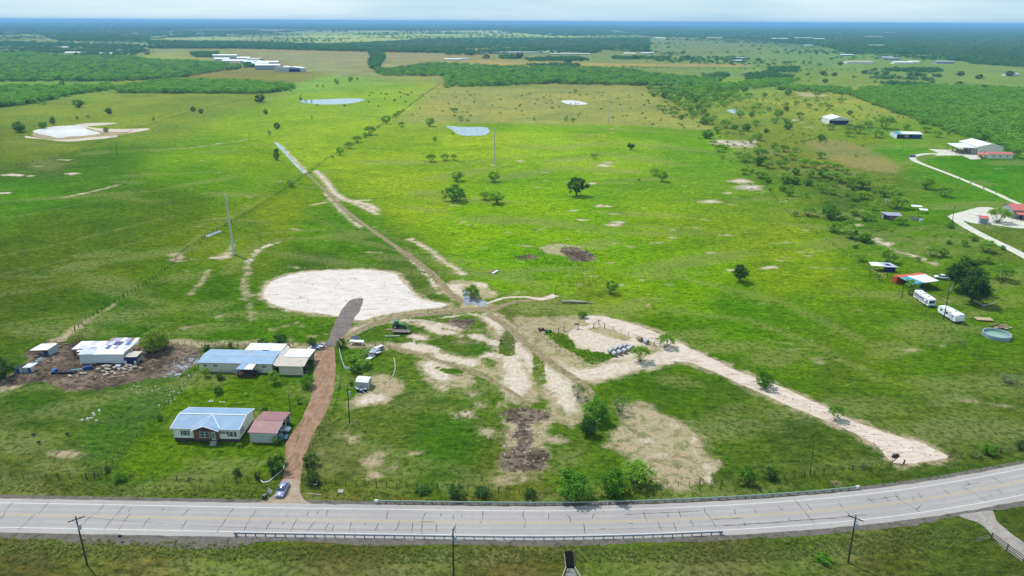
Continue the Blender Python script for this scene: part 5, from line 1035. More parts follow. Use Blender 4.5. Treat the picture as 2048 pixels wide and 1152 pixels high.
gp = root_at('green_gate_post', 'green pipe post with short cross arm at the carport corner by the drive', 'post', (579, 851), rot=0)
obj('post', MB().cyl((0, 0, 0), (0, 0, 3.3), .07, n=6), M_greenp, gp); obj('arm', MB().cyl((-.3, 0, .25), (1.0, 0, .25), .09, n=6), M_greenp, gp)

# long house -----------------------------------------------------
b = root_at('long_house', 'long tan mobile home with light blue roof, white rear roof and porch', 'house', (398.6, 743), (544, 746))
obj('wall', MB().box((10.5, 4.0, 1.65), (20.6, 8.0, 2.5)), M_tan, b); obj('skirting', MB().box((10.5, 4.0, .2), (20.5, 7.9, .4)), M_tan, b)
obj('rear_room_wall', MB().box((15.5, 10.2, 1.45), (10.1, 4.3, 2.9)), M_tan, b)
slope(b, [(.0, -.3, 2.95), (21.1, -.3, 2.95), (21.1, 3.7, 3.55), (.0, 3.7, 3.55)], M_blue, nrib=0); slope(b, [(.0, 8.2, 3.0), (21.1, 8.2, 3.0), (21.1, 3.7, 3.55), (.0, 3.7, 3.55)], M_blue)
obj('ridge_cap', MB().box((10.55, 3.7, 3.58), (21.1, .22, .05)), M_wtrim, b)
slope(b, [(10.1, 7.9, 3.1), (20.9, 7.9, 3.1), (20.9, 12.8, 3.02), (10.1, 12.8, 3.02)], M_white, 'rear_roof'); slope(b, [(10.6, 5.6, 3.36), (12.6, 5.6, 3.36), (12.6, 8.1, 3.11), (10.6, 8.1, 3.11)], M_grey, 'roof_patch', .03)
obj('roof_plank', MB().box((16.2, 7.9, 3.16), (1.9, .25, .06)), M_dwood, b)
obj('gutter', MB().box((10.55, -.36, 2.88), (21.1, .1, .12)), M_grey, b)
window(b, 2.0, 1.95, 1.1, .75, 0); window(b, 4.8, 1.95, 1.1, .75, 0, double=True); window(b, 18.6, 1.95, 1.1, .75, 0, double=True)
# porch
slope(b, [(11.9, -3.0, 2.55), (14.1, -3.0, 2.55), (14.6, -.2, 2.93), (12.4, -.2, 2.93)], M_blue, 'porch_roof', .07); slope(b, [(14.1, -3.0, 2.56), (16.5, -3.0, 2.56), (16.5, -.2, 2.94), (14.6, -.2, 2.94)], M_white, 'porch_roof', .07)
for x in (12.3, 14.2, 16.2): obj('porch_post', MB().box((x, -2.85, 1.27), (.12, .12, 2.5)), M_dwood, b)
obj('porch_deck', MB().box((14.2, -1.6, .42), (4.4, 2.9, .84)), M_dwood, b)
dr = obj('door', MB().box((15.2, -.03, 1.85), (.95, .06, 2.0)), M_navy, b); obj('pane', MB().box((15.2, -.075, 2.2), (.5, .03, .7)), glassm(), dr)
for i in range(4): obj('step', MB().box((16.6+.3*i, -1.2, .66-.17*i), (.3, 1.2, .17)), M_dwood, b)
for y in (-.65, -1.8):
    q = MB().cyl((16.5, y, 1.7), (18.0, y, 1.0), .04, n=5)
    for k in range(4): q.cyl((16.5+.5*k, y, .75-.2*k), (16.5+.5*k, y, 1.7-.23*k), .035, n=5)
    obj('stair_rail', q, M_dwood, b)
q = MB()
for k in range(14): q.box((7.2+.28*k, -.35, .35), (.06, .03, .7))
for z_ in (.1, .6): q.box((9.0, -.36, z_), (3.9, .03, .06))
obj('lattice_panel', q, M_wtrim, b)
obj('air_conditioner', MB().box((11.0, -.9, .4), (.8, .8, .7)), M_grey, b)
# garage wing with the filler roof
obj('garage_wall', MB().box((26.35, -.85, 1.45), (6.7, .1, 2.9)).box((23.05, 3.9, 1.45), (.1, 9.4, 2.9)).box((26.35, 8.7, 1.45), (6.7, .1, 2.9)), M_tan, b)
q = MB()
for i in range(22): q.box((23.2+i*.3, -.92, 1.45), (.06, .03, 2.85))
obj('wall_ribs', q, M_tan, b, kind='stuff')
slope(b, [(22.9, -1.35, 2.9), (30.3, -1.35, 2.9), (30.3, 3.3, 3.45), (22.9, 3.3, 3.45)], M_beige, 'garage_roof_slope'); slope(b, [(22.9, 9.6, 3.0), (30.3, 9.6, 3.0), (30.3, 3.3, 3.45), (22.9, 3.3, 3.45)], M_white, 'garage_roof_slope')
slope(b, [(21.12, -.3, 2.75), (22.88, -1.35, 2.75), (22.88, 3.3, 3.2), (21.12, 3.7, 3.3)], M_beige, 'filler_roof'); slope(b, [(21.12, 3.7, 3.3), (22.88, 3.3, 3.2), (22.88, 9.6, 2.9), (21.12, 12.4, 2.85)], M_beige, 'filler_roof')
obj('ridge_cap', MB().box((26.6, 3.3, 3.48), (7.4, .25, .05)), M_grey, b)
for y in (-.8, 2.4, 5.6, 8.6): obj('post', MB().box((29.75, y, 1.45), (.14, .14, 2.9)), M_dwood, b)
for (x, y, m_, d) in ((28.6, .6, M_dkred, (1.2, .8, .9)), (28.3, 2.3, M_navy, (1.0, 1.3, 1.1)), (29.2, 3.4, M_rust, (.8, .8, .8)), (28.0, 4.6, M_lav, (1.6, 1.0, 1.4)), (30.2, .3, M_wood, (.9, .5, .5))):
    P_ = b.matrix_basis @ Vector((x, y, 0)); o = obj('stored_crate', MB().box((0, 0, d[2]/2), d, top=(.86, .9)).box((0, 0, d[2]+.04), (d[0]*.92, d[1]*.95, .08)), m_); o.location = P_; o.rotation_euler = (0, 0, .2*x)
    tag(o, {M_dkred: 'dark red covered box', M_navy: 'navy covered box', M_rust: 'rusty tin box', M_lav: 'large pale lavender box', M_wood: 'low wooden box'}[m_]+' in the open end of the tan garage', 'box')

# small white shed ----------------------------------------------
c = root_at('garden_shed', 'small white metal shed with gambrel roof beside the yard pole', 'shed', (713, 777), (737, 779))
obj('wall', MB().box((1.65, 1.5, 1.05), (3.3, 3.0, 2.1)), M_wcorr, c)
q = MB(); 
for (y0, z0, y1, z1) in ((-.15, 2.08, .45, 2.5), (.45, 2.5, 1.5, 2.72), (1.5, 2.72, 2.55, 2.5), (2.55, 2.5, 3.15, 2.08)): q.slab([(-.15, y0, z0), (3.45, y0, z0), (3.45, y1, z1), (-.15, y1, z1)], .05)
obj('roof', q, M_white, c); q = MB()
for i in range(11): q.box((.15+.3*i, -.03, 1.05), (.08, .03, 2.05))
obj('wall_ribs', q, M_grey, c, kind='stuff'); obj('gable_end', MB().extr([(0, 2.1), (3, 2.1), (2.5, 2.45), (1.5, 2.65), (.5, 2.45)], 3.2, 3.3), M_wcorr, c)
obj('door', MB().box((3.32, 1.5, .95), (.05, 1.3, 1.8)), M_grey, c)

# patchwork barn -------------------------------------------------
p = root_at('patchwork_barn', 'white-walled barn with patchwork tin roof in the muddy farmyard', 'barn', (162, 727), (250, 726), rot=1.5)
obj('front_wall', MB().box((6.15, 0, 1.5), (12.3, .1, 3.0)), M_white, p)
q = MB()
for i in range(1, 31): q.box((i*.4, -.07, 1.5), (.04, .03, 2.9))
obj('wall_ribs', q, M_white, p, kind='stuff')
obj('side_wall', MB().extr([(0, 0), (4.2, 0), (4.2, 3.55), (0, 3.0)], 12.25, 12.35), M_white, p); obj('side_wall', MB().box((0, 2.0, 1.4), (.1, 4.0, 2.8)), M_grey, p)
for x, y in ((-4, 4.4), (-4, 8.4), (0, 8.2), (5, 8.2), (9, 8.2), (13, 7.9), (13.2, 4.4)): obj('post', MB().box((x, y, 1.3), (.15, .15, 2.6)), M_dwood, p)
obj('lumber_base', MB().box((6.6, -.35, .15), (4.2, .25, .3)), M_dwood, p)
pm = [M_white, M_ltin, M_white, M_lav, M_ltin, M_white]; rg = random.Random(3)
def panels(x0, x1, n, yz, mats_, sk=0.0):
    for j in range(len(yz)-1):
        for i in range(n):
            a = x0+(x1-x0)*i/n; c_ = x0+(x1-x0)*(i+1)/n+.06; (y0, z0, s0), (y1, z1, s1) = yz[j], yz[j+1]; dz = rg.uniform(0, .05)+.03*(i % 2)
            o = obj('roof_panel', MB().slab([(a+s0, y0-.08, z0+dz), (c_+s0, y0-.08, z0+dz), (c_+s1, y1, z1+dz), (a+s1, y1, z1+dz)], .04), mats_(i, j), p)
panels(-.2, 12.5, 6, [(-.35, 3.0, 0), (2.5, 3.35, .1)], lambda i, j: [M_ltin, M_ltin, M_white, M_white, M_white, M_white][i])
panels(-4.3, 4.9, 5, [(4.0, 2.65, 0), (6.3, 2.8, .2), (8.8, 2.95, .4)], lambda i, j: [M_white, M_ltin, M_white, M_white, M_ltin, M_white, M_white, M_ltin, M_white, M_white][i+5*j])
panels(-.3, 5.2, 3, [(2.4, 3.3, 0), (4.1, 3.3, 0)], lambda i, j: [M_ltin, M_lav, M_white][i])
cols = [[M_white, M_bluep, M_white, M_lav, M_white, M_ltin, M_white], [M_lav, M_ltin, M_navy, M_navy, M_ltin, M_bluep, M_ltin], [M_rust, M_lav, M_lav, M_white, M_lav, M_rust, M_white]]
panels(4.9, 13.2, 7, [(2.4, 3.4, 0), (4.4, 3.65, .1), (6.3, 3.95, .25), (8.3, 4.2, .4)], lambda i, j: cols[j][i])
obj('barge_beam', MB().cyl((12.6, .3, 3.3), (14.9, 8.8, 4.35), .09, n=6), M_white, p)
slope(p, [(12.6, -.4, 2.15), (16.2, -.4, 2.15), (16.6, 2.7, 2.5), (12.6, 2.7, 2.5)], M_beige, 'lean_to_roof'); obj('lean_to_wall', MB().box((14.2, -.2, 1.0), (3.4, .08, 2.0)), M_navy, p)
for x in (12.9, 15.6): obj('lean_to_drum', MB().cyl((x, -.5, 0), (x, -.5, .9), .3, n=10), M_white, p)
for k in range(5): obj('lean_to_slat', MB().cyl((16.1, -.2+.6*k, .1), (16.5, .2+.6*k, 1.9), .05, n=5), M_ltin, p)
slope(p, [(-2.4, 2.9, 2.35), (.0, 2.9, 2.35), (.0, 3.9, 2.45), (-2.4, 3.9, 2.45)], M_white, 'shade_panel', .04); obj('shade_wall', MB().box((-1.2, 3.3, 1.7), (2.3, .06, 1.1)), M_navy, p)
# left animal sheds
s1 = root_at('animal_shed', 'small shed with pale slanting tin roof, left of the patchwork barn', 'shed', (66, 712), (100, 711))
slope(s1, [(-.3, -.4, 2.0), (4.6, -.4, 2.0), (6.0, 2.9, 2.55), (1.4, 2.9, 2.55)], M_white, 'roof')
for x, y in ((.2, .0), (4.3, 0), (1.7, 2.6), (5.6, 2.6)): obj('post', MB().cyl((x, y, 0), (x, y, 2.1), .08, n=6), M_wood, s1)
obj('side_wall', MB().slab([(4.5, 0, 0), (5.9, 2.6, 0), (5.9, 2.6, 2.4), (4.5, 0, 2.0)], .06), M_ltin, s1); obj('back_wall', MB().box((3.6, 2.6, 1.1), (4.2, .08, 2.2)), M_wood, s1)
for k in range(4): obj('board', MB().box((1.2+.8*k, -.15, .6), (.7, .05, .5+.1*k), ry=.2*(k-1)), M_bluep if k % 2 else M_wood, s1)
s2 = root_at('tarp_pen', 'low pen patched with blue-grey sheets at the far left of the farmyard', 'pen', (29, 746), (68, 744))
slope(s2, [(2.3, -.2, 1.6), (4.6, -.2, 1.6), (5.8, 1.7, 2.0), (3.3, 1.7, 2.0)], M_ltin, 'roof'); slope(s2, [(-.2, .2, 1.3), (2.2, .2, 1.3), (3.0, 1.9, 1.6), (.6, 1.9, 1.6)], M_dark, 'roof')
for k in range(7): obj('wall_sheet', MB().box((.3+.75*k, -.1, .65), (.7, .06, 1.2+.15*(k % 2))), (M_lav, M_bluep, M_ltin, M_grey)[k % 4], s2)
obj('leaning_sheet', MB().slab([(4.2, 1.2, 1.7), (4.7, 1.2, 1.7), (6.4, 3.4, 2.9), (5.8, 3.4, 2.9)], .05), M_teal, s2)

# generic farm buildings on the right and far away -------------------
def farm_building(name, label, A, rot, L, D, h, hr, wm, rm, axis='x', openf=None, cat='building', over=.4, extra=None, z=0, doors=0, B=None, group=None):
    t = root_at(name, label, cat, A, B, rot=None if B else rot, group=group); w = MB()
    if openf:
        w.box((L/2, D, h/2), (L, .15, h)).box((0, D/2, h/2), (.15, D, h)).box((L, D/2, h/2), (.15, D, h))
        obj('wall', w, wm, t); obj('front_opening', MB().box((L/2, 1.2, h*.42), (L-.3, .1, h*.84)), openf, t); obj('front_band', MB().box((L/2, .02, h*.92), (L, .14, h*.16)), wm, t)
    else: obj('wall', MB().box((L/2, D/2, h/2), (L, D, h)), wm, t)
    if axis == 'x':
        obj('gable_end', MB().extr([(0, h), (D, h), (D/2, hr)], .0, .1), wm, t); obj('gable_end', MB().extr([(0, h), (D, h), (D/2, hr)], L-.1, L), wm, t)
        slope(t, [(-over, -over, h), (L+over, -over, h), (L+over, D/2, hr+.1), (-over, D/2, hr+.1)], rm); slope(t, [(-over, D+over, h), (L+over, D+over, h), (L+over, D/2, hr+.1), (-over, D/2, hr+.1)], rm)
    else:
        obj('gable_end', MB().extry([(0, h), (L, h), (L/2, hr)], 0, .1), wm, t); obj('gable_end', MB().extry([(0, h), (L, h), (L/2, hr)], D-.1, D), wm, t)
        slope(t, [(-over, -over, h), (-over, D+over, h), (L/2, D+over, hr+.1), (L/2, -over, hr+.1)], rm); slope(t, [(L+over, -over, h), (L+over, D+over, h), (L/2, D+over, hr+.1), (L/2, -over, hr+.1)], rm)
    for k in range(doors): obj('door', MB().box((L*(k+.5)/doors, -.04, min(h*.36, 2.2)), (min(L/doors*.55, 4), .08, min(h*.72, 4.4))), M_grey, t)
    return t
gb = farm_building('gable_barn', 'white gable barn with open dark front amid the mesquites', (1658, 249.5), 0, 18.2, 22, 5.0, 7.6, M_white, M_white, 'y', M_navy, 'barn', B=(1692.7, 250))
bs = farm_building('blue_fronted_shed', 'low white shed with blue front and a pale door, behind the mesquites', (1793, 277), 0, 20.6, 14, 4.0, 5.0, M_white, M_white, 'x', M_navy, 'shed', B=(1841, 277.7))
obj('sliding_door', MB().box((8.5, 1.0, 2.2), (3.4, .1, 2.6)), M_beige, bs); obj('blue_panel', MB().box((17.0, .9, 2.0), (6.6, .1, 3.4)), M_bluep, bs); slope(bs, [(-.45, -.45, 4.03), (4, -.45, 4.03), (4, 7, 5.14), (-.45, 7, 5.14)], M_teal, 'roof_sheet', .05)
hr_ = farm_building('white_hangar', 'big white metal hangar with open canopy at its left, by the concrete apron', (1952, 309), -4, 18.8, 27, 5.8, 8.0, M_cream, M_white, 'y', None, 'hangar')
slope(hr_, [(-14.5, 1.0, 5.0), (-.2, -1.5, 5.2), (-.2, 20, 5.5), (-12.5, 20, 5.0)], M_white, 'canopy_roof', .15)
for x, y in ((-14, 1.3), (-9.5, .6), (-5, -.2), (-.6, -1), (-12.5, 10), (-12.2, 19)): obj('canopy_post', MB().box((x, y, 2.5), (.3, .3, 5.0)), M_maroon, hr_)
obj('stored_rack', MB().box((-4.6, 12.0, 1.0), (7, 2, .15)).box((-4.6, 12.0, 1.9), (7, 2, .15)).box((-8, 12, 1), (.15, 2, 2)).box((-1.2, 12, 1), (.15, 2, 2)), M_dkred, hr_)
ra = farm_building('red_roofed_annex', 'long cream annex with bright red roof, in front of the white hangar', (1975, 317), -4, 17.5, 7, 3.3, 4.3, M_cream, M_redr, 'x', None, 'building')
slope(ra, [(-6.5, 1, 2.5), (-.3, .5, 2.8), (-.3, 6.5, 3.6), (-4.5, 6.5, 3.2)], M_redr, 'side_roof', .12)
for x in (-6, -3): obj('post', MB().box((x, 1.3, 1.25), (.2, .2, 2.5)), M_maroon, ra)
for x in (4, 8.5, 13.5): window(ra, x, 1.8, 1.1, 1.0, 0)
rs = farm_building('red_roofed_workshop', 'grey-white workshop with red roof and porch cut by the right edge', (2022, 437), -9.7, 22, 11, 4.4, 6.4, M_grey, M_redr, 'x', None, 'workshop')
slope(rs, [(1.0, -3.4, 2.9), (22, -3.4, 2.9), (22, -.1, 3.7), (1.0, -.1, 3.7)], M_redr, 'porch_roof', .12)
for x in (1.3, 5.5, 10): obj('porch_post', MB().box((x, -3.1, 1.45), (.2, .2, 2.9)), M_maroon, rs)
obj('door', MB().box((4.2, -.04, 1.1), (1.2, .08, 2.2)), M_dark, rs); obj('side_door', MB().box((-.04, 3.4, 1.2), (.08, 1.0, 2.2)), M_wtrim, rs)
rb = farm_building('small_red_roofed_shed', 'small white shed with red roof on the pale yard', (1958, 446.8), -14, 3.9, 5.3, 2.7, 3.3, M_white, M_redr, 'x', None, 'shed', over=.2)
obj('shutter_door', MB().box((1.95, -.04, 1.2), (3.2, .08, 2.3)), M_grey, rb)
# container and canopy
cc = thing('orange_container', 'rusty orange shipping container at the left of the turquoise and white canopy', 'container', at(1792, 568), R(13))
obj('body', MB().box((6, 1.2, 1.36), (12, 2.4, 2.6)), M_orange, cc)
q = MB()
for i in range(28): q.box((.4+i*.41, -.03, 1.36), (.16, .06, 2.4))
obj('side_ribs', q, M_orange, cc, kind='stuff')
for s_ in (0, 1):
    d_ = obj('door', MB().box((-.05, .62+1.16*s_, 1.36), (.08, 1.1, 2.4)), M_orange, cc); obj('lock_rod', MB().cyl((-.13, .5+1.3*s_, .2), (-.13, .5+1.3*s_, 2.5), .03, n=5), M_rust, d_)
cv = thing('canopy', 'open canopy with turquoise and white roof over a camper, joined to the orange container', 'canopy', Vector((147.1, 243.9, 0)), R(13.2))
slope(cv, [(-.6, -.2, 2.9), (4.2, -.2, 3.1), (3.4, 7.0, 3.0), (-.3, 7.0, 2.9)], M_teal, 'roof_sheet', .07); slope(cv, [(4.2, -.2, 3.12), (10.6, -.2, 3.3), (11.3, 7.6, 3.2), (3.4, 7.6, 3.05)], M_white, 'roof_sheet', .07); slope(cv, [(-.3, 6.8, 2.95), (11.3, 7.5, 3.26), (11.2, 9.2, 3.2), (-.3, 9.2, 2.95)], M_orange, 'roof_sheet', .05)
for x, y in ((.2, .1), (4.2, .1), (10.4, .1), (10.8, 6.8), (3.6, 6.4)): obj('post', MB().box((x, y, 1.5), (.14, .14, 3.0)), M_greenp, cv)
# pole pens by the container
tp = root_at('tin_roofed_pen', 'lean-to pen with pale tin roof sheets, upper left of the container', 'pen', (1755, 541), rot=0)
slope(tp, [(-3.2, -.6, 2.3), (1.4, -1.6, 2.3), (1.2, 2.8, 2.6), (-2.6, 3.0, 2.6)], M_white, 'roof_sheet', .05); slope(tp, [(1.4, -2.2, 2.3), (6.8, -2.6, 2.2), (5.6, 2.2, 2.6), (1.2, 2.6, 2.6)], M_ltin, 'roof_sheet', .05); slope(tp, [(2.6, -1.0, 2.40), (4.6, -1.2, 2.36), (4.4, .8, 2.55), (2.6, .9, 2.55)], M_navy, 'roof_patch', .03)
obj('wall', MB().box((3.9, -1.6, 1.0), (4.6, .08, 1.9)), M_navy, tp)
for x, y in ((-2.8, -.3), (1.3, -1.6), (6.4, -2.3), (5.4, 2), (-2.4, 2.7)): obj('post', MB().box((x, y, 1.15), (.14, .14, 2.3)), M_wood, tp)
tf = root_at('timber_frame', 'bare timber gate frame in front of the tin-roofed pen', 'frame', (1758, 562), rot=10)
for x, y in ((0, 0), (3.4, .3), (-.5, 5), (3.0, 5.4)): obj('post', MB().cyl((x, y, 0), (x, y, 3.0), .12, n=7), M_dwood, tf)
for (a, c_) in (((-.4, -.1, 2.9), (3.9, .3, 2.9)), ((-.9, 5, 2.9), (3.4, 5.4, 2.9)), ((0, 0, 1.3), (3.4, .3, 1.3)), ((0, 0, 2.9), (-.5, 5, 2.9)), ((3.4, .3, 1.2), (3.0, 5.4, 1.2)), ((-2.6, .2, 1.0), (0, 0, 1.0))): obj('rail', MB().cyl(a, c_, .09, n=6), M_wood2, tf)
# pen shed in the brush
ts = root_at('tin_pen_shed', 'old wooden pen shed with grey tin roof in the brush', 'shed', (1775, 440), rot=-8)
slope(ts, [(-.6, -.6, 2.5), (6.2, -.9, 2.5), (6.4, 4.0, 3.0), (-2.6, 4.4, 3.0)], M_lav, 'roof', .08); obj('wall', MB().box((2.4, 3.6, 1.3), (7, .1, 2.6)).box((-1.6, 2.6, 1.2), (.1, 2.4, 2.4)), M_grey, ts); obj('door', MB().box((1.6, -.3, 1.1), (2.2, .1, 2.2)), M_rust, ts)
for x in (0, 3, 5.8): obj('post', MB().box((x, -.4, 1.25), (.15, .15, 2.5)), M_dwood, ts)
for (px_, py_, w__, lb) in ((1832, 419, 5.2, 'flat white tin roof shelter, farther of two in the brush pens'), (1846, 426, 4.0, 'flat white tin roof shelter, nearer of two in the brush pens')):
    f_ = root_at('tin_shelter', lb, 'shelter', (px_, py_), rot=-22); slope(f_, [(-w__/2, -1, 1.7), (w__/2, -1, 1.7), (w__/2, 1.6, 2.0), (-w__/2, 1.6, 2.0)], M_white, 'roof', .06)
    for x in (-w__/2+.2, w__/2-.2):
        for y in (-.8, 1.4): obj('post', MB().box((x, y, .85), (.12, .12, 1.7)), M_dwood, f_)
pn = root_at('wooden_cattle_pen', 'weathered plank cattle pen right of the tin pen shed', 'pen', (1822, 441), rot=-6)
for k in range(6): obj('plank', MB().box((1.9, -.2, .25+.28*k), (4.2, .06, .2)), M_grey, pn)
for x in (-.2, 1.9, 4.0): obj('post', MB().box((x, -.1, .95), (.18, .18, 1.9)), M_ltin, pn)
for (x0, y0, x1, y1) in ((-.2, 0, -7, 9), (4.0, 0, 3, 10), (1.9, 0, -3, 12)):
    for z_ in (.6, 1.4): obj('rail', MB().cyl((x0, y0, z_), (x1, y1, z_), .08, n=5), M_wood, pn)
wt = root_at('water_tank', 'small pale round tank at the corner of the plank pen', 'tank', (1842, 443), rot=0); obj('body', MB().cyl((0, 0, 0), (0, 0, 1.2), 1.0, n=16), M_wcorr, wt); obj('lid', MB().cyl((0, 0, 1.2), (0, 0, 1.35), 1.02, .3, n=16), M_grey, wt)
ob = root_at('shooting_stand', 'small grey stand on legs among the brush', 'stand', (1773, 412), rot=0); obj('cabin', MB().box((0, 0, 2.6), (1.4, 1.4, 1.4)), M_grey, ob); obj('roof', MB().box((0, 0, 3.37), (1.8, 1.8, .12)), M_ltin, ob)
for x in (-.6, .6):
    for y in (-.6, .6): obj('leg', MB().cyl((x*1.2, y*1.2, 0), (x, y, 1.95), .06, n=5), M_dwood, ob)
# above-ground pool
po = root_at('swimming_pool', 'round above-ground pool with grey wall at the right', 'pool', (1992.5, 673), rot=0); q = MB(); n = 40; r0, r1 = 3.95, 3.65
for i in range(n):
    a, c_ = 2*math.pi*i/n, 2*math.pi*(i+1)/n
    def pt(r_, t_, z_): return (r_*math.cos(t_), r_*math.sin(t_), z_)
    q.add([pt(r0, a, 0), pt(r0, c_, 0), pt(r0, c_, 1.25), pt(r0, a, 1.25), pt(r1, a, .1), pt(r1, c_, .1), pt(r1, c_, 1.25), pt(r1, a, 1.25)], [(0, 1, 2, 3), (5, 4, 7, 6), (3, 2, 6, 7)])
obj('wall', q, mat('pool_liner', alb(170, 188, 196), .4, .1, 1.0), po); obj('water', MB().cyl((0, 0, .3), (0, 0, .45), 3.63, n=40), mat('pool_water', alb(150, 186, 170), .05, .08, .5, spec=.8), po)
for i in range(0, n, 4): a = 2*math.pi*i/n; obj('upright', MB().cyl((4.02*math.cos(a), 4.02*math.sin(a), 0), (4.02*math.cos(a), 4.02*math.sin(a), 1.28), .06, n=5), M_ltin, po)
# distant hangars along the airstrip and far farm buildings
HG = [(440,124,34,18,'x',M_white),(455,128,30,16,'x',M_white),(468,133,20,12,'x',M_rust),(484,122,30,18,'x',M_white),(478,128,26,14,'x',M_white),(500,130,36,16,'x',M_white),(515,134,34,18,'x',M_white),(533,131,40,16,'x',M_white),(527,140,48,20,'x',M_white),(560,143,34,24,'y',M_white),(578,144,38,26,'y',M_white),(446,118,60,14,'x',M_white),(505,125,30,14,'x',M_ltin)]
HL = ['farthest white hangar by the brown airfield', 'white hangar second from the far end of the row', 'low rusty-roofed hangar near the far end of the row', 'white hangar behind the far middle of the row', 'white hangar before the far middle of the row', 'white hangar in the middle of the row', 'wide white hangar right of the middle of the row', 'white hangar in the back line near the right end', 'big grey-walled hangar third from the right end', 'gabled white hangar second from the right end', 'rightmost hangar of the row with a dark open door', 'long low white roof at the back of the far end', 'pale blue-roofed hangar in the middle of the row']
for i, ((x, y, L, D, ax, rm), lb) in enumerate(zip(HG, HL)):
    t = farm_building('hangar', lb, (x-L*.34, y), 3, L, D, 7.0 if L < 45 else 9, 9.5 if L < 45 else 11, M_grey if i == 8 else M_wcorr, rm, ax, None, 'hangar', over=.8)
    if i == 10: obj('door', MB().box((L/2+4, -.1, 3.2), (L*.55, .2, 6)), M_navy, t)
FB = [(1010+8,373-300,60,30,7,M_beige,'far pale shed'),]
FARL = [(1480,124,30,12,5,M_white,M_dark,'white open-sided shed in the far right meadow'),(1478,119,34,10,6,M_ltin,M_grey,'grey shed just behind the white open-sided one'),(1491,118,12,8,4,M_white,M_white,'tiny white shed beside the grey one'),
 (1720,127,62,24,6,M_beige,M_cream,'long beige-roofed barn at the far right'),(1807,128,44,22,6,M_white,M_cream,'white-roofed barn right of the beige barn'),(1830,126,26,18,5,M_cream,M_cream,'cream house joined to the white-roofed barn'),(1785,120,40,18,6,M_grey,M_grey,'grey house behind the far barns'),(1775,117,30,14,5,M_ltin,M_grey,'second grey house behind the far barns'),(1890,127,44,18,6,M_grey,M_grey,'dark grey farmhouse among far trees'),
 (2025,152,26,12,5,M_ltin,M_white,'pale blue-white house at the right edge'),(1750,75,110,50,9,M_beige,M_cream,'large beige-roofed building in the blue forest'),(1780,66,90,40,9,M_white,M_white,'white speck building deep in the blue forest'),(1755,93,60,26,7,M_beige,M_cream,'yellowish farm building at the forest foot'),(1735,96,40,20,6,M_white,M_cream,'pale building left of the yellowish one'),(1790,97,34,18,6,M_white,M_white,'white building right of the yellowish one'),(1900,99,40,18,6,M_ltin,M_white,'pale building before the right forest'),(1975,104,40,16,6,M_ltin,M_white,'pale building at the far right forest edge'),
 (1610,78,120,40,9,M_white,M_cream,'pair of white warehouses at the far forest edge, left one'),(1640,80,60,30,9,M_white,M_cream,'small white warehouse right of the left one'),(1560,79,90,30,8,M_white,M_cream,'white warehouse in the far right fields, westmost'),(1430,77,90,40,9,M_beige,M_cream,'cream building cluster at the far woods edge'),(1320,78,60,30,8,M_cream,M_cream,'cream building left of the far cluster'),
 (1295,108,40,14,5,M_white,M_white,'white shed before the far dark wood'),(1260,109,34,14,5,M_cream,M_cream,'cream shed left of the white one before the far wood'),(1140,109,120,8,4,M_white,M_grey,'long white feedlot roof, right part'),(1050,106,150,8,4,M_white,M_grey,'long white feedlot roof, left part'),(990,107,90,8,4,M_lav,M_grey,'pale lavender feedlot roof at the left'),(905,121,40,14,5,M_white,M_white,'white shed at the left end of the tan field'),(925,120,30,12,5,M_ltin,M_white,'second pale shed at the left of the tan field'),
 (1618,92,36,14,5,M_white,M_white,'white shed among far hedges on the right'),(1665,90,30,14,5,M_ltin,M_white,'pale shed right of the white hedge shed'),
 (300,93,90,26,7,M_white,M_cream,'long pale warehouse in the far left town'),(150,108,60,20,6,M_cream,M_cream,'tan building in the left town, nearest the wood'),(210,110,40,20,6,M_white,M_grey,'white house in the left town above the wood'),(245,104,36,16,6,M_ltin,M_grey,'pale house in the left town, upper right'),(120,97,50,18,6,M_white,M_cream,'white house in the left town, left'),(155,57,160,60,10,M_white,M_white,'large white building far left near the horizon'),(185,58,120,40,9,M_ltin,M_white,'pale building right of the large white one near the horizon'),(297,58,120,50,9,M_white,M_white,'white building in the far left forest'),(350,70,70,30,7,M_white,M_white,'white roof in the far middle-left town'),(400,68,60,24,7,M_ltin,M_white,'pale roof in the far middle-left town'),(540,63,200,60,12,M_rust,M_cream,'long brown-roofed plant at the pale far field'),(1040,58,100,40,9,M_white,M_white,'white building near the far straight road'),(1100,69,60,24,7,M_white,M_cream,'small white farm in the far middle'),
 (1695,112,40,16,5,M_white,M_grey,'white low shed left of the beige barn'),(1005,68,80,30,8,M_ltin,M_grey,'pale far building in the centre fields'),(30,66,60,30,7,M_rust,M_cream,'brown building at the far left edge'),(20,46,400,120,16,M_white,M_white,'long white works at the left horizon')]
for (x, y, L, D, hh, rm, wm, lb) in FARL:
    t = farm_building('far_building', lb, (x-L*.5/mpp(x, y), y), rnd.uniform(-4, 4), L, D, hh*.7, hh, wm, rm, 'x', None, 'building', over=.6)
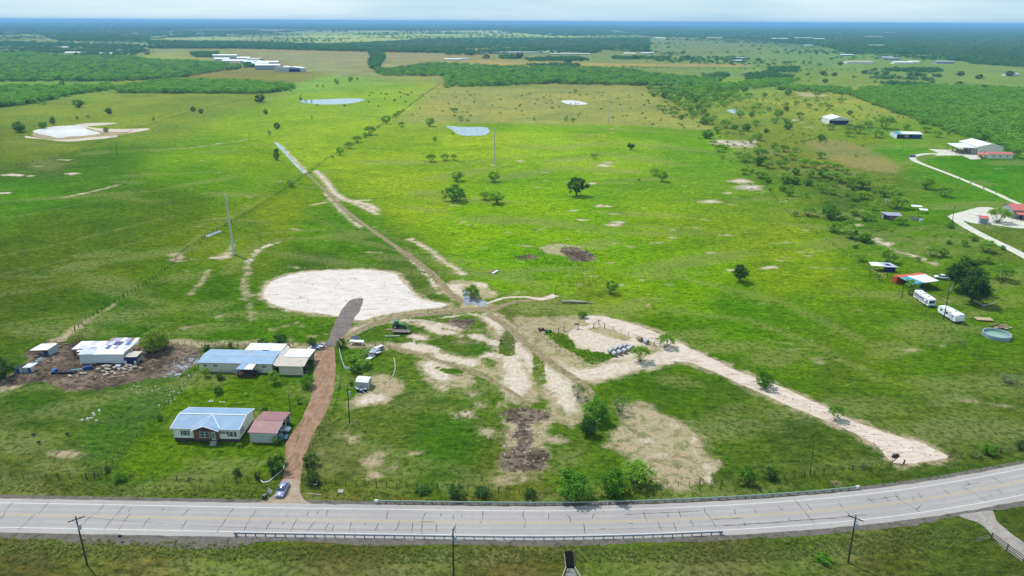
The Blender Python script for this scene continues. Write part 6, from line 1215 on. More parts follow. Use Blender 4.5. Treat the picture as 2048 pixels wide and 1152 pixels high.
# ---------------------------------------------------------------- guardrails, poles, fences
def path_len(P):
    d = np.r_[0, np.cumsum(np.hypot(*np.diff(P, axis=0).T))]; return d
def walk(P, step):
    P = np.asarray(P, float); d = path_len(P); n = max(1, int(round(d[-1]/step))); s = np.linspace(0, d[-1], n+1)
    return np.stack([np.interp(s, d, P[:, 0]), np.interp(s, d, P[:, 1])], 1)
M_galv = mat('galvanised_steel', alb(168, 178, 188), .5, .12, .8, metal=.0, c2=alb(120, 134, 150), amt=.35); M_galg = mat('greenish_galvanised', alb(176, 196, 184), .5, .1, .8, c2=alb(140, 160, 156), amt=.35); M_post = mat('guardrail_post', alb(92, 98, 106), .8, .2, 2)
WP = [(0.0, .0), (.07, .02), (.08, .06), (.0, .12), (.0, .18), (.08, .24), (.07, .29), (0, .31)]
def guardrail(label, xa, xb, off, side, rm):
    i0 = int(np.argmin(np.abs(CLs[:, 0]-xa))); i1 = int(np.argmin(np.abs(CLs[:, 0]-xb))); P = offs(CLs, off)[i0:i1+1]; pts = walk(P, 1.905)
    t = thing('guardrail', label, 'guardrail', (pts[0][0], pts[0][1], 0)); O = pts[0]
    mb = MB(); vs = []; prof = [(a*side, z+.42) for a, z in WP]; prof2 = prof+[(a-.03*side, z) for a, z in reversed(prof)]; m = len(prof2)
    T = np.gradient(pts, axis=0); T /= np.linalg.norm(T, axis=1)[:, None]; N = np.stack([-T[:, 1], T[:, 0]], 1)
    for p, n_ in zip(pts, N): vs += [(p[0]-O[0]+n_[0]*a, p[1]-O[1]+n_[1]*a, z+.06) for a, z in prof2]
    mb.add(vs, [(i*m+j, i*m+(j+1) % m, (i+1)*m+(j+1) % m, (i+1)*m+j) for i in range(len(pts)-1) for j in range(m)]); obj('rail', mb, rm, t)
    pm_ = MB().box((0, 0, .36), (.13, .18, .84)).mesh('post', M_post)
    for p, n_ in zip(pts, N):
        o = link('post', pm_, t); o.location = (p[0]-O[0]-n_[0]*side*.14, p[1]-O[1]-n_[1]*side*.14, 0); o.rotation_euler = (0, 0, math.atan2(n_[1], n_[0])+math.pi/2)
    for p, n_ in ((pts[0], N[0]), (pts[-1], N[-1])):
        o = obj('end_terminal', MB().box((0, 0, .62), (.75, .28, .5)).box((0, 0, .3), (.2, .2, .6)), M_galv if rm is M_galv else M_white, t); o.location = (p[0]-O[0], p[1]-O[1], 0); o.rotation_euler = (0, 0, math.atan2(n_[1], n_[0])+math.pi/2)
    return t
guardrail('long pale guardrail along the far side of the road', at(757, 1012).x, at(1735, 985).x, 5.55, -1, M_galg)
guardrail('long grey guardrail along the near side of the road', at(468, 1072).x, at(1442, 1070).x, -4.75, 1, M_galv)
M_pole = mat('utility_pole_wood', alb(72, 68, 60), .9, .25, 2.5); M_tower = mat('pale_steel_pole', alb(226, 230, 222), .6, .06, .5); M_ins = mat('porcelain', alb(190, 190, 196), .3, .1); M_wire = mat('wire', (.05, .05, .05), .6, .1)
def upole(label, A, top, arm=None, trans=False, lamp=False, r=.17, name='utility_pole', m=None, armz=.6):
    """A base pixel, top = (pixel x,y) of the tip"""
    b_ = at(*A); u = ray(*top); 
    # height so that the tip, standing upright over the base, falls on the tip's row
    v = (b_.y)/u.y; z = CAM_H+u.z*v; z = max(2.0, z); lean = u.x*v-b_.x; lean = max(-.08*z, min(.08*z, lean))
    t = thing(name, label, 'pole', b_); obj('pole', MB().cyl((0, 0, -.2), (lean, 0, z), r, r*.62, 8), m or M_pole, t)
    tx = lean*(z-armz)/z
    if arm is not None:
        L, a = arm; c_, s_ = math.cos(R(a)), math.sin(R(a)); ar = obj('crossarm', MB().box((tx, 0, z-armz), (L, .12, .14), rz=R(a)), M_pole, t)
        for k in (-.46, -.2, .2, .46): obj('insulator', MB().cyl((tx+L*k*c_, L*k*s_, z-armz+.07), (tx+L*k*c_, L*k*s_, z-armz+.27), .06, n=6), M_ins, ar)
        for k in (-.3, .3): obj('brace', MB().cyl((tx+L*k*c_, L*k*s_, z-armz-.05), (tx, 0, z-armz-.8), .03, n=4), M_galv, ar)
    if trans: o = obj('transformer', MB().cyl((tx+.32, -.1, z-armz-2.0), (tx+.32, -.1, z-armz-1.1), .27, n=10).cyl((tx+.32, -.1, z-armz-1.1), (tx+.32, -.1, z-armz-1.0), .2, n=10), M_ltin, t)
    if lamp: o = obj('lamp_arm', MB().cyl((0, 0, z-.4), (2.2, -.4, z-.2), .05, n=6), M_galv, t); obj('lamp_head', MB().box((2.4, -.42, z-.25), (.6, .25, .2)), M_ltin, o)
    return t, Vector((b_.x+lean, b_.y, z))
t1, q1 = upole('leaning wooden power pole below the road at the left', (175, 1131), (151, 1033), (2.6, 38), True)
t2, q2 = upole('wooden power pole below the road cut by the bottom edge', (907, 1158), (906, 1058), (2.4, 85), True)
t3, q3 = upole('wooden power pole with guy wires below the road at the right', (1696, 1125), (1712, 1031), (2.6, -38), True)
def cable(name, a, c_, sag, m=M_wire, r=.018, parent=None):
    a = Vector(a); c_ = Vector(c_); mb = MB(); pr = a
    for i in range(1, 13):
        t_ = i/12; p_ = a.lerp(c_, t_)-Vector((0, 0, sag*4*t_*(1-t_))); mb.cyl(pr, p_, r, n=3, caps=False); pr = p_
    return obj(name, mb, m, parent)
for dx in (0, 1.3): 
    o = cable('guy_wire', q3-Vector((t3.location.x, t3.location.y, .6)), at(1745-dx*6, 1112+dx*3)-Vector((t3.location.x, t3.location.y, 0)), 0, mat('yellow_guy_sleeve', alb(190, 190, 110), .6, .1), .035, t3)
t4, q4 = upole('yard light pole with transformer beside the small white shed', (699, 847), (695, 771), None, True, True, .15)
t5, q5 = upole('short leaning pole on the lawn behind the carport', (582, 829), (577, 788), None, False, False, .13)
upole('tall thin pole alone in the roadside pasture at the right', (1620, 951), (1628, 884), None, False, False, .11)
upole('power pole with transformer in front of the white trailer', (1887, 640), (1901, 566), (1.6, 20), True, False, .17)
upole('power pole left of the parked motorhome', (1803, 597), (1808, 567), None, False, False, .13)
upole('dark power pole at the tip of the pale yard', (1904, 446), (1910, 411), None, True, False, .16)
upole('short dark pole in front of the small red-roofed shed', (1957, 447), (1961, 427), None, False, False, .12)
upole('thin pole beside the far marshy fence at the left', (235, 312), (232, 290), (1.8, 10), False, False, .13)
upole('pump pole on the small pale pad in the left field', (499, 283), (498, 262), (1.6, 0), False, False, .12)
TP = [(468,509,451,388,'nearest and tallest pale transmission pole, in the left field'),(989,328,989,255,'pale transmission pole in the bright middle pasture'),(1217,246,1220,193,'pale transmission pole at the edge of the brown scrub'),(1353,192,1355,157,'pale transmission pole at the dense mesquites'),(1433,167,1434,150,'small transmission pole beyond the dense mesquites'),(1487,151,1490,113,'far transmission pole under the white shed'),(1530,133,1531,112,'far transmission pole right of the white shed'),(1561,126,1562,106,'far transmission pole, second right of the white shed'),(1587,117,1587,96,'far transmission pole, third right of the white shed'),(1608,111,1608,96,'far transmission pole, fourth right of the white shed'),(1650,94,1650,82,'tiny transmission pole at the far wood'),(1672,84,1672,73,'tiny transmission pole against the blue forest, left one'),(1680,80,1680,66,'tiny transmission pole against the blue forest, right one')]
tops = []
for x, y, tx, ty, lb in TP:
    s_ = mpp(x, y); t_, q_ = upole(lb, (x, y), (tx, ty), None, False, False, max(.55, s_*.5), 'transmission_pole', M_tower)
    z = q_.z
    for k in (0, 1, 2): obj('davit_arm', MB().cyl((0, 0, z-.8-1.6*k), ((.9 if k % 2 else -.9), 0, z-.6-1.6*k), max(.06, s_*.10), n=5), M_tower, t_)
    tops.append(q_)
cm = root_at('lattice_mast', 'thin communication mast on the horizon', 'mast', (925, 47.2), rot=0)
for k in range(3): a = 2.09*k; obj('leg', MB().cyl((4*math.cos(a), 4*math.sin(a), 0), (1*math.cos(a), 1*math.sin(a), 130), 1.0, n=4), M_tower, cm)
# overhead wires along the road
for (a, c_) in ((q1, q2), (q2, q3)):
    o = cable('power_line', a, c_, 1.2, M_wire, .016); tag(o, 'overhead wire strung from the %s roadside pole' % ('left' if a is q1 else 'bottom edge'), 'wire')

M_tpost = mat('steel_fence_post', alb(56, 58, 50), .8, .2, 3); M_wpost = mat('wood_fence_post', alb(96, 84, 70), .9, .25, 3)
def fence(label, P, step=3.0, h=1.25, r=.06, strands=3, m=None, world=False, wide=0, name='wire_fence', wr=.012):
    Q = np.asarray(P, float) if world else at_np(P); pts = walk(smooth_poly(Q, False, step) if len(Q) > 2 else Q, step); O = pts[0]; t = thing(name, label, 'fence', (O[0], O[1], 0))
    me = MB().cyl((0, 0, -.1), (0, 0, h), r, n=5).mesh('post', m or M_tpost); me2 = MB().cyl((0, 0, -.1), (0, 0, h+.2), r*1.9, n=6).mesh('post', M_wpost)
    for i, p_ in enumerate(pts[:300]):
        o = link('post', me2 if (wide and i % wide == 0) else me, t); o.location = (p_[0]-O[0], p_[1]-O[1], 0); o.rotation_euler = (rnd.uniform(-.05, .05), rnd.uniform(-.05, .05), 0)
    for k in range(strands):
        mb = MB(); z = h*(k+1)/strands-.05; sub = pts[::max(1, int(len(pts)/120))]
        if not np.allclose(sub[-1], pts[-1]): sub = np.vstack([sub, pts[-1]])
        for a, c_ in zip(sub[:-1], sub[1:]): mb.cyl((a[0]-O[0], a[1]-O[1], z), (c_[0]-O[0], c_[1]-O[1], z), wr, n=3, caps=False)
        obj('wire', mb, M_wire, t)
    return t
fence('wire fence between the left pasture and the roadside verge', [(0,955),(120,958),(172,958),(202,957),(330,961),(460,964),(520,966)], 2.6, 1.3, wide=5)
fence('wire fence below the rough middle pasture, right of the drive', [(632,968),(720,972),(820,975),(920,980),(1010,986),(1080,992)], 2.2, 1.3, wide=6)
fence('wire fence along the verge below the bare brushy soil and the right pasture', [(1290,976),(1400,971),(1480,968),(1620,952),(1780,930)], 2.4, 1.3, wide=5)
fence('wire fence along the verge right of the pale track', [(1900,917),(1960,912),(2048,898),(2090,890)], 2.6, 1.3, wide=4)
fence('slanting wire fence at the left of the lawn', [(204,955),(225,928),(255,895),(300,850),(345,800),(382,752),(398,735)], 2.6, 1.2)
fence('corner brace fence at the front of the left pasture', [(172,958),(187,950),(214,930)], 1.8, 1.2, .07, 2)
fence('long diagonal fence of the left field up to the tree line', [(150,662),(200,624),(270,582),(340,535),(362,508),(410,476),(455,450),(520,412),(575,376),(612,350),(640,330)], 2.4, 1.5, .09, wide=6)
fence('far diagonal fence along the mesquite row', [(640,330),(665,312),(720,280),(760,252),(800,226),(840,196),(880,168)], 5.0, 1.4, .09, wide=3)
fence('fence along the far side of the left field past the white pond', [(0,340),(60,326),(140,308),(235,272),(330,240),(420,215),(505,196)], 4.5, 1.4, .10, wide=3)
fence('back yard fence behind the long house', [(330,690),(400,690),(480,692),(560,691),(640,690)], 2.0, 1.4, .07, 3, M_wpost)
fence('fence at the right of the gate towards the track', [(690,690),(740,690),(780,694)], 2.2, 1.3, .06, 3, M_wpost)
fence('fence of the right camp running down past the pool', [(1720,530),(1790,585),(1850,625),(1920,690),(1985,745),(2048,790)], 2.8, 1.2, .05, wide=6)
fence('fence of the brushy pasture along the bright field', [(1460,300),(1520,360),(1570,420),(1625,462),(1700,515),(1725,538)], 3.6, 1.3, .06, wide=5)
fence('garden fence at the right of the red drive', [(618,905),(640,870),(665,830),(678,780),(684,740),(686,700)], 2.4, 1.2, .05)
# rails and gates of wood or pipe
def rail_fence(label, P, step, h, rails, m, r=.06, world=False, name='rail_fence', plank=False):
    Q = np.asarray(P, float) if world else at_np(P); pts = walk(Q, step); O = pts[0]; t = thing(name, label, 'fence', (O[0], O[1], 0))
    for p_ in pts: o = obj('post', MB().cyl((0, 0, -.1), (0, 0, h+.1), r*1.4, n=6), m, t); o.location = (p_[0]-O[0], p_[1]-O[1], 0)
    for a, c_ in zip(pts[:-1], pts[1:]):
        ang = math.atan2(c_[1]-a[1], c_[0]-a[0]); L = math.hypot(c_[0]-a[0], c_[1]-a[1])
        for k in range(rails):
            z = h*(k+1)/rails-.05; mid = ((a[0]+c_[0])/2-O[0], (a[1]+c_[1])/2-O[1], z)
            obj('rail', MB().box(mid, (L, .04 if plank else r, .15 if plank else r), rz=ang), m, t)
    return t
rail_fence('dark three-rail wooden fence along the gravel side road', [(1982,1077),(2010,1098),(2048,1126),(2080,1150)], 3.0, 1.3, 3, M_pole, .07, plank=True)
rail_fence('short rail fence joining the dark one by the verge', [(1950,1086),(1982,1077)], 2.5, 1.1, 3, mat('grey_rail', alb(130, 128, 112), .9, .2), .05)
rail_fence('red-brown pipe corral behind the farmyard barn', [(140,700),(150,690),(166,676)], 2.0, 1.6, 4, M_dkred, .06)
rail_fence('red-brown pipe corral beside the patchwork barn', [(148,712),(153,695),(160,685)], 2.0, 1.6, 4, M_dkred, .06)
rail_fence('red-brown pipe fence behind the long house', [(404,696),(450,697),(505,697)], 2.2, 1.4, 4, M_dkred, .06)
rail_fence('silver pipe gate across the red drive', [(653,691),(678,692)], 3.4, 1.2, 5, M_galv, .06, name='farm_gate')
rail_fence('timber corner brace of the pen, right one', [(1187,657),(1198,649),(1209,657)], 3.0, 1.7, 1, M_post, .09)
rail_fence('timber corner brace of the pen, left one', [(1117,666),(1128,663)], 2.4, 1.7, 1, M_post, .09)
rail_fence('low pipe gate of the pen', [(1128,664),(1156,656)], 3.5, .8, 2, M_ltin, .05, name='farm_gate')
rail_fence('small timber frame right of the pale bales', [(1308,692),(1320,690)], 2.4, 1.4, 2, M_post, .08)
rail_fence('pale plank barrier right of the big oaks, left wing', [(1946,603),(1967,613)], 3.6, .7, 2, M_wtrim, .08, plank=True)
rail_fence('pale plank barrier right of the big oaks, right wing', [(1969,613),(1991,607)], 3.6, .7, 2, M_wtrim, .08, plank=True)
fence('leaning posts around the log paddock', [(1112,600),(1113,575),(1140,573),(1190,571),(1222,596)], 2.6, 1.6, .08, 2, M_wpost)
fence('wire fence of the pen along the rutted track', [(1082,673),(1100,690),(1130,708),(1168,722),(1185,726)], 2.4, 1.3, .06)
fence('wire fence of the pen along its far right side', [(1209,657),(1234,664),(1260,674),(1290,684)], 3.0, 1.4, .07)
rail_fence('timber gate posts by the corner of the left pasture', [(173,958),(199,957)], 4.0, 1.5, 2, M_wpost, .08)
sg = root_at('farm_gate_sign', 'rusty box letter rack on posts at the pen gate', 'rack', (1156, 657), rot=5); obj('post', MB().box((0, 0, .8), (.18, .18, 1.6)), M_rust, sg); obj('box', MB().box((-.5, 0, 1.6), (1.5, .5, .55)), M_rust, sg)
# culvert
cu = root_at('drain_culvert', 'concrete drain with dark slot and splayed side walls at the bottom edge', 'culvert', (1142, 1150), rot=0)
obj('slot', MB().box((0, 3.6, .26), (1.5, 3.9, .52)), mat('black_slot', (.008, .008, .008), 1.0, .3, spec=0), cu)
for s_ in (-1, 1):
    obj('wing_wall', MB().slab([(s_*.66, 2.2, .42), (s_*.52, 2.2, .42), (s_*1.9, -1.6, .3), (s_*2.05, -1.6, .3)], .4), M_conc2, cu); obj('side_kerb', MB().box((s_*.82, 3.8, .10), (.1, 3.2, .24)), M_conc2, cu)
obj('head_wall', MB().box((0, 5.7, .15), (1.9, .16, .35)), M_conc2, cu); obj('channel_floor', MB().slab([(-.6, 1.6, .10), (.6, 1.6, .10), (1.9, -4.5, .10), (-1.9, -4.5, .10)], .06), M_wet, cu)
for k, (x, y, rr) in enumerate(((-.3, -.9, .28), (.3, -1.5, .34), (.0, -2.1, .3), (-.6, -2.2, .24), (.75, -2.5, .26))): obj('rubble', MB().ell((x, y, .2), (rr, rr*.8, rr*.6), 7, 4), M_conc2, cu)
for k in range(6): obj('debris_stick', MB().cyl((-1.2+.4*k, -1.6-.1*k, .22), (-.2+.3*k, -2.4, .3), .04, n=4), M_dwood, cu)

# ---------------------------------------------------------------- vehicles
def paint(nm, c, r=.25):
    m, nt, b, out = nmat(nm); b.inputs['Base Color'].default_value = (*c, 1); b.inputs['Roughness'].default_value = r; b.inputs['Coat Weight'].default_value = .3
    n1 = noise(nt, 1.5, 3, .5, tco(nt)); nt.links.new(mixc(nt, mrange(nt, n1, .3, .7), tuple(x*.9 for x in c), tuple(min(.9, x*1.08) for x in c)), b.inputs['Base Color']); return m
def loft(mb, secs):
    """secs: list of closed rings with equal counts"""
    n = len(secs[0]); o = len(mb.v); fs = []
    for s_ in secs: mb.v += [tuple(p_) for p_ in s_]
    for i in range(len(secs)-1): fs += [(o+i*n+j, o+i*n+(j+1) % n, o+(i+1)*n+(j+1) % n, o+(i+1)*n+j) for j in range(n)]
    fs += [tuple(o+j for j in reversed(range(n))), tuple(o+(len(secs)-1)*n+j for j in range(n))]
    mb.f += fs; mb.m += [mb.mi]*len(fs)
def ring(x, w, z0, z1, tw=.85):
    return [(x, -w/2*.96, z0), (x, -w/2, z0+(z1-z0)*.35), (x, -w/2, z0+(z1-z0)*.75), (x, -w/2*tw, z1), (x, w/2*tw, z1), (x, w/2, z0+(z1-z0)*.75), (x, w/2, z0+(z1-z0)*.35), (x, w/2*.96, z0)]
def wheels(t, xs, w, r=.33):
    for x in xs:
        for s_ in (-1, 1):
            y = s_*(w/2-.12); wh = obj('wheel', MB().cyl((x, y-.12*s_, r), (x, y+.12*s_, r), r, n=14), M_black, t); obj('rim', MB().cyl((x, y+.121*s_, r), (x, y+.135*s_, r), r*.6, n=10), M_ltin, wh)
M_chrome = mat('plate_white', alb(230, 230, 240), .4, .05); M_lamp = mat('headlight_glass', alb(225, 225, 230), .15, .05); M_tail = mat('tail_light', (.35, .02, .02), .3, .05)
def car(name, label, loc, rz, m, kind='sedan', cat='car', sc=1.0):
    """front towards +x, origin at the middle"""
    t = thing(name, label, cat, loc, rz); t.scale = (sc,)*3; W_ = 1.82
    if kind == 'sedan':
        b_ = MB(); loft(b_, [ring(x, w, z0, z1, .9) for x, w, z0, z1 in ((-2.4, 1.5, .35, .82), (-2.2, 1.78, .22, .93), (-1.3, 1.82, .2, .97), (.7, 1.82, .2, .95), (1.6, 1.8, .2, .84), (2.2, 1.7, .24, .70), (2.42, 1.4, .32, .58))]); obj('body', b_, m, t, True)
        g_ = MB(); loft(g_, [ring(x, w, .88, z1, .8) for x, w, z1 in ((-1.85, 1.45, .93), (-1.15, 1.56, 1.36), (.2, 1.56, 1.38), (1.15, 1.5, .93))]); obj('windows', g_, glassm(), t, True)
        r_ = MB(); loft(r_, [ring(x, w, 1.30, z1, .92) for x, w, z1 in ((-1.12, 1.14, 1.42), (-.4, 1.24, 1.46), (.22, 1.16, 1.42))]); obj('roof', r_, m, t, True)
        for s_ in (-1, 1):
            obj('pillar', MB().slab([(-.28, s_*.72, .9), (-.16, s_*.72, .9), (-.2, s_*.645, 1.38), (-.3, s_*.645, 1.38)], .03), m, t); obj('headlight', MB().ell((2.2, s_*.62, .6), (.22, .2, .1), 8, 5), M_lamp, t); obj('tail_light', MB().box((-2.36, s_*.62, .74), (.1, .35, .14)), M_tail, t); obj('mirror', MB().ell((.85, s_*1.0, .98), (.09, .12, .08), 6, 4), m, t)
        obj('front_plate', MB().box((2.43, 0, .42), (.03, .42, .16)), M_chrome, t); obj('grille', MB().box((2.40, 0, .58), (.06, .8, .1)), M_black, t); wheels(t, (-1.4, 1.45), W_)
    elif kind == 'pickup':
        b_ = MB(); loft(b_, [ring(x, w, z0, z1, .94) for x, w, z0, z1 in ((-2.8, 1.8, .45, 1.05), (-2.6, 1.95, .4, 1.1), (.9, 1.98, .4, 1.12), (1.6, 1.95, .4, 1.08), (2.5, 1.88, .42, 1.0), (2.8, 1.6, .48, .85))]); obj('body', b_, m, t, True)
        g_ = MB(); loft(g_, [ring(x, w, 1.05, z1, .82) for x, w, z1 in ((-1.0, 1.7, 1.1), (-.85, 1.7, 1.7), (.7, 1.7, 1.74), (1.45, 1.62, 1.12))]); obj('windows', g_, glassm(), t, True)
        r_ = MB(); loft(r_, [ring(x, w, 1.66, z1, .92) for x, w, z1 in ((-.84, 1.3, 1.76), (-.1, 1.4, 1.82), (.7, 1.3, 1.78))]); obj('roof', r_, m, t, True); obj('bed_floor', MB().box((-1.9, 0, 1.125), (1.5, 1.5, .03)), M_dark, t)
        for s_ in (-1, 1): obj('headlight', MB().box((2.74, s_*.66, .82), (.12, .3, .2)), M_lamp, t)
        for s_ in (-1, 1): obj('pillar', MB().slab([(-.06, s_*.80, 1.1), (.08, s_*.80, 1.1), (.04, s_*.72, 1.72), (-.08, s_*.72, 1.72)], .03), m, t)
        wheels(t, (-1.75, 1.8), 1.95, .4)
    return t
lv = paint('silver_lavender_paint', (.26, .27, .46), .25); P1 = at(553, 997)
A_ = at(557, 996); B_ = at(575, 965); A2 = Vector(((A_.x+at(573, 994).x)/2, (A_.y+at(573, 994).y)/2, 0)); fdir = math.atan2(A2.y-B_.y, A2.x-B_.x)
cpos = at(565.5, 983); car('silver_sedan', 'silver sedan facing the road at the mouth of the red drive', (cpos.x, cpos.y, .01), R(-90), lv, 'sedan')
p_ = at(568, 862); car('silver_pickup', 'silver pickup under the red carport, nearer the back', (p_.x-.8, p_.y, .01), R(-4), paint('silver_paint', (.55, .6, .68)), 'pickup', 'car', .85)
p_ = at(566, 878); car('dark_teal_car', 'dark teal car poking out of the front of the red carport', (p_.x-1.2, p_.y+.2, .01), R(-4), paint('dark_teal_paint', (.02, .09, .13)), 'sedan', 'car', .95)
p_ = at(1884, 558); car('white_pickup', 'white pickup parked left of the big oaks', (p_.x, p_.y, .01), R(158), paint('white_paint', (.75, .76, .8)), 'pickup')
p_ = at(1825, 314); car('blue_car', 'small blue car where the concrete drive bends', (p_.x, p_.y, .01), R(15), paint('blue_paint', (.02, .10, .34)), 'pickup')
p_ = at(1836, 583); car('purple_car', 'dark purple car below the open canopy', (p_.x, p_.y, .01), R(20), paint('dark_purple_paint', (.06, .05, .16)), 'sedan')
# motorhome
A_, B_ = at(1855, 615), at(1828, 597); u_ = (B_-A_).normalized(); mh = thing('motorhome', 'white and navy motorhome parked below the canopy', 'motorhome', A_, math.atan2(u_.y, u_.x)+math.pi)
M_rv = paint('camper_white', (.78, .79, .82), .35); M_rvn = paint('camper_navy', (.04, .04, .16), .35)
# local frame: front end at x=0 facing +x, body to -x, right side +y is away from camera
b_ = MB(); loft(b_, [[(x, y0, z0), (x, y0, z1-.15), (x, y0+.15, z1), (x, y0+w-.15, z1), (x, y0+w, z1-.15), (x, y0+w, z0)] for x, y0, w, z0, z1 in ((-9.2, 0, 2.5, .55, 2.95), (-9.0, 0, 2.5, .5, 3.1), (-.4, 0, 2.5, .5, 3.1), (0, .05, 2.4, .5, 2.9))]); obj('body', b_, M_rv, mh)
obj('windshield', MB().box((.06, 1.25, 1.95), (.08, 1.9, .95)), glassm(), mh); obj('bumper', MB().box((.1, 1.25, .6), (.2, 2.3, .35)), M_rvn, mh)
for (x, z, w, hh) in ((-5.5, 1.95, 5.0, .5), (-1.1, 1.9, .9, .7), (-8.2, 2.0, 1.2, .6)): obj('side_window', MB().box((x, -.02, z), (w, .05, hh)), M_rvn, mh)
obj('stripe', MB().box((-4.6, -.022, 1.25), (8.6, .04, .25)), M_rvn, mh)
for x, y in ((-2.6, 1.2), (-5.2, 1.4), (-7.4, 1.0)): obj('roof_unit', MB().box((x, y, 3.22), (.9, .7, .25), top=(.8, .8)), M_ltin, mh)
wheels(mh, (), 2.4)
for x in (-1.6, -6.6):
    for y in (.12, 2.38): obj('wheel', MB().cyl((x, y-.12, .45), (x, y+.12, .45), .45, n=12), M_black, mh)
# travel trailer
A_, B_ = at(1913, 648), at(1878, 629); u_ = (B_-A_).normalized(); tt = thing('travel_trailer', 'long white travel trailer with slide-out, right of the motorhome', 'trailer', A_, math.atan2(u_.y, u_.x)+math.pi)
b_ = MB(); loft(b_, [[(x, 0, z0), (x, 0, z1-.12), (x, .12, z1), (x, 2.4-.12, z1), (x, 2.4, z1-.12), (x, 2.4, z0)] for x, z0, z1 in ((-9.3, 1.3, 2.6), (-8.6, .7, 3.1), (-7, .6, 3.2), (0, .6, 3.2))]); obj('body', b_, M_rv, tt)
obj('slide_out', MB().box((-1.4, -.35, 1.75), (2.2, .7, 2.0)), M_rv, tt); obj('skirt', MB().box((-4.2, 1.2, .45), (8.0, 2.36, .3)), M_rvn, tt); obj('rear_band', MB().box((.02, 1.2, .78), (.05, 2.4, .34)), M_rvn, tt)
for (x, z, w, hh, y) in ((-5.2, 1.9, 1.4, .7, -.02), (-7.6, 2.0, .8, .7, -.02), (-3.6, 1.7, .7, 1.6, -.02), (-1.4, 2.1, .5, .5, -.72), (-1.4, 1.3, .3, .3, -.72)): obj('side_window', MB().box((x, y, z), (w, .05, hh)), M_rvn if w != .7 else M_wtrim, tt)
for x in (-2.8, -6): obj('roof_unit', MB().box((x, 1.2, 3.32), (.9, .7, .22), top=(.8, .8)), M_ltin, tt)
for x in (-3.7, -4.6):
    for y in (.12, 2.28): obj('wheel', MB().cyl((x, y-.1, .38), (x, y+.1, .38), .38, n=12), M_black, tt)
# camper under the canopy
p_ = at(1842, 573); tc_ = thing('camper', 'pale camper standing under the canopy', 'camper', (p_.x-2.2, p_.y, 0), R(10)); b_ = MB(); loft(b_, [[(x, 0, .6), (x, 0, z1), (x, 2.2, z1), (x, 2.2, .6)] for x, z1 in ((0, 2.1), (.5, 2.5), (4.4, 2.5), (5.0, 1.8))]); obj('body', b_, M_ltin, tc_); obj('side_window', MB().box((1.4, -.02, 1.7), (.7, .05, .7)), M_dark, tc_); obj('side_window', MB().box((3.4, -.02, 1.8), (1.0, .05, .5)), M_dark, tc_)
for x in (1.9, 2.8): obj('wheel', MB().cyl((x, -.02, .35), (x, .2, .35), .35, n=10), M_black, tc_)
# tractor
p_ = at(797, 657); tr = thing('green_tractor', 'green tractor with cab and front loader behind the flatbed trailers', 'tractor', p_, R(-6)); GP = paint('tractor_green', (.02, .17, .06), .35)
obj('hood', MB().box((1.2, 0, 1.35), (1.9, .8, .7), top=(.95, .85)), GP, tr); obj('chassis', MB().box((.4, 0, .85), (3.2, .6, .4)), M_black, tr); obj('cab', MB().box((-.55, 0, 1.95), (1.3, 1.4, 1.3), top=(.85, .88)), glassm(), tr); obj('cab_roof', MB().box((-.55, 0, 2.68), (1.5, 1.6, .2), top=(.9, .9)), GP, tr)
for y in (-.95, .95):
    w1 = obj('wheel', MB().cyl((-.8, y-.22, .85), (-.8, y+.22, .85), .85, n=16), M_black, tr); obj('rim', MB().cyl((-.8, y+math.copysign(.225, y), .85), (-.8, y+math.copysign(.25, y), .85), .45, n=12), M_beige, w1)
    w1 = obj('wheel', MB().cyl((1.7, y*.85-.17, .5), (1.7, y*.85+.17, .5), .5, n=14), M_black, tr); obj('rim', MB().cyl((1.7, y*.85+math.copysign(.175, y), .5), (1.7, y*.85+math.copysign(.2, y), .5), .27, n=10), M_beige, w1)
    obj('fender', MB().box((-.8, y, 1.78), (1.2, .4, .1)), GP, tr); obj('loader_arm', MB().cyl((.4, y*.5, 1.5), (2.9, y*.5, .8), .08, n=6), GP, tr)
obj('bucket', MB().slab([(2.8, -.9, .2), (3.3, -.9, .1), (3.3, .9, .1), (2.8, .9, .2)], .1).box((2.85, 0, .55), (.1, 1.8, .7)), GP, tr)
# flatbed trailers
def flatbed(label, px, py, L, W_, rz, m):
    t = thing('flatbed_trailer', label, 'trailer', at(px, py), R(rz))
    n_ = 8
    for k in range(n_): obj('deck_board', MB().box((0, -W_/2+W_*(k+.5)/n_, .72), (L, W_/n_-.02, .06)), m, t)
    obj('side_rail', MB().box((0, -W_/2-.04, .68), (L, .06, .14)), M_dwood, t); obj('side_rail', MB().box((0, W_/2+.04, .68), (L, .06, .14)), M_dwood, t); obj('tongue', MB().cyl((L/2, -.5, .6), (L/2+1.3, 0, .55), .06, n=5).cyl((L/2, .5, .6), (L/2+1.3, 0, .55), .06, n=5), M_black, t)
    for x in (.3, 1.2):
        for s_ in (-1, 1): obj('wheel', MB().cyl((x, s_*(W_/2+.1)-.1, .36), (x, s_*(W_/2+.1)+.1, .36), .36, n=12), M_black, t)
    return t
M_deck = mat('grey_deck', alb(142, 128, 118), .9, .2, 1.5)
flatbed('flatbed trailer with spare wheel just in front of the tractor', 803, 666, 5.6, 2.1, -2, M_deck)
lb_ = thing('plank_stack', 'stack of long boards left of the flatbed trailer', 'lumber', at(785, 660), R(-3))
for k in range(6): obj('board', MB().box((.1*k, -.4+.17*k, .12+.02*k), (4.6, .16, .08), rz=.02*k), M_wood2 if k % 2 else M_wood, lb_)
pp = thing('loose_beam', 'loose pale beam on the grass below the flatbed trailer', 'beam', at(786, 673), R(6)); obj('beam', MB().box((0, 0, .14), (4.2, .4, .18)).box((-.1, 0, .27), (4.0, .25, .08)), M_beige, pp); obj('end_cap', MB().ell((-2.2, 0, .3), (.26, .26, .26), 8, 5), M_white, pp)
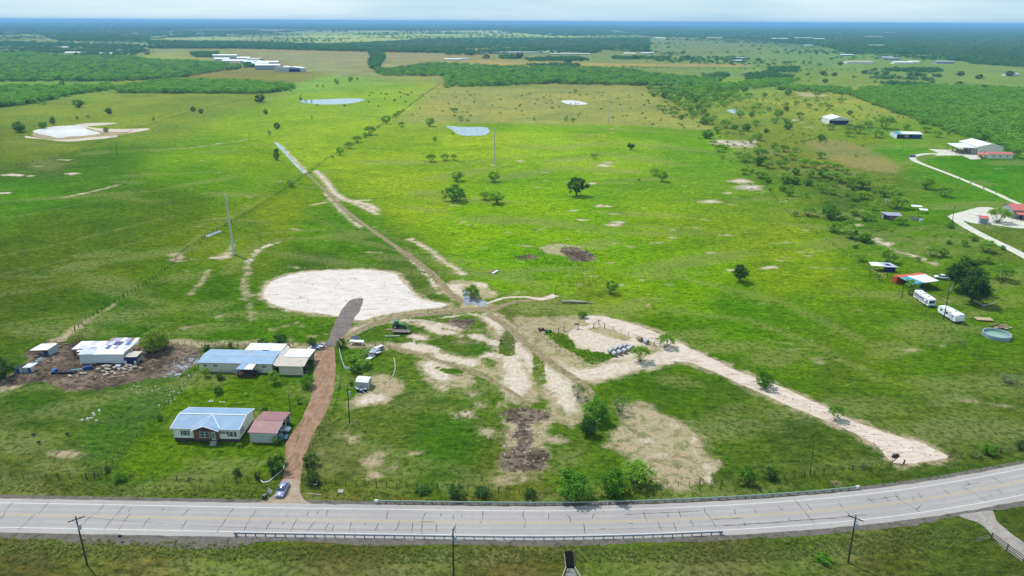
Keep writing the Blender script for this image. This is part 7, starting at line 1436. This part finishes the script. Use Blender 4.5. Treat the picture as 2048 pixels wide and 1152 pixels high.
# mowers
for (px_, py_, m_, lb) in ((1082, 661, M_dkred, 'dark red implement at the corner of the pen'), (1096, 664, GP, 'small green mower at the corner of the pen')):
    t = thing('garden_mower', lb, 'mower', at(px_, py_), R(15)); obj('deck', MB().box((0, 0, .3), (1.5, 1.3, .25), top=(.8, .8)), m_, t); obj('hood', MB().box((.6, 0, .6), (.9, .6, .4), top=(.8, .8)), m_, t); obj('seat', MB().box((-.4, 0, .7), (.5, .5, .12)).box((-.65, 0, .95), (.1, .5, .45)), M_black, t)
    for x in (-.6, .8):
        for y in (-.6, .6): obj('wheel', MB().cyl((x, y-.1, .28), (x, y+.1, .28), .28, n=10), M_black, t)

# ---------------------------------------------------------------- yard things
M_hay = mat('hay', alb(170, 150, 128), .95, .2, 3, bump=.4); M_net = mat('silver_bale_wrap', alb(190, 198, 208), .5, .15, 1.2)
bm_ = MB().cyl((0, -.7, .72), (0, .7, .72), .72, n=18, caps=False).mesh('bale_wrap', M_net, True); be_ = MB().cyl((0, -.69, .72), (0, .69, .72), .70, n=18).mesh('bale_end', M_hay); bh_ = MB().cyl((0, -.7, .72), (0, .7, .72), .72, n=18, caps=False).mesh('bale_wrap', M_hay, True)
BL = [(1229,712,0,'nearest bale of the silver stack, front left'),(1239,709,0,'second bale in the front row of the silver stack'),(1249,706,0,'third bale in the front row of the silver stack'),(1258,702,0,'fourth bale in the front row of the silver stack'),(1221,706,0,'left bale in the back row of the silver stack'),(1231,702,0,'second bale in the back row of the silver stack'),(1241,699,0,'third bale in the back row of the silver stack'),(1250,696,0,'fourth bale in the back row of the silver stack'),(1280,682,1,'dark brown bale by the far right fence of the pen'),(1292,687,0,'pale bale beside the dark brown one'),(1263,698,0,'last bale at the right end of the silver stack')]
for x, y, k, lb in BL:
    t = thing('hay_bale', lb, 'hay bale', at(x, y), R(30), 'round hay bales in the pen'); link('wrap', bh_ if k else bm_, t); link('end', be_, t)
def scatter_boards(name, label, cat, A, specs, rot=0):
    t = root_at(name, label, cat, A, rot=rot)
    for (x, y, z, L, w, hh, rz, m_) in specs: obj('board', MB().box((x, y, z), (L, w, hh), rz=R(rz)), m_, t)
    return t
scatter_boards('log_pile', 'long pile of pale logs and boards below the paddock fence', 'logs', (1150, 606), [(rnd.uniform(-4, 5), rnd.uniform(-.8, .9), .12+.06*k, rnd.uniform(3, 7.5), .22, .16, rnd.uniform(-6, -2), rnd.choice([M_wood, M_wood2, M_beige, M_grey])) for k in range(14)])
scatter_boards('plywood_sheet', 'brown plywood sheet on blocks right of the white trailer', 'board', (1967, 640), [(0, 0, .45, 5.2, 2.6, .08, -6, M_wood2), (-1.6, -.8, .2, .4, .4, .4, 0, M_dkred), (1.6, -.9, .2, .4, .4, .4, 0, M_dkred), (0, 1.1, .2, .4, .4, .4, 0, M_dkred)])
scatter_boards('lumber_heap', 'untidy heap of boards above the pool', 'lumber', (2004, 655), [(rnd.uniform(-2.4, 1.6), rnd.uniform(-1.6, 2.0), .12+.07*k, rnd.uniform(2.2, 3.8), rnd.uniform(.4, 1.2), .06, rnd.uniform(-20, 30), rnd.choice([M_wood2, M_wood, M_beige])) for k in range(9)])
scatter_boards('pallet_stack', 'stack of boards and a white sheet alone in the bright field', 'boards', (985, 545), [(0, 0, .15, 4.2, .5, .12, 60, M_wood), (.5, .1, .25, 4.0, .5, .12, 62, M_wood), (1.0, 0, .3, 4.4, .8, .1, 63, M_white), (-.5, .2, .3, 3.4, .4, .1, 70, M_wood), (-.9, .5, .12, 3.0, .4, .1, 52, M_rust)])
scatter_boards('junk_pile', 'heap of white and purple sheets beside the dark red tub', 'junk', (752, 706), [(rnd.uniform(-1.6, 1.2), rnd.uniform(-2.6, 3.4), .25+.09*k, rnd.uniform(1.2, 3.0), rnd.uniform(.6, 1.4), .07, rnd.uniform(40, 85), [M_white, M_lav, M_ltin, M_navy, M_lav][k % 5]) for k in range(13)]+[(-.9, -3.6, .35, 3.4, 1.3, .07, 62, M_white)])
tb = root_at('plastic_tub', 'dark red tub at the end of the junk heap', 'tub', (763, 697), rot=10); obj('tub', MB().cyl((0, 0, 0), (0, 0, 1.1), .55, .65, 12), M_dkred, tb)
cg = root_at('wire_cage', 'purple and white covered cage beside the gate track', 'cage', (714, 688), rot=-4); obj('cover', MB().slab([(-2, -1, 1.2), (2.4, -1, 1.1), (2.2, .2, 1.3), (-2, .2, 1.4)], .06), M_white, cg); obj('cover', MB().slab([(-2, .2, 1.7), (.6, .2, 1.7), (.5, 1.5, 1.9), (-2, 1.5, 1.9)], .06), M_navy, cg)
for x in (-1.9, 0, 2.2):
    for y in (-.9, 1.3): obj('leg', MB().cyl((x, y, 0), (x, y, 1.15), .04, n=5), M_dwood, cg)
scatter_boards('blue_junk_heap', 'heap of blue and white scrap left of the gate', 'junk', (636, 697), [(rnd.uniform(-2.4, 2.4), rnd.uniform(-.8, .8), .2+.08*k, rnd.uniform(.8, 1.8), rnd.uniform(.5, 1.0), .25, rnd.uniform(-40, 40), [M_bluep, M_navy, M_white, M_lav][k % 4]) for k in range(12)])
wb = root_at('garden_wall', 'curved white corrugated garden edging beside the drive', 'edging', (678, 697), rot=0); Q = at_np([(678,697),(681,712),(686,728),(688,735),(693,739),(700,739)])
for a, c_ in zip(Q[:-1], Q[1:]): obj('panel', MB().box(((a[0]+c_[0])/2-wb.location.x, (a[1]+c_[1])/2-wb.location.y, .3), (np.hypot(*(c_-a)), .08, .6 if a[0] < Q[3][0] else .9), rz=math.atan2(c_[1]-a[1], c_[0]-a[0])), M_white, wb)
M_pvc = mat('pale_pipe', alb(214, 206, 176), .6, .1)
def hose(name, label, P, r=.07, m=None, cat='pipe'):
    Q = smooth_poly(at_np(P), False, .8); O = Q[0]; mb = MB()
    for a, c_ in zip(Q[:-1], Q[1:]): mb.cyl((a[0]-O[0], a[1]-O[1], r), (c_[0]-O[0], c_[1]-O[1], r), r, n=5)
    o = obj(name, mb, m or M_pvc); o.location = (O[0], O[1], 0); return tag(o, label, cat)
hose('curved_pipe', 'pale curved pipe lying on the grass right of the white shed', [(788,716),(790,728),(790,740),(786,752),(778,760)], .13)
hose('stone_edging', 'white curved edging at the foot of the left drive hedge', [(521,961),(527,966),(537,964),(546,957),(556,948),(566,939),(571,924)], .12, M_wtrim, 'edging'); hose('stone_edging', 'white curved edging at the foot of the right drive hedge', [(615,960),(622,968),(633,970),(634,958)], .12, M_wtrim, 'edging')
hose('fallen_pole', 'pale pole lying in the verge right of the drive', [(615,987),(630,989),(642,990)], .08)
hose('lying_beam', 'long pale beam on the mud below the sheep', [(214,757),(232,754),(250,752)], .13, M_wood2)
# bin, sign, covers, small things by the road
bn_ = root_at('wheelie_bin', 'dark green wheeled bin beside the sign at the drive mouth', 'bin', (530, 998), rot=-15); obj('body', MB().box((0, 0, .5), (.6, .7, 1.0), top=(1.12, 1.12)), M_greenp if False else mat('dark_green_plastic', alb(50, 70, 66), .5, .1), bn_); obj('lid', MB().box((0, 0, 1.04), (.74, .84, .1), top=(.9, .9)), mat('bin_lid', alb(96, 116, 112), .5, .1), bn_)
for s_ in (-1, 1): obj('wheel', MB().cyl((s_*.3, .36, .12), (s_*.36, .36, .12), .12, n=8), M_black, bn_)
sg = root_at('sale_sign', 'leaning white sign panels on a pale post at the drive mouth', 'sign', (536, 990), rot=-35); obj('post', MB().cyl((-.5, 0, 0), (.1, 0, 1.9), .07, n=5), M_pvc, sg); obj('panel', MB().box((.5, 0, 1.35), (.55, .04, 1.5), ry=.55), M_wtrim, sg); obj('panel', MB().box((.9, .1, 1.05), (.45, .04, 1.3), ry=.55), M_white, sg)
cp = root_at('concrete_lid', 'square pale lid in the verge right of the drive', 'lid', (681, 984), rot=-3); obj('slab', MB().box((0, 0, .12), (1.2, 1.1, .24)).box((0, 0, .26), (1.0, .9, .05)), M_conc2, cp)
mbx = root_at('mailbox', 'dark mailbox on a white post in the gravel below the road', 'mailbox', (242, 1082), rot=20); obj('post', MB().box((0, 0, .5), (.1, .1, 1.0)), M_wtrim, mbx); obj('box', MB().box((0, 0, 1.12), (.55, .28, .3)).cyl((-.275, 0, 1.25), (.275, 0, 1.25), .14, n=10), M_black, mbx)
for i, (x, y) in enumerate(((62, 957), (1401, 1142), (845, 1007), (1061, 1008), (1215, 1010), (1500, 998), (1660, 985), (1042, 1009))):
    o = obj('marker_post', MB().box((0, 0, .45), (.1, .06, .9)).box((0, -.035, .75), (.08, .02, .16)), M_wtrim); o.location = at(x, y); tag(o, ['white stub post at the fence of the left pasture', 'white marker post in the mown verge at the bottom', 'leftmost marker post behind the far guardrail', 'marker post behind the guardrail near the small bush', 'marker post behind the guardrail right of the big round bush', 'marker post behind the guardrail below the upright tree', 'rightmost marker post behind the far guardrail', 'marker post just left of the one near the small bush'][i], 'post')
hole = root_at('bent_pipe', 'small dark bent pipe sticking out of the lower verge', 'pipe', (822, 1144), rot=0); obj('pipe', MB().cyl((0, 0, 0), (0, 0, .8), .07, n=6).cyl((0, 0, .8), (.5, 0, 1.0), .07, n=6), M_black, hole)
# dead brush at the mouth of the pale track and a broken post
db = root_at('dead_brush', 'upright clump of brown dead brush at the mouth of the pale track', 'brush', (1784, 925), rot=0)
for k in range(16): a = rnd.uniform(-.5, 1.2); obj('dead_branch', MB().cyl((0, 0, 0), (rnd.uniform(-.3, 1.6), rnd.uniform(-.3, .3), rnd.uniform(1.3, 2.6)), .07, .03, 4), M_dwood, db) if k < 5 else None
obj('leaf_mass', cloud_mesh('dead_leaf_mass', [(lambda a: (a[0]*np.array([1.9, 1.0, 1.6])+np.array([.55, 0, .8]), a[1], a[2]))(leaf_cloud(20, 16, sh_round(.5, .4, 4, .9, .4), .09, 4, spread=.1))], leafmat('dead_leaves', (.05, .035, .03), (.14, .10, .08), 0)), None, db) if False else link('leaf_mass', cloud_mesh('dead_leaf_mass', [(lambda a: (a[0]*np.array([1.9, 1.0, 1.6])+np.array([.55, 0, .8]), a[1], a[2]))(leaf_cloud(20, 16, sh_round(.5, .4, 4, .9, .4), .09, 4, spread=.1))], leafmat('dead_leaves', (.05, .035, .03), (.14, .10, .08), 0)), db)
bp = root_at('broken_post', 'short broken brown post at the mouth of the pale track', 'post', (1807, 928), rot=0); obj('stump', MB().cyl((0, 0, 0), (.15, 0, 1.1), .2, .14, 7), M_dwood, bp)
hp = root_at('straw_heap', 'small heap of dry cut straw on the right verge', 'heap', (1674, 969), rot=0); q = MB()
for k in range(90): a = rnd.random()*6.28; r_ = rnd.random()**.6*1.5; z = .5*(1-r_/1.5); q.cyl((r_*math.cos(a), r_*math.sin(a)*.8, z), (r_*math.cos(a)+rnd.uniform(-.5, .5), r_*math.sin(a)*.8+rnd.uniform(-.4, .4), z+rnd.uniform(0, .25)), .03, n=3)
obj('straw', q, M_wood2, hp, kind='stuff')
# shed-side clutter
for i, (x, y, m_, lb) in enumerate(((716, 783, M_black, 'dark barrel at the left front of the white shed'), (723, 785, M_bluep, 'blue-grey drum in front of the white shed'), (731, 783, M_black, 'dark box at the right front of the white shed'))):
    t = root_at('oil_drum', lb, 'drum', (x, y), rot=10*i); obj('body', MB().cyl((0, 0, 0), (0, 0, .85), .42, n=12), m_, t); obj('rim', MB().cyl((0, 0, .85), (0, 0, .9), .44, n=12), M_grey, t)
for (x, y, lb) in ((422, 803, 'white ring-shaped planter on the lawn'), ):
    t = root_at('planter', lb, 'planter', (x, y), rot=0); q = MB()
    for k in range(14): a, c_ = 6.283*k/14, 6.283*(k+1)/14; q.cyl((.45*math.cos(a), .45*math.sin(a), .15), (.45*math.cos(c_), .45*math.sin(c_), .15), .13, n=5)
    obj('ring', q, M_wtrim, t)
for x, y, lb in ((441, 805, 'left of two white stones on the lawn'), (448, 805, 'right of two white stones on the lawn')):
    o = obj('garden_stone', MB().ell((0, 0, .12), (.35, .22, .16), 9, 5), M_wtrim); o.location = at(x, y); tag(o, lb, 'stone')
# farmyard junk
jk = [('water_barrel', 'pale round barrel lying in front of the patchwork barn', (238, 737), lambda t: (obj('body', MB().cyl((-.7, 0, .6), (.7, 0, .6), .6, n=14), M_ltin, t), obj('rim', MB().cyl((.7, 0, .6), (.76, 0, .6), .45, n=12), M_wood, t))),
 ('blue_trough', 'blue plastic trough left front of the patchwork barn', (176, 738), lambda t: (obj('body', MB().box((0, 0, .45), (2.0, 1.0, .9), top=(1.1, 1.15), rz=.5), M_bluep, t), obj('lid', MB().box((0, 0, .95), (1.6, .7, .1), rz=.5), M_navy, t)))]
for nm, lb, A, f_ in jk: t = root_at(nm, lb, 'container', A, rot=0); f_(t)
wr = root_at('scrap_trailer', 'blue scrap wagon with dark bars in the muddy yard', 'wagon', (132, 746), rot=3); obj('cab', MB().box((-3.0, 0, .7), (1.5, 1.3, 1.1), top=(.8, .85)), M_bluep, wr); obj('windscreen', MB().box((-3.2, -.62, .9), (.8, .1, .4)), M_ltin, wr); obj('bed', MB().box((.2, 0, .45), (5.0, 1.2, .2)), M_dark, wr)
for k in range(7): obj('bar', MB().cyl((-1.9+.7*k, -.55, .5), (-1.7+.7*k, .5, 1.0), .06, n=5), M_navy if k % 2 else M_rust, wr)
obj('side_board', MB().box((2.8, .2, .95), (3.0, .35, .1), ry=-.08, rz=.12), M_teal, wr)
for x in (-3, 1.5): obj('wheel', MB().cyl((x, -.75, .3), (x, -.6, .3), .3, n=10), M_black, wr)
scatter_boards('branch_heap', 'heap of pale branches behind the small farm shed', 'branches', (112, 690), [(rnd.uniform(-3, 3), rnd.uniform(-2.5, 2.5), .15+.05*k, rnd.uniform(1.5, 3.5), .18, .14, rnd.uniform(-30, 40), rnd.choice([M_wood, M_wood2, M_rust])) for k in range(16)])
scatter_boards('hay_scraps', 'brown hay and sticks heaped below the mud yard', 'heap', (165, 760), [(rnd.uniform(-3, 3.5), rnd.uniform(-1.6, 1.6), .1+.03*k, rnd.uniform(.8, 2.2), .14, .1, rnd.uniform(-60, 60), rnd.choice([M_wood, M_dwood, M_wood2])) for k in range(14)])

# ---------------------------------------------------------------- animals
def sheep_mesh(nm, m, s_=1.0, lying=False, dark=None):
    mb = MB(); zb = .34 if lying else .62
    mb.ell((0, 0, zb), (.58*s_, .29*s_, .30*s_), 10, 6); mb.ell((.62*s_, 0, zb+.20), (.17*s_, .10*s_, .11*s_), 8, 5, m=1 if dark else 0); mb.ell((.46*s_, 0, zb+.12), (.2*s_, .15*s_, .17*s_), 8, 5)
    for k in (-1, 1): mb.ell((.56*s_, .12*k*s_, zb+.26), (.05, .08, .03), 5, 4, m=1 if dark else 0)
    mb.ell((-.58*s_, 0, zb+.02), (.08, .05, .12), 6, 4)
    if not lying:
        for x in (-.36, .34):
            for y in (-.15, .15): mb.cyl((x*s_, y*s_, 0), (x*s_, y*s_, zb-.12), .04, .07, 6, m=1 if dark else 0)
    me = mb.mesh(nm, [m, dark or m], True); return me
M_wool = mat('cream_wool', alb(232, 216, 196), .95, .1, 4); M_goat = mat('white_goat_hair', alb(244, 244, 232), .9, .06, 4); M_cow = mat('black_cow_hide', (.025, .02, .018), .8, .2, 2); M_cowb = mat('brown_cow_hide', (.16, .07, .04), .8, .2, 2); M_face = mat('tan_face', alb(170, 140, 120), .9, .1)
ST, SL = sheep_mesh('sheep', M_wool, 1.0, False, M_face), sheep_mesh('lying_sheep', M_wool, 1.05, True, M_face)
SX = [(730+x*0, 0) for x in ()]
CS = lambda x, y: (130+x/10.97, 660+y/10.97)
SP = [(735,905),(905,795),(970,815),(930,880),(980,895),(845,925),(925,945),(1035,945),(1085,865),(1190,885),(935,990),(1100,980),(880,1030),(1320,890),(1450,855),(1540,835),(1450,920),(1445,800),(1340,830),(1275,870),(1675,870),(440,970),(370,975),(1310,955),(1090,850),(855,825),(1370,795),(120,1035)]
for i, (x, y) in enumerate(SP):
    px_, py_ = CS(x, y); o = link('sheep', SL if i % 4 else ST); o.location = at(px_, py_); o.rotation_euler = (0, 0, rnd.uniform(-.5, .5)+(math.pi if rnd.random() < .4 else 0)); sc_ = rnd.uniform(.8, 1.15); o.scale = (sc_,)*3
    tag(o, 'cream sheep resting on the mud in front of the patchwork barn', 'sheep', 'sheep resting before the patchwork barn')
GT = sheep_mesh('goat', M_goat, .8)
G7 = lambda x, y: (1000+x/3.388, 200+y/3.388)
GS = [(770,335),(760,325),(815,330),(893,358),(932,375),(950,342),(1022,352),(1065,375),(1052,335),(1115,398),(1160,405),(1225,335),(1268,358),(985,375),(1035,325),(870,352),(1240,410),(905,345),(990,330),(1010,340)]
for i, (x, y) in enumerate(GS):
    px_, py_ = G7(x, y); o = link('goat', GT); o.location = at(px_, py_); o.rotation_euler = (0, 0, rnd.uniform(0, 6.28)); tag(o, 'white goat grazing near the small dark tree in the far pasture', 'goat', 'white goats grazing in the far pasture')
for i in range(34):
    t_ = rnd.random(); x = 1610+ (1780-1610)*t_+rnd.gauss(0, 26); y = 575+(640-575)*t_+rnd.gauss(0, 10); px_, py_ = G7(x, y); o = link('goat', GT); o.location = at(px_, py_); o.rotation_euler = (0, 0, rnd.uniform(0, 6.28)); tag(o, 'white goat of the flock on the bare patch by the brush fence', 'goat', 'white goat flock by the brush fence')
CWm = []
for m_ in (M_cow, M_cowb):
    mb = MB(); mb.ell((0, 0, 1.0), (.95, .36, .42), 10, 6); mb.ell((.75, 0, 1.12), (.4, .26, .32), 8, 5); mb.ell((1.22, 0, 1.05), (.28, .14, .16), 8, 5)
    for x in (-.65, .62):
        for y in (-.2, .2): mb.cyl((x, y, 0), (x, y, .8), .07, .12, 6)
    mb.cyl((-.92, 0, 1.2), (-1.0, 0, .5), .03, n=4); CWm.append(mb.mesh('cow', m_, True))
K2 = lambda x, y: (400+x/4, y/4)
CW = [K2(*a) for a in [(1370,748),(1390,750),(1355,770),(1448,752),(1485,757),(1498,760),(1480,795),(1352,822),(1427,853),(1562,805),(1552,815),(1597,745),(1608,745),(1605,782),(1630,757),(1655,762),(1668,765),(1693,748),(1648,822),(1757,772),(1780,760),(1150,850),(1163,850),(940,847)]]
for i, (x, y) in enumerate(CW): o = link('cow', CWm[0]); o.location = at(x, y); o.rotation_euler = (0, 0, rnd.uniform(0, 6.28)); o.scale = (1.25,)*3; tag(o, 'black cow grazing around the far shallow pond', 'cow', 'black cows around the far shallow pond')
for i, (x, y) in enumerate([(1723,220.5),(1736,231.5),(1754,226),(1759,233),(1806,236.5),(1797,234),(1762,254)]): o = link('cow', CWm[i % 2]); o.location = at(x, y); o.rotation_euler = (0, 0, rnd.uniform(0, 6.28)); o.scale = (1.15,)*3; tag(o, 'cow grazing between the gable barn and the right woodland', 'cow', 'cows grazing between the barn and the woodland')
for i, (x, y) in enumerate([(67,873),(135,871),(78,888)]): o = link('goat', sheep_mesh('dark_dog', M_cow, .7)); o.name = 'dog'; o.location = at(x, y); tag(o, ['small dark animal in the left pasture, upper left one', 'small dark animal in the left pasture, right one', 'small dark animal in the left pasture, lowest one'][i], 'dog')
# small planted saplings and posts on the mown grass by the concrete drive
for (x, y) in ((1712,275),(1730,281.5),(1748,288),(1767,294),(1805,281),(1788,303),(1850,299.5),(1778,313),(1729,272),(1840,336),(1857,339),(1898,354),(1919,360),(1941,368),(1967,378),(1992,388),(2019,398),(1955,362),(2032,389),(1985,330+16)):
    o = link('sapling', SMALL[1]); o.location = at(x, y); o.scale = (1.0, 1.0, 1.7); tag(o, 'small dark sapling planted along the mown grass and the concrete drive', 'sapling', 'saplings along the concrete drive')
# pale litter and stones: far too many crumbs to count
def crumbs(name, P, n, smin, smax, m, seed):
    rg = np.random.RandomState(seed); Q = at_np(P); lo, hi = Q.min(0), Q.max(0); mb = MB(); k = 0
    while k < n:
        x, y = rg.uniform(lo[0], hi[0]), rg.uniform(lo[1], hi[1])
        if sd_poly(np.array([x]), np.array([y]), Q)[0] < 0: continue
        s_ = rg.uniform(smin, smax); a = rg.rand()*6.28; mb.box((x, y, s_*.2), (s_, s_*rg.uniform(.4, .9), s_*.4), rz=a, top=(.6, .6)); k += 1
    return obj(name, mb, m, kind='stuff')
M_chip = mat('pale_stone', alb(232, 226, 208), .9, .12, 3)
crumbs('scattered_stones', [(330,745),(345,722),(360,712),(392,708),(398,722),(380,735),(365,752),(345,765)], 160, .1, .4, mat('grey_stone', alb(186, 190, 196), .8, .15), 1)
crumbs('scattered_stones', [(235,780),(262,768),(290,775),(345,770),(380,745),(392,750),(360,790),(330,830),(300,850),(295,830),(330,790),(300,782),(260,790),(240,790)], 60, .12, .5, M_chip, 2)
crumbs('scattered_stones', [(160,820),(200,820),(196,845),(165,845)], 7, .5, 1.3, M_chip, 3); crumbs('scattered_stones', [(1420,283),(1500,282),(1512,292),(1440,292)], 90, .5, 1.8, M_chip, 4)
crumbs('scattered_stones', [(1000,818),(1100,820),(1095,940),(1000,945)], 70, .15, .5, M_chip, 5); crumbs('scattered_stones', [(430,560),(700,480),(900,470),(1500,560),(1700,700),(900,700)], 60, .2, .5, M_chip, 6)
crumbs('scattered_stones', [(1010,640),(1180,800),(1100,800),(980,660)], 120, .15, .5, M_chip, 7); crumbs('dark_clods', PAD, 70, .15, .5, mat('dark_clod', alb(150, 128, 112), .9, .2), 8); crumbs('dark_clods', [(1400,715),(1620,810),(1760,870),(1880,912),(1790,920),(1700,860),(1530,782)], 90, .12, .4, _M['dark_clod'], 9)

# ---------------------------------------------------------------- tall grass of the verges
def tuft(seed, n, hgt, lean):
    rg = np.random.RandomState(seed); V = []; L = []
    for i in range(n):
        a = rg.rand()*6.28; r_ = .28*rg.rand()**.5; b0 = np.array((r_*math.cos(a), r_*math.sin(a), 0)); h_ = hgt*(.5+.7*rg.rand()); w = .035+.03*rg.rand(); d = np.array((lean+rg.normal(0, .25), -.15+rg.normal(0, .25), 1.0)); d /= np.linalg.norm(d)
        u = np.array((math.cos(a+1.5), math.sin(a+1.5), 0))*w; V += [b0-u, b0+u, b0+d*h_]; L += [.35*rg.rand()]*2+[.5+.5*rg.rand()]
    return np.array(V), 3, np.array(L)
L_gr = leafmat('verge_grass', (.11, .15, .035), (.42, .46, .17), .45, .25); L_gg = leafmat('green_grass', (.07, .17, .015), (.22, .42, .04), .45, .25)
TG = [bpy.data.objects.new('grass_tuft', cloud_mesh('grass_tuft', [tuft(40+i, 26, .62, .35)], L_gr)) for i in range(4)]; TH = [bpy.data.objects.new('grass_tuft', cloud_mesh('green_tuft', [tuft(60+i, 24, .40, .1)], L_gg)) for i in range(4)]
def grow(name, P, sp, protos, s0, s1, gap=0, gs=.1):
    q = fill(P, sp, 1.0, gap, gs); return gn_scatter(name, q, nrs.uniform(s0, s1, len(q)), protos)
grow('tall_verge_grass', [(-20,1078),(200,1082),(480,1088),(900,1094),(1300,1092),(1640,1076),(1860,1052),(1960,1078),(1900,1100),(1500,1125),(900,1128),(400,1120),(-20,1112)], .62, TG, .45, 1.2)
grow('short_verge_grass', [(-40,1112),(400,1120),(900,1128),(1500,1125),(1960,1098),(2080,1155),(2080,1200),(-60,1200)], 1.5, TG[:2]+TH[:2], .35, .75)
grow('far_verge_grass', [(-20,962),(300,968),(520,974),(500,998),(200,990),(-20,984)], .9, TG, .5, 1.15); grow('far_verge_grass', [(640,976),(900,986),(1080,998),(1300,984),(1300,1002),(1050,1010),(780,1008),(640,1000)], .9, TG[:2]+TH, .5, 1.1)
grow('far_verge_grass', [(1300,982),(1640,958),(1900,924),(2060,902),(2060,925),(1900,955),(1640,985),(1300,1002)], 1.3, TH, .5, 1.1)
grow('pasture_tufts', [(680,840),(760,790),(900,810),(990,830),(990,960),(900,970),(780,960),(690,940)], 1.7, TH, .6, 1.3, .15, .14); grow('pasture_tufts', [(1190,765),(1340,735),(1560,830),(1700,880),(1780,925),(1440,955),(1420,880),(1260,800)], 2.4, TH, .5, 1.1, .25, .14)
grow('pasture_tufts', [(500,500),(620,476),(780,500),(880,560),(790,540),(620,535),(540,560),(500,620)], 2.4, TH, .6, 1.3, .2, .1); grow('pasture_tufts', [(1010,520),(1100,485),(1200,500),(1180,560),(1040,550)], 1.8, TH, .8, 1.6, .1, .1); grow('pen_grass', [(1092,664),(1125,668),(1140,678),(1152,696),(1165,700),(1205,706),(1226,712),(1205,724),(1180,724),(1150,706),(1110,682)], .8, TH, .8, 1.4)
grow('pasture_tufts', [(0,640),(130,600),(300,560),(300,640),(160,655),(80,700),(0,720)], 2.6, TH, .6, 1.2, .2, .1); grow('pasture_tufts', [(0,785),(200,785),(330,770),(260,880),(190,940),(0,940)], 2.2, TH, .5, 1.1, .25, .12)
# wild flowers in the far verge: small orange heads
mb = MB(); 
for k in range(420):
    t_ = rnd.random(); seg = rnd.choice(((640, 992, 720, 1000), (880, 999, 1050, 1006), (780, 1000, 860, 1004))); p_ = at(seg[0]+(seg[2]-seg[0])*t_, seg[1]+(seg[3]-seg[1])*t_+rnd.gauss(0, 2.5)); mb.box((p_.x, p_.y, .45), (.09, .09, .04))
obj('orange_wildflowers', mb, mat('orange_petals', alb(190, 140, 40), .8, .2), kind='stuff')
